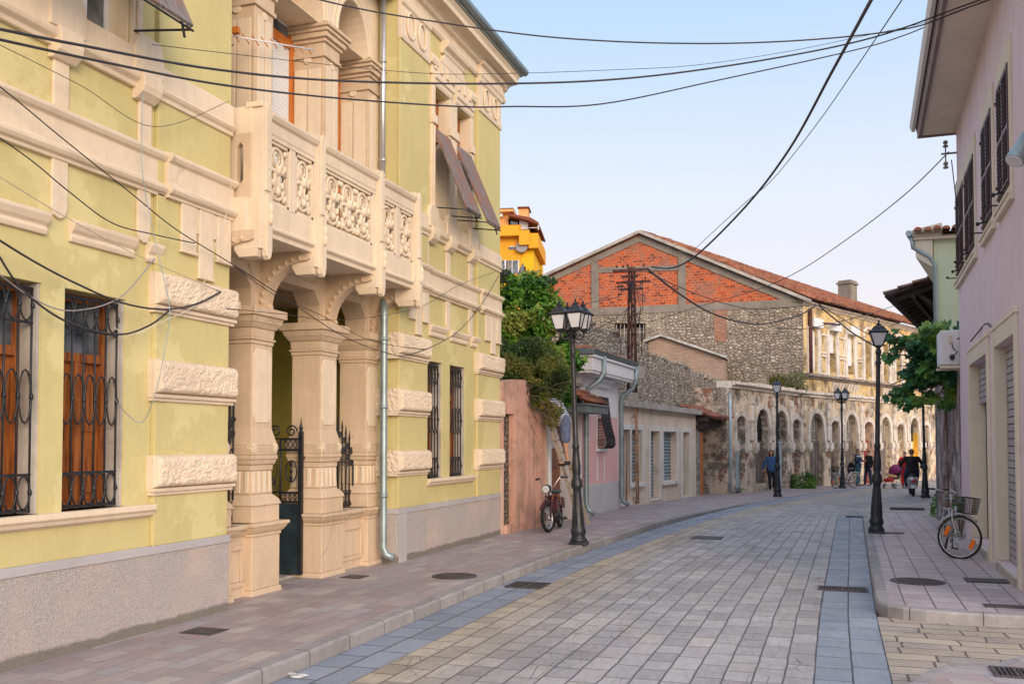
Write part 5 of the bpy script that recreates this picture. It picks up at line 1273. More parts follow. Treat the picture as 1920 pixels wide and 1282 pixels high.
# gable end
M['gbrick'] = brick('orange_hollow_brick', (.25,.045,.02), (.58,.115,.035), (.42,.28,.2), .26, .13, .012, third=(.42,.08,.03), warp=.035, damt=.6, dirt=(.27,.16,.12), var=1.0, dpos=(.5,.62))
M['grub'] = rubble('gable_rubble', [(.30,.24,.19), (.52,.43,.34), (.38,.31,.24), (.68,.58,.47)], (.17,.13,.105), 5.2, 1.7, damt=.4, mw=.07, patch=(.44,.36,.28))
def G(px, py, d=0): return GF.at(px, py, d)
m = MB(GF); bl = G(1015, 560); 
gp = [(G(1015,905)[0], -.8), (0, -.8), (0, G(1500,563)[1]), (G(1100,586)[0], G(1100,586)[1]), (G(1015,590)[0], G(1015,590)[1])]
hole = [G(1152,640), G(1210,640), G(1210,606), G(1152,606)]
m.prism(gp, 0, -.5, [hole]); m.build('gable_rubble_wall', M['grub'], lb_)
m = MB(GF); m.box(hole[0][0]-.1, hole[1][0]+.1, -.52, -.45, hole[0][1]-.1, hole[2][1]+.1); o = m.build('window', M['dark'], lb_)
m = MB(GF)
for i in range(8):
    s = hole[0][0] + (hole[1][0]-hole[0][0])*(i+.5)/8; m.bar(GF.P(s, -.1, hole[0][1]), GF.P(s, -.1, hole[2][1]), .022, 4)
m.bar(GF.P(hole[0][0], -.1, (hole[0][1]+hole[2][1])/2), GF.P(hole[1][0], -.1, (hole[0][1]+hole[2][1])/2), .022, 4); m.build('window_grille', M['concl'], o)
pk = G(1200, 440); el, er = G(1015, 527), G(1506, 566)
m = MB(GF); pB = G(1480, 562)
m.prism([(G(1015,592)[0], G(1015,590)[1]-.05), (0.0, G(1500,563)[1]-.05), (0.0, er[1]-.1), (er[0], er[1]-.0), pk, el], -.02, -.4); m.build('gable_brick', M['gbrick'], lb_)
m = MB(GF)
def strip(a, b, w, d=.03):
    a, b = Vector(a), Vector(b); t_ = (b-a).normalized(); n_ = Vector((-t_.y, t_.x))*w/2
    m.prism([tuple(a+n_), tuple(b+n_), tuple(b-n_), tuple(a-n_)], -.1, d)
strip((el[0], el[1]-.1), (pk[0]+.1, pk[1]-.14), .3); strip((pk[0]-.1, pk[1]-.14), (er[0]-.1, er[1]-.1), .3, .032)
strip(G(1015,589), (.0, G(1490,568)[1]), .34, .036)
m.prism([G(1450,535), (er[0]-.05, er[1]-.1), (er[0]-.05, G(1500,566)[1]), G(1478,566), G(1479,549)], -.1, .04)
for px, w in ((1116, .36), (1279, .36)):
    s = G(px, 520)[0]; m.box(s-w/2, s+w/2, -.1, .045, G(px,580)[1], G(px,470 if px > 1200 else 492)[1])
strip(G(1122,507), G(1273,502), .26, .028)
m.build('concrete_frame', M['concrete'], lb_)
m = MB(GF); m.prism([G(1337,574), G(1363,573), G(1362,640), G(1340,640)], -.1, .02); m.build('brick_patch', M['brk2'] if 'brk2' in M else brick('old_red_brick', (.3,.12,.08), (.42,.2,.13), (.3,.22,.17), .26, .08, .012, warp=.03, damt=.4), lb_)
m = MB(GF); strip((el[0]-.4, el[1]-.02), (pk[0], pk[1]+.1), .14, .3); strip((pk[0], pk[1]+.1), (er[0]+.35, er[1]-.02), .14, .305); m.build('verge', M['concl'], lb_)
# roof: right slope (seen) and left slope
pk3 = GF.P(pk[0], .25, pk[1]+.12); er3 = GF.P(er[0]+.5, .25, er[1]-.08)
bk = MF.t * E_
def ridge_drop():                      # the old ridge sags and falls towards the far end
    best = None
    for i in range(1, 700):
        q = GF.P(pk[0], .2, pk[1]+.1) + MF.t * (i*.05); a = Vector(ray(1500, 537))
        e_ = abs(q.x*a.y - q.y*a.x) / math.hypot(a.x, a.y)
        if best is None or e_ < best[0]: best = (e_, i*.05, q.z - (CAMH + a.z * q.y / a.y))
    return best[2] / best[1]
RD = ridge_drop(); bkr = bk - Vector((0, 0, RD * E_ * .8)); bkl = bk
ev0 = MF.P(.0, .55, zE+.12); ev1 = MF.P(E_, .55, zE+.12)
tile_roof('roof', ev0, ev1, GF.P(pk[0], .2, pk[1]+.1) + bkr*.97, GF.P(pk[0], .2, pk[1]+.1), M['tile'], lb_, .3, .5, .11, .05, seed=21)
m = MB(); a = GF.P(el[0]-.4, .2, el[1]); b = GF.P(pk[0], .2, pk[1]+.12)
m.add([a, b, b+bkr, a+bk], [(0,1,2,3)]); m.add([v - Vector((0,0,.12)) for v in (a, b, b+bkr, a+bk)], [(0,1,2,3)]); m.build('rear_roof', M['tile'], lb_)
m = MB(); q = MF.P(0, -.52, 0); m.add([q, q+bk, GF.P(pk[0]*2, -.5, 0)+bk, GF.P(pk[0]*2, -.5, 0)] + [v + Vector((0,0,7.3)) for v in (q, q+bk, GF.P(pk[0]*2, -.5, 0)+bk, GF.P(pk[0]*2, -.5, 0))], [(0,1,2,3),(4,5,6,7),(0,1,5,4),(1,2,6,5),(2,3,7,6),(3,0,4,7)]); m.build('rear_wall', M['concrete'], lb_)
m = MB(MF); s, z = MF.sx(1592, -4.5), MF.zy(1592, 528, -4.5); 
m.box(s-.5, s+.5, -4.9, -4.1, z-2.6, z-.25); m.box(s-.58, s+.58, -4.98, -4.02, z-.25, z-.12); m.box(s-.5, s+.5, -4.9, -4.1, z-.12, z); m.build('chimney', M['concrete'], lb_, .02)
# ---- brick shed in front of the gable
M['brk2'] = brick('shed_pink_brick', (.38,.22,.16), (.48,.32,.24), (.42,.35,.28), .26, .08, .014, warp=.03, damt=.45)
M['tin'] = plain('weathered_tin_sheet', (.5,.48,.45), .6, .2, .3, .25, 3, 0, 20, (.25,.2,.17), .5, 2)
sd_ = thing('brick_shed', 'small crumbling brick shed with a pale sheet roof in front of the rubble gable', 'shed', tuple(GF.P(-8, 2.2, 0)))
dS = 2.0
pA, pB_, pC, pD, pE = G(1216,642,dS), G(1240,631,dS), G(1358,672,dS), G(1358,735,dS), G(1216,735,dS)
m = MB(GF); m.prism([pE, pD, pC, pB_, pA], dS, dS-1.6); m.build('wall', M['brk2'], sd_)
m = MB(GF)
for (a, b) in (((pA[0]-.2, pA[1]), pB_), (pB_, (pC[0]+.1, pC[1]))):
    m.hexa([GF.P(a[0], dS+.25, a[1]+.0), GF.P(b[0], dS+.25, b[1]+.0), GF.P(b[0], dS-1.7, b[1]+.0), GF.P(a[0], dS-1.7, a[1]), GF.P(a[0], dS+.25, a[1]+.1), GF.P(b[0], dS+.25, b[1]+.1), GF.P(b[0], dS-1.7, b[1]+.1), GF.P(a[0], dS-1.7, a[1]+.1)])
m.build('roof', M['tin'], sd_)
# ---- orange apartment block
M['orange'] = plaster('orange_render', (.80,.36,.03), .04, (.6,.25,.04), .15, bump=.05)
M['oran2'] = plaster('bright_yellow_render', (.86,.46,.02), .04, (.6,.3,.04), .1, bump=.05)
M['peach'] = plaster('peach_render', (.78,.40,.16), .05, (.5,.3,.15), .15, bump=.05)
M['roofr'] = plain('maroon_roof_edge', (.2,.05,.03), .8)
OA = Fr(atY(1000, 600, 92).x, 92, 90 - 12)
ap = thing('orange_apartment_block', 'tall orange and yellow apartment block with roof terrace rising beyond the villa corner', 'apartment block', tuple(OA.P(0, 0, -1)))
def o2(px, py, d=0): return OA.at(px, py, d)
def ob(name, x0, x1, y0, y1, d0, d1, mat, parent=None):
    a, b = o2(x0, y1, d1), o2(x1, y0, d1); m = MB(OA); m.box(a[0], b[0], d0, d1, a[1], b[1]); return m.build(name, mat, parent or ap)
zbot = o2(960, 850)[0]
m = MB(OA); a = o2(700, 520)[0]; m.box(a, o2(976, 500)[0], -12, 0, -2, o2(950, 422)[1]); m.build('wall', M['orange'], ap)
m = MB(OA); m.box(o2(976,500)[0], o2(1000,500)[0], -12, -.3, -2, o2(950, 455)[1]); m.build('tower_wall', M['oran2'], ap)
ob('balcony_front', 900, 973, 423, 443, -8, 1.0, M['orange']); ob('balcony_front', 973, 992, 431, 459, -8, .8, M['orange']); ob('balcony_front', 991, 1009, 437, 465, -9, .5, M['orange'])
ob('penthouse_wall', 900, 953, 398, 424, -8, -.5, M['peach']); ob('penthouse_wall', 953, 974, 406, 423, -8, -1.5, M['dark'])
ob('roof_slab', 900, 962, 391, 398, -8, .6, M['peach']); ob('roof_edge', 900, 962.5, 390, 391.5, -8, .75, M['roofr'])
ob('chimney', 972, 990, 389, 413, -6, -4, M['peach']); ob('chimney_cap', 970, 992, 387, 389.5, -6.3, -3.7, M['roofr'])
m = MB(OA); p = [o2(956,404), o2(996,411), o2(1011,420), o2(1011,424), o2(990,416), o2(956,408)]; m.prism(p, -8, .8); m.build('terrace_roof', M['roofr'], ap)
ob('glazed_terrace', 974, 990, 413, 430, -3, -.3, M['milk']); ob('window_band', 957, 971, 414, 421, -.6, -.4, M['glass'])
ob('terrace_shade', 991, 1011, 421, 433, -6, -3, M['owood'] if 'owood' in M else M['dark'])
m = MB(OA); 
for x in (1010,): a = o2(x, 433); m.bar(OA.P(a[0], .4, a[1]), OA.P(a[0], .4, o2(x,421)[1]), .08)
a, b = o2(992,434), o2(1009,434); m.bar(OA.P(a[0], .5, a[1]+.25), OA.P(b[0], .5, a[1]+.25), .04); m.build('terrace_rail', M['white'], ap)
w = ob('window', 954, 966, 463, 468, -.2, .05, M['glass']); w2 = ob('window', 936, 953, 488, 513, -.2, .05, M['glass']); w3 = ob('window', 954, 972, 488, 513, -.2, .05, M['glass'])
ob('window_frame', 934, 936, 487, 514, 0, .15, M['white'], w2); ob('window_frame', 971, 973, 487, 514, 0, .15, M['white'], w3); ob('window_frame', 959.5, 960.8, 487, 514, 0, .15, M['white'], w3); ob('window_frame', 946, 948.5, 487, 514, 0, .15, M['white'], w2); ob('window_frame', 954, 966, 461.5, 463, 0, .15, M['white'], w)
ob('air_conditioner', 934, 942, 399, 406, -.5, .2, M['white'])
m = MB(OA); a = o2(979, 466); m.tube([OA.P(a[0], .1, a[1]), OA.P(a[0], .5, a[1]+.1)], [.55, .6], 12); m.build('satellite_dish', M['cableg'], ap)
# ------------------------------------------------------------------ street lamps
def pole(root, H, single=True):
    m = MB(); m.wbox(-.15, .15, -.15, .15, -.02, .05); m.build('base_plate', M['lampblack'], root, .012, uv=True).matrix_parent_inverse = Matrix()
    m = MB(); k = H / 4.2
    m.lathe((0,0,0), [(.15,.05),(.15,.09),(.125,.12),(.115,.16),(.135,.2),(.132,.26),(.115,.3),(.085,.62),(.07,.9),(.075,.97),(.1,1.0),(.105,1.04),(.095,1.07),(.1,1.11),(.075,1.15),(.06,1.19),(.075,1.24),(.078,1.36),(.065,1.5),(.05,1.66),(.062,1.69),(.062,1.73),(.047,1.76),(.044,2.4),(.04,3.2*k),(.04,3.3*k),(.055,3.32*k),(.055,3.37*k),(.042,3.4*k),(.042,3.5*k),(.05,3.52*k),(.06,3.56*k),(.05,3.6*k),(.035,3.63*k)], 16)
    for i in range(8):
        a = 2*math.pi*i/8; m.bar((.105*math.cos(a), .105*math.sin(a), .33), (.066*math.cos(a), .066*math.sin(a), .88), .012, 5)
    m.build('pole', M['lampblack'], root).matrix_parent_inverse = Matrix()
def lantern(root, x, y, z, w=.17):
    def sq(r, zz): return [(x + r*a, y + r*b, zz) for a, b in ((-1,-1),(1,-1),(1,1),(-1,1))]
    m = MB()
    def fr(r0, z0, r1, z1): m.hexa(sq(r0, z0) + sq(r1, z1))
    fr(.03, z, .055, z+.04); fr(.075, z+.04, .08, z+.06)
    m.k = 0
    for a, b in ((-1,-1),(1,-1),(1,1),(-1,1)): m.bar((x+a*.075, y+b*.075, z+.05), (x+a*(w-.015), y+b*(w-.015), z+.3), .011, 4)
    fr(w-.005, z+.3, w+.02, z+.325); fr(w+.02, z+.325, w*.82, z+.36); fr(w*.82, z+.36, w*.6, z+.42); fr(w*.6, z+.42, w*.3, z+.46); fr(.035, z+.46, .045, z+.49)
    m.lathe((x,y,z+.49), [(.03,0),(.012,.02),(.022,.04),(.022,.055),(.004,.085)], 8)
    o = m.build('lantern_frame', M['lampblack'], root); o.matrix_parent_inverse = Matrix()
    m = MB(); m.hexa(sq(.07, z+.062) + sq(w-.022, z+.298)); g = m.build('lantern_glass', M['milk'], o)
def lamp(px, py, H, kind, lean, label, z=None):
    p = ground(px, py); root = thing('street_lamp', label, 'street lamp', tuple(p), 'black street lamps')
    pole(root, H)
    if kind == 1:
        k = H/4.2; lantern(root, 0, 0, 3.63*k, .17)
    else:
        k = H/4.2; m = MB(); m.lathe((0,0,0), [(.035,3.6*k),(.06,3.64*k),(.06,3.75*k),(.035,3.8*k),(.02,3.95*k),(.005,4.0*k)], 12)
        ang = [214, 304, 34, 124]
        for a in ang:
            a = math.radians(a); c, s = math.cos(a), math.sin(a); zz = 3.62*k
            m.tube([(c*r_, s*r_, zz + h_) for r_, h_ in ((.03,.05),(.09,-.03),(.16,-.04),(.21,.02),(.22,.1))], .018, 6)
            m.tube([(c*r_, s*r_, zz + h_) for r_, h_ in ((.04,.14),(.12,.1),(.16,.03),(.12,-.0),(.09,.04))], .011, 5)
        m.build('lamp_arms', M['lampblack'], root).matrix_parent_inverse = Matrix()
        for a in ang: a = math.radians(a); lantern(root, .22*math.cos(a), .22*math.sin(a), 3.7*k, .145)
    root.rotation_euler = lean
    return root
lamp(1085, 1020, 4.22, 3, (0, R(-1.7), 0), 'black three lantern street lamp standing on the left pavement near the moped')
lamp(1643, 999, 4.2, 1, (0, R(1.3), 0), 'nearest single lantern black street lamp, on the right pavement')
lamp(1458, 931, 4.2, 1, (0, R(.2), 0), 'black single lantern street lamp in front of the woman in the blue blouse')
lamp(1580, 915, 4.4, 3, (0, 0, 0), 'distant black three lantern street lamp in front of the parked white bicycle')
lamp(1735, 933, 4.2, 1, (0, R(-.6), 0), 'far right black street lamp whose top is hidden in the fig leaves')

# ------------------------------------------------------------------ lattice utility pole
up = ground(1186, 948); upz = CAMH + (828 - 500) / 1800 * 28.2
ut = thing('utility_pole', 'rusty steel lattice utility pole with crossarms in front of the cream shop', 'utility pole', tuple(up))
Hh = atY(1190, 500, up.y).z
m = MB(); 
def lat(m, z0, z1, w0, w1):
    C = [(a, b) for a in (-1, 1) for b in (-1, 1)]
    for a, b in C: m.bar((up.x+a*w0, up.y+b*w0, z0), (up.x+a*w1, up.y+b*w1, z1), .02, 4)
    n = int((z1-z0)/.42)
    for i in range(n):
        f0, f1 = i/n, (i+1)/n; wa, wb = w0+(w1-w0)*f0, w0+(w1-w0)*f1; za, zb_ = z0+(z1-z0)*f0, z0+(z1-z0)*f1; s = 1 if i % 2 else -1
        for d in (-1, 1):
            m.bar((up.x-s*wa, up.y+d*wa, za), (up.x+s*wb, up.y+d*wb, zb_), .012, 4); m.bar((up.x+d*wa, up.y-s*wa, za), (up.x+d*wb, up.y+s*wb, zb_), .012, 4)
lat(m, 0, 3.1, .15, .12); m.build('lower_lattice', M['rusty2'], ut)
m = MB(); lat(m, 3.1, Hh, .12, .075); m.wbox(up.x-.025, up.x+.025, up.y-.02, up.y+.02, 4.2, Hh); m.build('upper_lattice', M['rust'], ut)
m = MB()
for z, w0, w1, t_ in ((Hh-.1, -.55, .5, .04), (Hh-.45, -.45, .55, .03), (Hh-.65, -.35, .35, .03), (Hh-.28, -.3, .2, .03)):
    m.wbox(up.x+w0, up.x+w1, up.y-.06, up.y-.0, z-t_, z+t_)
m.build('crossarms', M['rust'], ut)
m = MB(); rr = random.Random(3)
for i in range(12):
    x = up.x + rr.uniform(-.5,.5); z = Hh - rr.choice([.0,.38,.58]); m.lathe((x, up.y-.05, z-.02), [(.015,0),(.03,.01),(.03,.04),(.015,.05),(.025,.06),(.02,.08)], 8)
m.build('insulators', M['rust'], ut)
m = MB()
for i in range(9):
    a = Vector((up.x+rr.uniform(-.45,.45), up.y-.1, Hh-rr.uniform(.1,.7))); b = Vector((up.x+rr.uniform(-.35,.35), up.y-.14, Hh-rr.uniform(.3,1.6)))
    c = (a+b)/2 + Vector((rr.uniform(-.3,.3), -.1, -rr.uniform(.1,.4))); m.tube([a, a.lerp(c,.6), c, c.lerp(b,.5), b], .011, 5)
for s in (-1, 1): m.tube([(up.x+s*.1, up.y-.12, Hh-1.2), (up.x+s*.33, up.y-.15, Hh-1.9), (up.x+s*.3, up.y-.14, Hh-2.6), (up.x+s*.05, up.y-.17, Hh-3.2), (up.x+s*.1, up.y-.2, 3.2)], .012, 5)
m.build('hanging_wires', M['cable'], ut)
m = MB(); m.wbox(up.x-.1, up.x+.2, up.y-.28, up.y-.17, 2.9, 3.2); m.wbox(up.x+.15, up.x+.4, up.y-.28, up.y-.17, 3.6, 3.95); m.build('junction_box', M['concl'], ut, .01)

# ------------------------------------------------------------------ overhead cables (px, py list with distance up the street)
def cab(label, pts, Ya, Yb, r, mat='cable', xmin=-6.04):
    x0, x1 = pts[0][0], pts[-1][0]; P = []
    n = len(pts)
    for i, (px, py) in enumerate(pts):
        f = (px-x0)/(x1-x0) if abs(x1-x0) > 120 else i/(n-1)
        q = atY(px, py, Ya + (Yb-Ya)*f); P.append(q if q.x > xmin else atX(px, py, xmin))
    return cable('overhead_cable', label, P, r, M[mat])
cab('topmost of the black cables crossing the sky to the lilac eave', [(540,-15),(700,22),(960,62),(1130,77),(1300,82),(1450,79),(1600,68),(1720,50),(1800,20),(1900,-15)], 10.4, 13.5, .0095, xmin=-5.4)
cab('middle thick black cable sagging across the villa balcony and sky', [(-40,47),(150,85),(400,130),(640,152),(960,157),(1200,145),(1450,110),(1640,70),(1800,14),(1880,-15)], 5.2, 14.5, .0115, xmin=-5.35)
cab('lowest of the thick black cables, crossing just above the balcony rail', [(-40,66),(200,118),(420,160),(640,185),(860,200),(960,200),(1130,195),(1350,150),(1600,95),(1700,65),(1775,32)], 5.2, 17, .0105, xmin=-5.4)
cab('thin wire across the sky with a small knot halfway', [(285,84),(600,120),(800,138),(960,138),(1160,131),(1300,123),(1460,100),(1600,72),(1760,36),(1860,-5)], 8.0, 14, .0035, xmin=-5.8)
cab('thick twisted black cable climbing steeply from the rusty pole to the top edge', [(1222,500),(1262,502),(1310,475),(1400,385),(1480,280),(1560,135),(1600,62),(1650,-30)], up.y, 9.5, .022)
cab('thin black wire running beside the thick twisted cable', [(1300,470),(1340,432),(1400,378),(1450,335),(1530,235),(1600,135),(1705,-20)], 24, 9.5, .007)
cab('black wire from the insulator on the lilac house corner down to the ruin', [(1779,285),(1700,362),(1600,440),(1500,507),(1420,543),(1320,572),(1215,604)], 20.2, 41, .012)
cab('heavy cable sagging from the rusty pole to the corner of the long ruin', [(1215,505),(1270,548),(1330,585),(1390,604),(1440,606),(1500,590),(1530,572)], up.y, 43, .03)
cab('second cable sagging from the rusty pole across the rubble gable', [(1215,510),(1290,545),(1370,572),(1430,580),(1500,574),(1530,570)], up.y, 43, .015)
cab('cable slanting down in front of the ochre upper windows', [(1535,572),(1570,602),(1605,628),(1650,654)], 42, 45, .03)
cab('thin cable slanting down beside the thicker one at the ochre windows', [(1535,570),(1580,598),(1620,622),(1660,640)], 42, 45, .018)
cab('thin wire crossing the ochre facade from left to right', [(1440,612),(1500,617),(1560,606),(1625,590),(1680,572)], 41, 46, .015)
cab('wire from the rusty pole to the left across the brick gable', [(1165,556),(1110,567),(1060,583),(1010,592)], up.y, 24, .01)
cab('lower wire from the rusty pole behind the three lantern lamp', [(1182,575),(1150,600),(1115,618),(1060,640)], up.y, 22, .01)
cab('long black cable drooping across the villa from top left to the far corner bracket', [(-30,140),(25,183),(120,262),(250,366),(330,430),(430,492),(530,556),(640,628),(720,660),(770,664),(850,628),(900,575),(935,517)], 5.6, 17.3, .0055)
cab('black cable crossing the left villa wing below the belt', [(-30,238),(60,302),(130,360),(210,418),(290,440),(365,456)], 5.55, 8.15, .0055)
cab('thick black cable drooping in front of the grilled windows', [(-30,432),(60,488),(140,530),(230,568),(310,580),(370,569),(414,547)], 5.4, 8.5, .009)
cab('black cable hanging lowest in front of the grilled windows', [(-30,430),(20,515),(60,560),(130,605),(220,627),(280,610),(322,578)], 5.4, 7.8, .009)
cab('pale grey cable looping past the top of the grilled window', [(-30,492),(50,552),(110,580),(160,580),(205,568),(240,545),(290,485)], 5.4, 7.6, .006, 'cableg')
cab('yellowish thin cable hanging from the balcony end to the quoin', [(434,340),(425,400),(400,470),(372,560),(345,585),(310,600),(250,628),(215,615)], 8.7, 7.3, .004, 'cablew')
cab('thin grey wire trailing down the left villa wing beside the quoins', [(268,170),(266,300),(276,380),(300,490),(318,580),(308,660),(292,735),(268,790),(240,778),(213,745)], 7.55, 7.1, .004, 'zinc')
cab('thin wire strung under the upper sill of the left villa wing', [(-20,75),(150,160),(290,238),(430,190)], 5.8, 8.7, .003)
cab('faint thin wire crossing the lower left wing diagonally', [(-20,320),(120,405),(260,480),(410,545)], 5.7, 8.6, .003, 'cableg')
cab('thin wire sagging across the porch arches', [(425,578),(540,590),(640,600),(780,578),(860,535),(932,508)], 9, 17.3, .004)
cab('thin wire crossing the front of the porch capitals to the right wing', [(440,500),(520,556),(600,590),(700,640),(800,655)], 9, 14.5, .004)
cab('dark cable running along the wall over the roller shutters of the lilac house', [(1820,640),(1843,612),(1852,607),(1865,618),(1885,600),(1905,580),(1935,552)], 17.4, 12.6, .012)
cab('black wire dropping from the insulators down the lilac house corner', [(1784,300),(1795,400),(1804,505),(1812,560),(1816,632)], 20.3, 19.0, .01)
cab('dark wire hanging down beside the nearest roller shutter', [(1905,590),(1912,620),(1906,660),(1900,672)], 13.3, 13.6, .006)
# bracket on the far villa corner
br = thing('cable_bracket', 'small iron cable bracket with insulators on the far corner of the yellow villa', 'bracket', tuple(atY(938, 510, 17.6)))
p = atY(938, 510, 17.62); m = MB()
for k in range(9): a = rnd.uniform(0, 6.28); m.bar(p + Vector((0,0,0)), p + Vector((.14*math.cos(a), .03, .14*math.sin(a))), .012, 5)
for k in range(4): m.ball(p + Vector((.04+.05*k, 0, rnd.uniform(-.06,.08))), .035)
m.bar(p, p + Vector((.08,0,-.35)), .008); m.bar(p, p + Vector((.22,0,-.3)), .008); m.bar(p, p+Vector((-.15,-.02,.02)), .02)
m.build('bracket_arm', M['lampblack'], br)
# antenna on the balcony
an = thing('tv_antenna', 'thin pale television antenna with orange clamps strung in front of the loggia pier', 'antenna', tuple(atY(435, 70, 9.3)))
m = MB(); a, b = atY(434, 68, 9.2), atY(588, 94, 10.5); m.bar(a, b, .009)
m.build('boom', M['white'], an)
m = MB()
for k in range(9):
    q = a.lerp(b, .05 + k*.11); m.bar(q + Vector((-.03,-.03,.05)), q + Vector((.03,.03,-.06)), .006)
m.wbox(a.x+.02, a.x+.1, a.y-.03, a.y+.03, a.z+.02, a.z+.09); m.bar(a + Vector((-.1,-.05,.2)), a + Vector((-.03,0,.32)), .01); m.build('clamp', M['woodo'], an)
m = MB(); m.tube([a, a+Vector((.02,-.03,-.08)), a+Vector((-.02,-.02,-.15)), a+Vector((.03,0,-.1))], .007, 5); m.build('antenna_wire', M['cable'], an)
# satellite dish
ds = thing('satellite_dish', 'grey blue satellite dish on a pole above the grape vine', 'satellite dish', tuple(atY(976, 545, 24)))
c = atY(976, 522, 24); m = MB(); ax = Vector((-.9, -.25, .35)).normalized()
e1 = ax.cross(Vector((0,0,1))).normalized(); e2 = e1.cross(ax)
rings = [[c + (e1*math.cos(g)+e2*math.sin(g))*r_ + ax*(r_*r_*.45) for g in [2*math.pi*i/20 for i in range(21)]] for r_ in (.02,.12,.22,.32,.4)]
m.grid(rings, True); rb = [[p - ax*.02 for p in r_] for r_ in rings]; m.grid(rb, True); m.build('dish', M['zinc'], ds)
m = MB(); m.bar(c, c - ax*.12 + Vector((0,0,-.1)), .03); m.bar(c - ax*.12 + Vector((0,0,.1)), c - ax*.12 + Vector((0,0,-2.2)), .03); m.bar(c - e2*.38, c + ax*.4, .012); m.ball(c + ax*.42, .04); m.build('mount', M['iron'], ds)
m = MB(); q = atY(984, 500, 24.2); m.bar(q, q + Vector((0,0,-2)), .03); m.build('mast', M['rust'], ds)
def leafmats(tag_, cols):
    out = []
    for i, c in enumerate(cols):
        t = NT('%s_leaf' % tag_); v = t.tc.outputs['Object']
        t.b.inputs['Subsurface Weight'].default_value = 0
        cc = t.mix(t.ramp(t.noise(v, 6, 3), [(.35,0),(.65,1)]), mul(c, .75), mul(c, 1.25)); m_ = t.done(cc, .5, .35)
        tr = t.n('ShaderNodeBsdfTranslucent'); t.l(cc, tr.inputs[0]); mx_ = t.n('ShaderNodeMixShader'); mx_.inputs[0].default_value = .25
        o_ = t.t.nodes['Material Output']; t.l(t.b.outputs[0], mx_.inputs[1]); t.l(tr.outputs[0], mx_.inputs[2]); t.l(mx_.outputs[0], o_.inputs[0]); out.append(m_)
    return out
LOBE5 = [(0,0),(.22,.02),(.5,-.12),(.42,.16),(.72,.22),(.5,.42),(.55,.72),(.22,.6),(0,1),(-.22,.6),(-.55,.72),(-.5,.42),(-.72,.22),(-.42,.16),(-.5,-.12),(-.22,.02)]
LOBE3 = [(0,0),(.35,.05),(.55,.4),(.25,.6),(0,1),(-.25,.6),(-.55,.4),(-.35,.05)]
OVAL = [(0,0),(.22,.3),(.18,.7),(0,1),(-.18,.7),(-.22,.3)]
def leaf(m, p, d, up, size, shape, fold=.25):
    d = d.normalized(); s = d.cross(up)
    if s.length < 1e-4: s = Vector((1,0,0))
    s.normalize(); n = s.cross(d)
    vs = [p + (s*x + d*y + n*(abs(x)*fold - .25*y*y))*size for x, y in shape]
    k = len(vs); h = k//2
    b = [0] + list(range(1, h+1)); c = [0] + list(range(h, k))
    m.add(vs, [tuple(b), tuple(c)])
def foliage(name, blobs, n, size, shape, mats, parent, seed=1, droop=.4, orient=None, clump=.0, var=.4):
    rr = random.Random(seed); m = MB(); vol = [b[1][0]*b[1][1]*b[1][2] * (b[2] if len(b) > 2 else 1) for b in blobs]; tot = sum(vol)
    for (b, v) in zip(blobs, vol):
        c, r = Vector(b[0]), b[1]
        for i in range(int(n*v/tot)):
            while True:
                q = Vector((rr.uniform(-1,1), rr.uniform(-1,1), rr.uniform(-1,1)))
                if q.length < 1 and q.length > .35: break
            p = c + Vector((q.x*r[0], q.y*r[1], q.z*r[2]))
            if noise.noise(p*2.6 + Vector((seed,0,0))) < -.12 + clump: continue
            d = Vector((q.x + rr.uniform(-.7,.7), q.y + rr.uniform(-.7,.7) - .3, q.z*.5 - droop + rr.uniform(-.5,.5)))
            u = Vector((rr.uniform(-.6,.6), rr.uniform(-1.0,.2), rr.uniform(.2,1)))
            m.k = min(len(mats)-1, max(0, int((noise.noise(p*1.7)*1.1 + .5 + rr.uniform(-.25,.25)) * len(mats))))
            leaf(m, p, d, u, size*rr.uniform(1-var, 1+var), shape)
    return m.build(name, mats, parent, uv=False)
M['bark'] = plain('grey_brown_bark', (.13,.1,.075), .9, 0, .2, .3, 8, .6, 30)
# grape vine behind the salmon wall
gv = leafmats('vine', [(.035,.11,.015), (.07,.18,.02), (.11,.26,.03), (.17,.32,.04), (.26,.3,.06)])
vine = thing('grape_vine', 'bright green grape vine climbing behind the salmon wall, with some reddish leaves', 'vine', (-6.9, 21, 0))
def v_(px, py, Y, rx, ry, rz, w=1): return (tuple(atY(px, py, Y)), (rx, ry, rz), w)
bl = [v_(952,560,20.5,.35,.5,.55), v_(960,620,20.3,.4,.5,.5), v_(1000,620,20.6,.5,.5,.5), v_(1040,650,20.6,.45,.5,.5), v_(1060,690,20.5,.35,.4,.45), v_(1010,680,20.2,.6,.4,.5), v_(955,680,20.0,.4,.4,.5), v_(1030,545,21.2,.25,.3,.35), v_(1000,520,21.4,.35,.3,.16), v_(1040,580,21,.25,.3,.3), v_(985,575,20.8,.3,.4,.3,.6), v_(1055,740,20.4,.25,.3,.25), v_(1085,665,20.3,.2,.2,.2,.5), v_(985,535,21,.4,.3,.22,1.2), v_(945,530,20.6,.25,.3,.3,1.2), v_(1025,600,20.6,.35,.4,.4,1.2), v_(1002,565,20.9,.32,.3,.3,1.4)]
foliage('foliage', bl, 19000, .095, LOBE3, gv, vine, 3, .5, clump=.02)
foliage('inner_foliage', [v_(1002,553,20.9,.3,.25,.3), v_(985,545,20.9,.25,.25,.25)], 900, .095, LOBE3, gv, vine, 31, .5, clump=-2)
m = MB(); rr = random.Random(5)
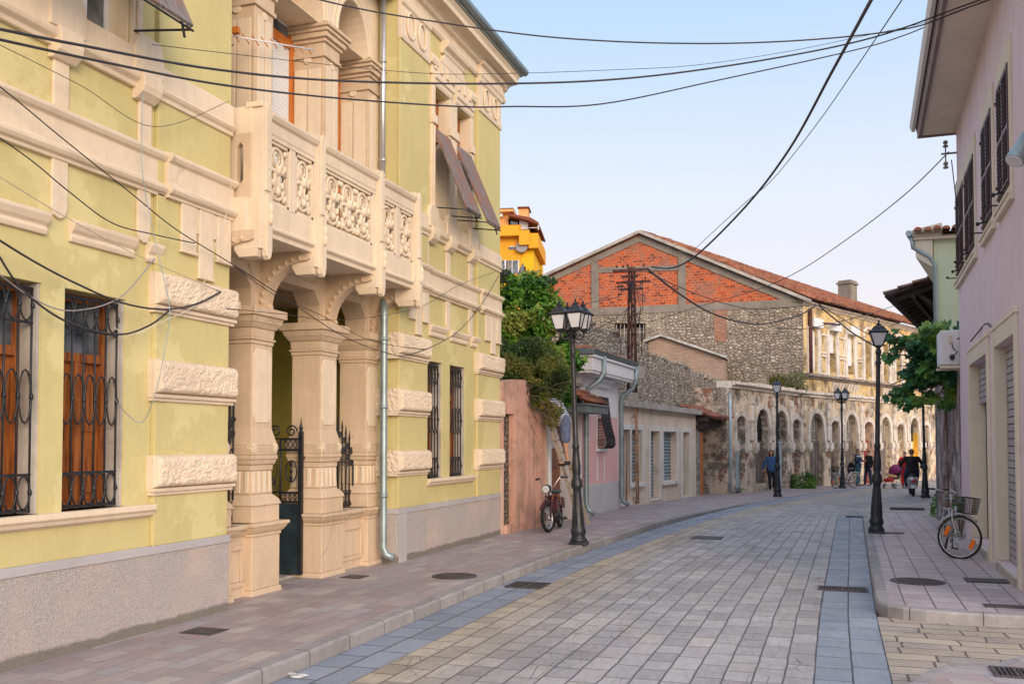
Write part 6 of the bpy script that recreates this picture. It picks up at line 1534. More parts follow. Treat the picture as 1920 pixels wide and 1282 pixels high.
for i in range(16):
    a = Vector((-7.0+rr.uniform(-.5,.5), 20.8+rr.uniform(-.3,.5), 1.2)); c = Vector(rr.choice(bl)[0]); b_ = a.lerp(c, .5) + Vector((rr.uniform(-.3,.3), 0, rr.uniform(-.2,.3)))
    m.tube([a, a.lerp(b_,.6), b_, b_.lerp(c,.5)+Vector((0,0,.1)), c], [.035,.03,.022,.015,.006], 6)
m.build('stem', M['bark'], vine)
# shrub hanging over the wall
sv = leafmats('shrub', [(.035,.055,.014), (.065,.10,.02), (.11,.155,.028), (.19,.22,.045), (.25,.2,.045)])
shb = thing('overhanging_shrub', 'dense dark olive shrub spilling over the top of the salmon wall onto the ladder', 'shrub', (-6.3, 19, 2.6))
bl2 = [v_(985,700,19.2,.6,.5,.5), v_(1000,660,19.4,.5,.4,.35), v_(1030,720,19.4,.4,.4,.45), v_(1040,755,19.4,.25,.3,.3), v_(950,690,18.9,.3,.4,.35), v_(1010,745,19.2,.3,.3,.25), v_(1025,690,19.5,.45,.4,.4), v_(1035,785,19.35,.16,.2,.16), v_(940,660,18.9,.2,.3,.3), v_(1050,705,19.3,.22,.3,.35)]
foliage('foliage', bl2, 34000, .045, OVAL, sv, shb, 9, .5, clump=.0, var=.5)
m = MB(); rr = random.Random(8)
for i in range(70):
    c = Vector(rr.choice(bl2)[0]); a = Vector((-6.3+rr.uniform(-.3,.3), 19.2+rr.uniform(-.4,.4), 2.75)); e = c + Vector((rr.uniform(-.5,.5), rr.uniform(-.5,.1), rr.uniform(-.7,.2)))
    b_ = a.lerp(e,.5)+Vector((rr.uniform(-.1,.1),-.1,rr.uniform(.0,.2))); m.tube([a, b_, e], [.014,.008,.003], 4)
m.build('stem', M['bark'], shb)
# fig tree
fv = leafmats('fig', [(.02,.08,.035), (.04,.13,.05), (.065,.19,.06), (.11,.25,.06), (.22,.34,.06)])
fig = thing('fig_tree', 'fig tree with large dark green lobed leaves leaning out over the right pavement', 'fig tree', (2.6, 23, 0))
bl3 = [v_(1755,640,22,.42,.4,.35), v_(1765,690,22,.42,.4,.42), v_(1735,700,22,.35,.35,.3), v_(1715,650,22.2,.35,.35,.28), v_(1690,645,22.3,.22,.3,.2,.7), v_(1730,740,22,.3,.3,.22), v_(1690,735,22.2,.2,.25,.16,.8), v_(1710,720,22.2,.2,.25,.14,.6), v_(1745,620,21.9,.28,.3,.2), v_(1785,625,21.7,.25,.3,.25), v_(1770,740,22,.25,.3,.25), v_(1700,690,22.4,.25,.3,.2,.5), v_(1678,628,22.4,.16,.2,.14,.8), v_(1675,740,22.4,.14,.2,.12,.9), v_(1700,755,22.2,.15,.2,.1,.8), v_(1672,665,22.4,.12,.2,.1,.6)]
foliage('foliage', bl3, 1700, .155, LOBE5, fv, fig, 12, .7, clump=.03, var=.35)
m = MB(); rr = random.Random(6)
tk = Vector((2.75, 22.4, .0)); 
m.tube([tk, tk+Vector((.05,0,1.4)), tk+Vector((-.0,-.1,2.6)), tk+Vector((-.1,-.2,3.4))], [.1,.085,.07,.05], 8)
m.build('trunk', M['bark'], fig)
m = MB()
for b in bl3:
    for j in range(3):
        c = Vector(b[0]) + Vector((rr.uniform(-.2,.2),rr.uniform(-.2,.2),rr.uniform(-.15,.2))); a = tk+Vector((-.08,-.18,rr.uniform(2.8,3.4))); b_ = a.lerp(c,.5)+Vector((0,0,.15)); m.tube([a, b_, c], [.03,.02,.008], 5)
m.build('branches', M['bark'], fig)
def weed(name, label, p, r, n, size, mats, seed, blades=False, cat='plant'):
    root = thing(name, label, cat, tuple(p)); P = Vector(p); rr = random.Random(seed)
    if blades:
        m = MB()
        for i in range(n):
            a = rr.uniform(0, 6.28); d = Vector((math.cos(a), math.sin(a), 0)); b = P + d*rr.uniform(0, r[0]*.5); h = r[2]*rr.uniform(.5,1.1); w = size*.12; s = d.cross(Vector((0,0,1)))*w
            k = b + d*r[0]*.35 + Vector((0,0,h*.7)); e = b + d*r[0]*rr.uniform(.5,1) + Vector((0,0,h)); m.k = rr.randrange(len(mats))
            m.add([b-s, b+s, k+s*.7, k-s*.7, e], [(0,1,2,3), (3,2,4)])
        m.build('blades', mats, root, uv=False)
    else:
        foliage('foliage', [((P.x, P.y, P.z + r[2]*.5), r, 1)], n, size, OVAL, mats, root, seed, 0.1)
        m = MB()
        for i in range(14): m.tube([P, P + Vector((rr.uniform(-1,1)*r[0]*.7, rr.uniform(-.5,.5)*r[1], r[2]*rr.uniform(.5,1.2)))], [.012,.004], 4)
        m.build('stem', M['bark'], root)
    return root
weed('green_bush', 'low green bush growing at the foot of the ruined arcade', ground(1503, 915), (.75,.4,.45), 2600, .1, gv[:4], 2)
weed('weed_tuft', 'small green weeds at the foot of the blue arcade door behind the gatehouse', ground(1383, 924), (.3,.2,.15), 300, .06, gv[:3], 3)
lg = leafmats('dry_grass', [(.25,.2,.06), (.16,.17,.04), (.1,.13,.03)])
weed('ledge_grass', 'yellow dry grass tuft on the arcade cornice left of the lamp top', AF.P(AF.sx(1462), -.1, 4.1), (.5,.4,.6), 260, .2, lg, 4, True, 'grass')
weed('ledge_bush', 'olive green bushy weed on the arcade cornice right of the lamp top', AF.P(AF.sx(1497), -.1, 4.05), (.55,.4,.6), 1300, .09, [lg[2], lg[1], sv[2]], 5)
weed('climbing_weed', 'leafy green weeds at the wall foot behind the bicycle', ground(1764, 968), (.22,.35,.5), 1300, .06, gv[:3], 6)
weed('climbing_weed', 'dark green weed seen through the front wheel of the bicycle', Vector((2.25, 20.0, 0)), (.2,.3,.5), 700, .06, gv[:2], 7)
M['tyre'] = plain('tyre_rubber', (.022,.02,.02), .8, 0, .3)
M['chrome'] = plain('dull_chrome', (.5,.5,.5), .3, .85, .5, .15, 10)
M['orefl'] = plain('orange_reflector', (.85,.16,.01), .3)
M['silver'] = plain('silver_paint', (.42,.41,.43), .35, .6, .5, .1)
M['maroon'] = plain('maroon_paint', (.06,.01,.018), .35, .1, .5, .2)
M['blackp'] = plain('black_plastic', (.02,.02,.022), .5)
M['skyseat'] = plain('glossy_black_vinyl', (.03,.035,.045), .25, 0, .6)
def circ(c, r, ax, n=32):
    ax = Vector(ax).normalized(); e1 = ax.cross(Vector((0,0,1)))
    if e1.length < .01: e1 = Vector((1,0,0))
    e1.normalize(); e2 = ax.cross(e1); return [Vector(c) + (e1*math.cos(2*math.pi*i/n) + e2*math.sin(2*math.pi*i/n))*r for i in range(n+1)]
def wheel(parent, c, r, ax, tr=.02, spokes=28, refl=False, rim='chrome', hub=.025):
    c = Vector(c); ax = Vector(ax).normalized()
    def mk(m, n, mt, p): o = m.build(n, M[mt], p); o.matrix_parent_inverse = Matrix(); return o
    m = MB(); m.tube(circ(c, r-tr, ax, 36), tr, 8, False); ty = mk(m, 'tyre', 'tyre', parent)
    m = MB(); m.tube(circ(c, r-tr*2.1, ax, 36), tr*.55, 6, False); mk(m, 'rim', rim, ty)
    m = MB(); p = circ(c, r-tr*2.2, ax, spokes)
    for i in range(spokes): m.bar(c + ax*(hub if i % 2 else -hub), p[i], .0022 if tr < .03 else .004, 4)
    m.bar(c - ax*.05, c + ax*.05, .018, 8); mk(m, 'spokes', 'chrome', ty)
    if refl:
        for k in (2, 20):
            q = circ(c, r*.62, ax, 36); m = MB(); a = q[k]; t_ = (q[k+1]-q[k-1]).normalized(); rd = (a-c).normalized()
            m.hexa([a + t_*x*.075 + rd*y*.028 + ax*z*.012 for z in (-1,1) for x, y in ((-1,-1),(1,-1),(1,1),(-1,1))]); mk(m, 'wheel_reflector', 'orefl', ty)
    return ty
def loc(m, n, mt, p, bev=0): o = m.build(n, M[mt], p, bev); o.matrix_parent_inverse = Matrix(); return o
def bicycle(label, pos, rz, lean, steer, paint='silver', basket=True, refl=True, group='parked bicycles'):
    root = thing('bicycle', label, 'bicycle', pos, group); root.rotation_euler = (0, lean, rz)
    r = .335
    wheel(root, (0,0,r), r, (1,0,0), .019, refl=False)
    hp = Vector((0,-.86,.78)); fc = Vector((0,-1.04,r)); S = Matrix.Rotation(steer, 3, 'Z')
    def st(v): v = Vector(v) - Vector((0,-.95,0)); return S @ v + Vector((0,-.95,0))
    wheel(root, st(fc), r, S @ Vector((1,0,0)), .019, refl=refl)
    m = MB(); bb = Vector((0,-.42,.28)); sv_ = Vector((0,-.2,.74)); hd_ = Vector((0,-.88,.62))
    m.tube([hd_, Vector((0,-.6,.38)), bb], .017, 8); m.tube([hd_+Vector((0,.0,.1)), Vector((0,-.6,.5)), Vector((0,-.32,.44))], .014, 8); m.bar(bb, sv_, .015, 8)
    for s in (-1,1):
        m.bar(bb + Vector((s*.03,0,0)), Vector((s*.06,0,r)), .009); m.bar(Vector((s*.02,-.25,.6)), Vector((s*.06,0,r)), .008)
    m.bar(Vector((0,-.88,.56)), Vector((0,-.85,.8)), .02, 8); loc(m, 'frame', paint, root)
    m = MB()
    for s in (-1,1): m.tube([st((s*.04,-.9,.72)), st((s*.055,-.92,.6)), st((s*.055,-1.0,.42)), st((s*.055,-1.04,r))], .011, 6)
    m.bar(st((-.05,-.9,.72)), st((.05,-.9,.72)), .014); loc(m, 'fork', 'chrome', root)
    m = MB(); m.bar(st((0,-.86,.78)), st((0,-.84,.98)), .013)
    m.tube([st(v) for v in ((-.28,-.62,1.02),(-.27,-.72,1.03),(-.15,-.86,1.0),(0,-.87,.98),(.15,-.86,1.0),(.27,-.72,1.03),(.28,-.62,1.02))], .011, 6); hb = loc(m, 'handlebar', 'chrome', root)
    for s in (-1,1):
        m = MB(); m.bar(st((s*.28,-.6,1.02)), st((s*.275,-.7,1.03)), .018); m.bar(st((s*.2,-.8,.99)), st((s*.23,-.7,.98)), .007); loc(m, 'grip', 'blackp', hb)
    m = MB(); m.ball((0,-.16,.86), .09, .12, .035); m.ball((0,-.3,.86), .035, .1, .025); m.bar((0,-.2,.74),(0,-.2,.85), .013); loc(m, 'saddle', 'skyseat', root)
    m = MB()
    for ctr, yv in ((Vector((0,0,r)), Vector((1,0,0))),):
        pts = [ctr + Vector((0, math.cos(a)*.36, math.sin(a)*.36)) for a in [R(20+i*12) for i in range(13)]]; m.tube(pts, .018, 5)
    q = [st(Vector((0,-1.04,r)) + Vector((0, math.cos(a)*.36, math.sin(a)*.36))) for a in [R(10+i*12) for i in range(11)]]; m.tube(q, .018, 5); loc(m, 'mudguard', paint, root)
    m = MB(); m.tube([(.06,-.42,.28),(.07,-.42,.12)], .01); m.wbox(.06,.16,-.46,-.38,.1,.125); m.tube([(-.06,-.42,.28),(-.07,-.42,.44)], .01); m.wbox(-.16,-.06,-.46,-.38,.43,.455); m.tube(circ((.04,-.42,.28), .09, (1,0,0), 20), .006, 5, False); loc(m, 'pedals', 'blackp', root)
    m = MB(); m.tube([(.05,0,.7),(.05,-.2,.7),(-.05,-.2,.7),(-.05,.22,.7),(.05,.22,.7),(.05,0,.7)], .008, 5); m.bar((.05,.15,.7),(.06,0,r), .006); m.bar((-.05,.15,.7),(-.06,0,r), .006); loc(m, 'rack', 'chrome', root)
    if basket:
        m = MB(); z0, z1 = .72, .96
        def bk(x, y, z): f = .82 + .18*(z-z0)/(z1-z0); return st((x*f, -1.12 + y*f, z))
        for k in range(8):
            z = z0 + (z1-z0)*k/7; m.tube([bk(-.15,-.11,z), bk(.15,-.11,z), bk(.15,.11,z), bk(-.15,.11,z), bk(-.15,-.11,z)], .0035 if k < 7 else .007, 4)
        for k in range(10):
            x = -.15 + .30*k/9
            for y in (-.11,.11): m.bar(bk(x,y,z0), bk(x,y,z1), .003, 4)
            m.bar(bk(x,-.11,z0), bk(x,.11,z0), .003, 4)
        for k in range(7):
            y = -.11 + .22*k/6
            for x in (-.15,.15): m.bar(bk(x,y,z0), bk(x,y,z1), .003, 4)
        loc(m, 'basket', 'blackp', root)
    return root
fp = ground(1786, 1047)
# rear wheel ~1.05 m behind the front one
rp_ = fp + Vector((-.03, 1.03, 0)); rzb = math.atan2(.22*-1, 1.0)
bicycle('silver bicycle with a wire basket leaning against the lilac house, orange reflectors in its wheel', tuple(rp_), R(1), R(7), R(62))
b2 = ground(1595, 915); b2.z = zg(b2.y)
bicycle('white bicycle parked against the ruin behind the far three lantern lamp', tuple(b2 + Vector((.15,.35,0))), R(-48), R(3), R(10), 'white')
# moped
mr = ground(1007, 997); 
mp = thing('moped', 'small maroon moped with a black seat parked in front of the salmon wall', 'moped', tuple(mr + Vector((.16,1.12,0)))); mp.rotation_euler = (0, R(-5), R(6))
wheel(mp, (0,0,.25), .25, (1,0,0), .038, 18); SR = Matrix.Rotation(R(-14), 3, 'Z')
def ms(v): v = Vector(v) - Vector((0,-1.0,0)); return SR @ v + Vector((0,-1.0,0))
wheel(mp, ms((0,-1.13,.29)), .29, SR @ Vector((1,0,0)), .036, 20)
m = MB()
for s in (-1,1): m.tube([ms((s*.06,-1.13,.29)), ms((s*.06,-1.06,.5)), ms((s*.06,-.98,.74))], .016, 6)
m.bar(ms((0,-1.0,.66)), ms((0,-.94,.86)), .022); loc(m, 'fork', 'maroon', mp)
m = MB(); m.tube([(0,-.95,.7),(0,-.82,.5),(0,-.62,.36),(0,-.35,.34)], .045, 8); m.tube([(0,-.35,.34),(0,-.25,.5),(0,-.2,.66)], .035, 8)
for s in (-1,1): m.bar((s*.06,-.3,.5),(s*.07,0,.25), .013); m.bar((s*.06,-.1,.6),(s*.07,0,.27), .011)
loc(m, 'frame', 'maroon', mp)
m = MB(); m.wbox(-.07,.07,-.5,-.2,.36,.56); m.ball((0,-.85,.5), .05, .13, .12); loc(m, 'fuel_tank', 'maroon', mp, .02)
m = MB(); m.ball((0,-.12,.76), .12, .19, .05); m.ball((0,-.3,.77), .07, .13, .04); loc(m, 'seat', 'skyseat', mp)
m = MB(); m.tube([(-.06,.0,.5),(-.06,.22,.58)], .012); m.wbox(-.09,.09,-.02,.26,.6,.62); m.wbox(-.1,-.07,0,.25,.4,.6); m.wbox(.07,.1,0,.25,.4,.6); loc(m, 'rack', 'maroon', mp, .01)
m = MB(); m.ball((0,-.4,.3), .11, .13, .1); m.tube([(.08,-.4,.25),(.1,-.2,.18),(.1,.15,.2)], .028, 8); m.bar((-.2,-.42,.2),(.2,-.42,.2), .016); m.wbox(-.24,-.14,-.46,-.38,.19,.22); m.wbox(.14,.24,-.46,-.38,.19,.22); m.tube([(-.05,.0,.25),(-.13,.02,.03)], .014); loc(m, 'engine', 'blackp', mp)
m = MB(); pts = [ms(Vector((0,-1.13,.29)) + Vector((0, math.cos(a)*.33, math.sin(a)*.33))) for a in [R(15+i*13) for i in range(11)]]; m.tube(pts, .03, 6); pts = [Vector((0, math.cos(a)*.29, .25+math.sin(a)*.29)) for a in [R(10+i*13) for i in range(12)]]; m.tube(pts, .035, 6); loc(m, 'mudguard', 'maroon', mp)
m = MB(); m.tube([ms(v) for v in ((-.34,-.78,1.05),(-.22,-.86,1.07),(-.12,-.96,.9),(0,-.97,.86),(.12,-.96,.9),(.22,-.86,1.07),(.34,-.78,1.05))], .012, 6); hb = loc(m, 'handlebar', 'chrome', mp)
for s in (-1,1): m = MB(); m.bar(ms((s*.35,-.77,1.05)), ms((s*.23,-.85,1.07)), .02, 8); loc(m, 'grip', 'blackp', hb)
m = MB(); c_ = ms((0,-1.06,.86)); d_ = SR @ Vector((0,-1,-.1)); m.tube([c_ - d_*.08, c_ - d_*.05, c_+d_*.05], [.04,.085,.09], 14); hl = loc(m, 'headlight', 'blackp', mp)
m = MB(); m.tube([c_+d_*.052, c_+d_*.065], [.082,.07], 14); loc(m, 'lens', 'milk', hl)
# scooter far right with rider (rider below)
sp_ = ground(1712, 930); sct = thing('motor_scooter', 'grey motor scooter seen from behind with a red tail light at the far right', 'scooter', tuple(sp_))
wheel(sct, (0,0,.24), .24, (1,0,0), .06, 10); wheel(sct, (0,1.25,.24), .24, (1,0,0), .05, 10)
m = MB(); m.ball((0,.15,.55), .2, .42, .2, 12, 9); m.ball((0,.2,.42), .16, .4, .16, 12, 9); m.wbox(-.17,.17,.5,.95,.25,.32); m.ball((0,1.05,.65), .22, .1, .36, 12, 9); loc(m, 'body', 'silver', sct, 0)
m = MB(); m.ball((0,.3,.76), .15, .4, .07, 12, 7); loc(m, 'seat', 'skyseat', sct)
m = MB(); m.wbox(-.08,.08,-.29,-.2,.52,.6); t = NT('red_tail_lamp'); M['redl'] = t.done((.5,.015,.01), .25); loc(m, 'tail_light', 'redl', sct, .015)
m = MB(); m.tube([(-.36,.85,1.0),(-.2,.95,1.03),(0,1.0,1.0),(.2,.95,1.03),(.36,.85,1.0)], .016); m.bar((.3,.9,1.0),(.36,.95,1.2),.008); m.ball((.37,.95,1.22), .07,.02,.05); m.bar((-.3,.9,1.0),(-.36,.95,1.2),.008); m.ball((-.37,.95,1.22), .07,.02,.05); loc(m, 'handlebar', 'blackp', sct)
m = MB(); m.wbox(-.09,.09,-.3,-.27,.3,.42); loc(m, 'number_plate', 'white', sct)
# stroller
st0 = ground(1676, 915); st0.z = zg(st0.y)
stl = thing('baby_stroller', 'purple hooded baby stroller with small black wheels beside the woman in red', 'stroller', tuple(st0)); stl.rotation_euler = (0,0,R(-35))
M['purple'] = plain('purple_fabric', (.2,.012,.09), .7); M['redf'] = plain('red_fabric', (.45,.02,.02), .75); M['peachf'] = plain('peach_blanket', (.7,.32,.16), .8)
t = NT('spotted_fabric'); vv = t.vor(t.tc.outputs['Object'], 16); M['spot'] = t.done(t.ramp(vv.outputs['Distance'], [(.3, (.75,.7,.7)), (.34, (.03,.02,.03))]), .8)
m = MB()
for x in (-.24,.24):
    m.bar((x,-.32,.12),(x,.45,1.02), .013); m.bar((x,.36,.12),(x,-.1,.55), .012)
m.bar((-.24,.45,1.02),(.24,.45,1.02), .018); m.bar((-.24,.36,.12),(.24,.36,.12), .01); m.bar((-.24,-.32,.12),(.24,-.32,.12), .01); loc(m, 'frame', 'blackp', stl)
for x in (-.27,.27):
    for y in (-.32,.36): wheel(stl, (x,y,.1), .1, (1,0,0), .022, 8, hub=.01)
m = MB(); m.hexa([(-.22,-.28,.38),(.22,-.28,.38),(.22,.18,.42),(-.22,.18,.42),(-.22,-.28,.46),(.22,-.28,.46),(.22,.2,.52),(-.22,.2,.52)]); m.hexa([(-.22,.1,.42),(.22,.1,.42),(.22,.2,.45),(-.22,.2,.45),(-.2,.3,.95),(.2,.3,.95),(.2,.36,.95),(-.2,.36,.95)]); loc(m, 'seat', 'spot', stl, .02)
m = MB(); m.ball((0,-.1,.52), .2, .2, .1, 10, 7); loc(m, 'blanket', 'peachf', stl)
m = MB(); m.hexa([(-.2,-.5,.3),(.2,-.5,.3),(.2,-.26,.3),(-.2,-.26,.3),(-.2,-.52,.42),(.2,-.52,.42),(.2,-.26,.45),(-.2,-.26,.45)]); loc(m, 'footrest', 'redf', stl, .03)
m = MB(); pts = []
for i in range(9):
    a = R(-15 + i*18); pts.append([Vector((.26*math.cos(b), .12 + math.cos(a)*-.36*math.sin(b)*1.0 if False else .14 - .36*math.cos(a)*max(.25, math.sin(b)), .72 + .33*math.sin(a)*max(.35, math.sin(b)))) for b in [math.pi*j/8 for j in range(9)]])
m.grid(pts, True); loc(m, 'hood', 'purple', stl)
M['skin'] = plain('skin', (.52,.29,.2), .55, 0, .35, .06)
M['bluebl'] = plain('blue_blouse', (.045,.11,.24), .8, 0, .2, .2, 12); M['darktr'] = plain('dark_trousers', (.012,.013,.022), .85); M['hairb'] = plain('brown_hair', (.09,.03,.015), .6, 0, .4, .3, 20)
M['navy'] = plain('navy_jacket', (.014,.025,.06), .8); M['teal'] = plain('blue_green_jeans', (.03,.1,.13), .85, 0, .2, .2, 12); M['hairs'] = plain('short_grey_brown_hair', (.16,.1,.075), .7)
M['redc'] = plain('red_cardigan', (.55,.012,.012), .8, 0, .2, .15, 10); M['blackc'] = plain('black_clothing', (.012,.012,.014), .9); M['denim'] = plain('washed_denim', (.13,.16,.25), .85, 0, .2, .25, 14); M['shoe'] = plain('dark_shoe', (.02,.017,.015), .6)
M['beigeb'] = plain('pale_beige_top', (.55,.42,.32), .8); M['greyw'] = plain('pale_grey_top', (.5,.5,.54), .8); M['lshoe'] = plain('light_shoe', (.45,.36,.3), .7)
t = NT('striped_cotton'); wv = t.n('ShaderNodeTexWave', wave_type='BANDS', bands_direction='Z'); wv.inputs['Scale'].default_value = 7; t.l(t.tc.outputs['Object'], wv.inputs[0])
M['stripe'] = t.done(t.ramp(wv.outputs['Fac'], [(.3, (.06,.09,.25)), (.4, (.72,.72,.76))]), .8)
def blob(m, name, mat, parent, vox=.014, rep=2):
    o = m.build(name, M[mat], parent); o.matrix_parent_inverse = Matrix()
    r_ = o.modifiers.new('r', 'REMESH'); r_.mode = 'VOXEL'; r_.voxel_size = vox; r_.use_smooth_shade = True
    s_ = o.modifiers.new('s', 'SMOOTH'); s_.iterations = rep; s_.factor = .5
    return o
def limb(m, pts, rs): m.tube(pts, rs, 10); [m.ball(p, r, r, r, 10, 8) for p, r in zip(pts, rs)]
BASE = dict(hip=(0,0,.93), hl=(-.09,0,.9), kl=(-.1,-.01,.5), al=(-.1,.03,.09), hr=(.09,0,.9), kr=(.1,-.01,.5), ar=(.1,.03,.09), chest=(0,0,1.25), neck=(0,.01,1.43), head=(0,-.01,1.58),
            sl=(-.175,.01,1.37), el=(-.22,.03,1.1), wl=(-.23,-.04,.86), sr=(.175,.01,1.37), er=(.22,.03,1.1), wr=(.23,-.04,.86), face=(0,-1,0), tl=(0,-1,-.12), tr=(0,-1,-.12))
def person(label, pos, rz, h, top, bottom, hair, shoe, pose={}, sleeve=1.0, leg=1.0, longhair=False, face=True, stout=1.0, vest=None, skirtlen=0):
    J = {k: Vector(v) for k, v in {**BASE, **pose}.items()}
    root = thing('person', label, 'person', pos); root.rotation_euler = (0,0,rz); root.scale = (h/1.7,)*3
    m = MB(); w = stout
    hd = J['head']; fd = J['face'].normalized(); up_ = Vector((0,0,1)); sd_ = fd.cross(up_).normalized()
    m.ball(hd, .075, .09, .105, 14, 12); m.ball(hd + fd*.02 - up_*.045, .058, .065, .065, 12, 9)          # skull, jaw
    m.tube([hd + fd*.085 + up_*.02, hd + fd*.108 - up_*.02], [.008, .015], 6); m.ball(hd + fd*.1 - up_*.02, .015, .014, .011, 6, 5)
    m.ball(hd + fd*.084 - up_*.052, .024, .012, .009, 8, 5)
    for s in (-1, 1): m.ball(hd + sd_*s*.078 + up_*-.0, .012, .02, .03, 6, 6); m.ball(hd + fd*.078 + sd_*s*.03 + up_*.012, .013, .008, .009, 6, 5)
    limb(m, [J['neck'] - up_*.04, J['neck'], hd - up_*.06], [.06, .05, .05])
    limb(m, [J['hip'], (J['hip']+J['chest'])/2, J['chest'], J['neck'] - up_*.08], [.13*w, .12*w, .13, .09])
    for q in 'lr':
        limb(m, [J['h'+q], J['k'+q], J['a'+q]], [.085*w, .055, .037]); t_ = J['t'+q].normalized(); a = J['a'+q]; m.ball(a + t_*.07 - up_*.04, .04, .12 if abs(t_.y) > abs(t_.x) else .05, .035, 8, 6)
        limb(m, [J['s'+q], J['e'+q], J['w'+q]], [.052, .037, .026])
        d = (J['w'+q]-J['e'+q]).normalized(); c = J['w'+q]; n = d.cross(Vector((0,1,0.2))).normalized(); n2 = d.cross(n).normalized()
        m.ball(c + d*.045, .026, .026, .04, 8, 6)
        for f_, ln in zip((-1.5,-.5,.5,1.5), (.065,.078,.073,.058)):
            b0 = c + d*.07 + n2*f_*.015; m.tube([b0, b0 + d*ln*.55 + n*.008, b0 + d*ln*.95 + n*.025], [.0095,.0085,.007], 6)
        m.tube([c + d*.02 + n2*.024, c + d*.055 + n2*.048, c + d*.085 + n2*.05], [.011,.01,.008], 6)
    body = blob(m, 'body', 'skin', root, .010, 1)
    if face:
        m = MB()
        for s in (-1, 1): m.ball(hd + fd*.088 + sd_*s*.031 + up_*.012, .008, .006, .006, 6, 5); m.tube([hd + fd*.092 + sd_*s*.018 + up_*.032, hd + fd*.088 + sd_*s*.045 + up_*.032], .004, 4)
        o = m.build('eyes', M['shoe'], root); o.matrix_parent_inverse = Matrix()
        m = MB(); m.ball(hd + fd*.096 - up_*.053, .02, .006, .006, 8, 5); o = m.build('mouth', M['redf'], root); o.matrix_parent_inverse = Matrix()
    m = MB(); m.ball(hd - fd*.018 + up_*.028, .085, .095, .1, 14, 12)
    if longhair:
        for s in (-1, 1): limb(m, [hd + sd_*s*.06 + up_*.05, hd + sd_*s*.085 - up_*.04, hd + sd_*s*.08 - up_*.16 + fd*.01], [.035,.04,.03])
        limb(m, [hd - fd*.05, hd - fd*.06 - up_*.1, hd - fd*.05 - up_*.2], [.07,.07,.05])
    blob(m, 'hair', hair, root, .012, 1)
    if top:
        m = MB(); k = 1.12
        limb(m, [J['hip'] + up_*.0, (J['hip']+J['chest'])/2, J['chest'], J['neck'] - up_*.07], [.15*w, .14*w, .145*w, .095])
        limb(m, [J['sl'], J['neck'] - up_*.06, J['sr']], [.07, .08, .07])
        for s in (-1,1): limb(m, [J['chest'] + sd_*s*.07, J['hip'] + sd_*s*.06 - up_*.04], [.11*w, .12*w])
        for q in 'lr':
            e = J['e'+q].lerp(J['w'+q], max(0, (sleeve-.5)*2)*.92) if sleeve > .5 else J['s'+q].lerp(J['e'+q], sleeve*2)
            limb(m, [J['s'+q], J['e'+q], e] if sleeve > .5 else [J['s'+q], e], [.068, .052, .042] if sleeve > .5 else [.07, .062])
        blob(m, 'top', top, root)
    if vest:
        m = MB(); limb(m, [J['hip'] + fd*.075 + up_*.05, J['chest'] + fd*.07, J['neck'] + fd*.05 - up_*.07], [.085,.085,.05]); blob(m, 'undershirt', vest, root)
    if bottom:
        m = MB(); limb(m, [J['hl'] + up_*.05, J['hip'] + up_*.04, J['hr'] + up_*.05], [.11*w, .125*w, .11*w])
        for q in 'lr':
            if leg >= 1: limb(m, [J['h'+q], J['k'+q], J['a'+q] + up_*.03], [.105*w, .075, .062])
            else: limb(m, [J['h'+q], J['h'+q].lerp(J['k'+q], leg*1.6)], [.115*w, .1])
        blob(m, 'trousers', bottom, root)
    for q in 'lr':
        m = MB(); t_ = J['t'+q].normalized(); a = J['a'+q]
        limb(m, [a - up_*.03 - t_*.02, a + t_*.09 - up_*.05, a + t_*.16 - up_*.055], [.046,.042,.034]); blob(m, 'shoe', shoe, root, .012, 1)
    return root
wp = ground(1447, 921)
person('woman in a blue blouse and dark trousers, with long brown hair, walking forwards', tuple(wp), R(4), 1.66, 'bluebl', 'darktr', 'hairb', 'lshoe',
       dict(kl=(-.07,-.12,.5), al=(-.06,-.1,.09), kr=(.1,.05,.5), ar=(.08,.22,.14), el=(-.3,.04,1.12), wl=(-.34,.0,.87), er=(.29,.02,1.12), wr=(.33,-.05,.88)), longhair=True, sleeve=.95, stout=1.12)
mp_ = ground(1609, 910)
man = person('man in a navy jacket and blue green jeans standing by the red door', tuple(mp_), R(62), 1.76, 'navy', 'teal', 'hairs', 'shoe',
       dict(kl=(-.11,-.05,.5), al=(-.12,.0,.09), kr=(.1,.02,.5), ar=(.1,.06,.09), el=(-.27,-.06,1.12), wl=(-.12,-.26,1.16), er=(.27,-.06,1.12), wr=(.12,-.28,1.14), head=(0,-.03,1.58)), vest='greyw', stout=1.1)
m = MB(); m.tube([(-.24,.06,1.34),(-.2,-.06,1.36),(0,-.12,1.33),(.2,-.06,1.36),(.24,.06,1.34),(.0,.14,1.36),(-.24,.06,1.34)], .022, 6); o = m.build('jacket_stripe', M['white'], man); o.matrix_parent_inverse = Matrix()
bg_ = thing('shoulder_bag', 'large black bag hanging at the back of the man in the navy jacket', 'bag', tuple(mp_ + Vector((-.30,.1,.5))))
m = MB(); m.ball((0,0,.3), .17, .13, .32, 12, 10); m.tube([(.05,0,.55),(.2,-.03,.85),(.32,-.05,.9)], .02); o = m.build('bag_body', M['blackc'], bg_); o.matrix_parent_inverse = Matrix()
q_ = mp_ + Vector((.5,.55,0))
person('person in dark clothes mostly hidden behind the man in the navy jacket', tuple(q_), R(-50), 1.68, 'blackc', 'navy', 'hairb', 'shoe', dict(kl=(-.12,-.1,.5), al=(-.14,-.12,.09)))
rp2 = ground(1697, 913)
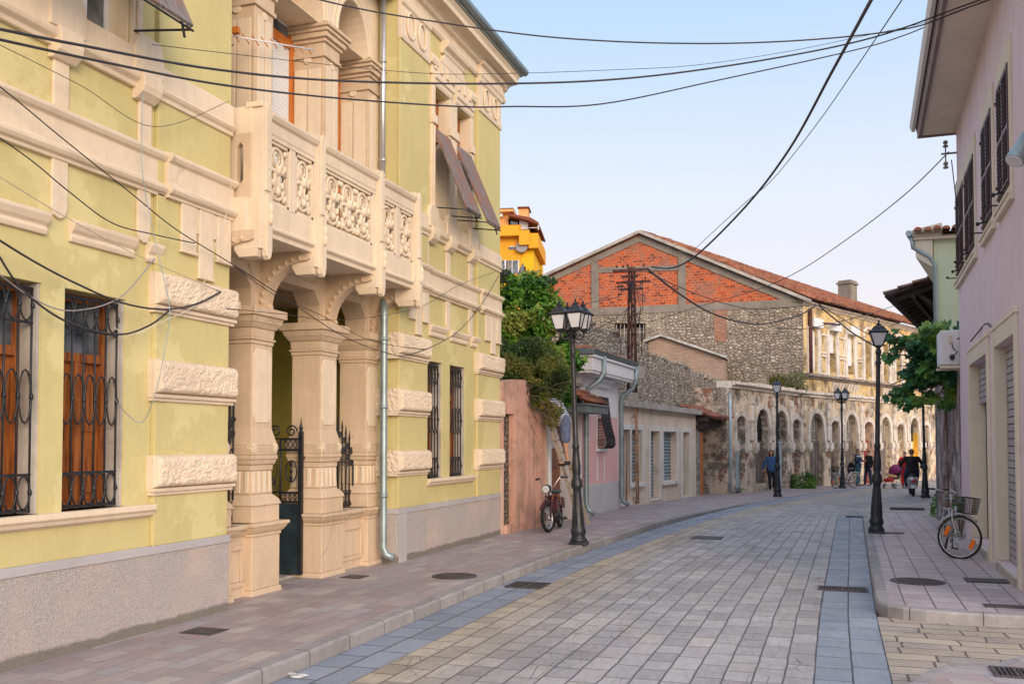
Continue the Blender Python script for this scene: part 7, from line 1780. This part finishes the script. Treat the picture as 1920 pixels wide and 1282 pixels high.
person('woman in a red cardigan with her hand on a purple stroller', tuple(rp2), R(-10), 1.62, 'redc', 'redc', 'hairb', 'redf', dict(el=(-.27,-.08,1.12), wl=(-.2,-.3,1.02), er=(.25,-.05,1.12), wr=(.1,-.3,1.0), kl=(-.1,-.05,.5), face=(-.3,-1,-.2)), longhair=False, vest='beigeb', stout=1.15)
sp2 = Vector(sct.location)
person('blurry rider in a black jacket seen from behind on the grey scooter', tuple(sp2 + Vector((.0,.25,-.08))), R(180), 1.78, 'blackc', 'navy', 'hairs', 'shoe',
       dict(hip=(0,0,.92), hl=(-.1,0,.9), hr=(.1,0,.9), kl=(-.2,-.45,.82), kr=(.2,-.45,.82), al=(-.16,-.5,.42), ar=(.16,-.5,.42), chest=(0,-.08,1.25), neck=(0,-.12,1.43), head=(0,-.16,1.58), sl=(-.2,-.08,1.38), sr=(.2,-.08,1.38), el=(-.36,-.3,1.15), wl=(-.34,-.6,1.08), er=(.36,-.3,1.15), wr=(.34,-.6,1.08)), stout=1.35)
# ---- ladder and the man on it
lf = ground(1093, 988); lf = Vector((-5.12, 20.15, 0)); lt = atX(1024, 772, -5.78); 
ld = thing('wooden_ladder', 'old paint spattered wooden ladder leaning on the salmon wall beneath the shrub', 'ladder', tuple(lf))
t = NT('spattered_ladder_wood'); v = t.tc.outputs['Object']
M['ladw'] = t.done(t.mix(t.ramp(t.noise(v, 16, 4), [(.55, 0), (.6, .8)]), (.42,.36,.29), (.1,.09,.085)), .8, .2)
wv_ = Vector((.08, .36, 0)); lt = Vector((-5.84, 19.75, 2.62))
for s in (-.5, .5):
    a, b = lf + wv_*s, lt + wv_*s*.8; m = MB(); d = (b-a).normalized(); e1 = wv_.normalized(); e2 = d.cross(e1).normalized()
    m.hexa([a + e1*x*.018 + e2*y*.04 for x, y in ((-1,-1),(1,-1),(1,1),(-1,1))] + [b + e1*x*.018 + e2*y*.04 for x, y in ((-1,-1),(1,-1),(1,1),(-1,1))]); m.build('rail', M['ladw'], ld)
for k in range(9):
    f = (k+1)/10; a = lf.lerp(lt, f); m = MB(); w = 1 - .2*f; m.wbox(0,0,0,0,0,0) if False else None
    a0, a1 = a - wv_*.5*w, a + wv_*.5*w; m.hexa([a0+Vector((-.035,0,-.012)), a0+Vector((.035,0,-.012)), a1+Vector((.035,0,-.012)), a1+Vector((-.035,0,-.012)), a0+Vector((-.035,0,.012)), a0+Vector((.035,0,.012)), a1+Vector((.035,0,.012)), a1+Vector((-.035,0,.012))]); m.build('rung', M['ladw'], ld)
ff = atX(1058, 862, -5.5)
hp_ = lf.lerp(lt, .5)
person('man in a striped shirt and denim shorts on the ladder, head hidden in the shrub', (hp_.x+.08, hp_.y-.16, hp_.z-.02), R(-72), 1.74, 'stripe', 'denim', 'hairs', 'shoe',
       dict(hip=(0,-.08,.92), hl=(-.09,-.06,.9), hr=(.09,-.06,.9), kl=(-.1,-.03,.5), kr=(.1,-.05,.5), al=(-.09,.0,.09), ar=(.09,.0,.09), chest=(0,-.22,1.22), neck=(0,-.32,1.38), head=(0,-.4,1.5), sl=(-.18,-.3,1.33), sr=(.18,-.3,1.33), el=(-.26,-.5,1.3), wl=(-.2,-.66,1.4), er=(.26,-.5,1.3), wr=(.2,-.66,1.4)), sleeve=.42, leg=.55, stout=1.1)
# litter
M['paper'] = plain('white_litter', (.5,.5,.5), .7)
for i, (px, py, s) in enumerate(((552,1266,.07),(1172,1008,.04),(1272,969,.04))):
    p = ground(px, py); k = (zroad(p.y)-CAMH)/ray(px,py)[2]; r_ = ray(px,py); p = Vector((r_[0]*k, r_[1]*k, zroad(r_[1]*k)+.01)); m = MB()
    for j in range(3): m.ball(p + Vector((rnd.uniform(-s,s), rnd.uniform(-s,s), 0)), s*.9, s*.6, .012, 7, 4, .8)
    tag(m.build('litter', M['paper']), ['crumpled white paper in the left gutter at the bottom edge', 'white scrap lying in the left gutter near the lamp', 'farthest white scrap in the left gutter'][i], 'litter', 'litter scraps')
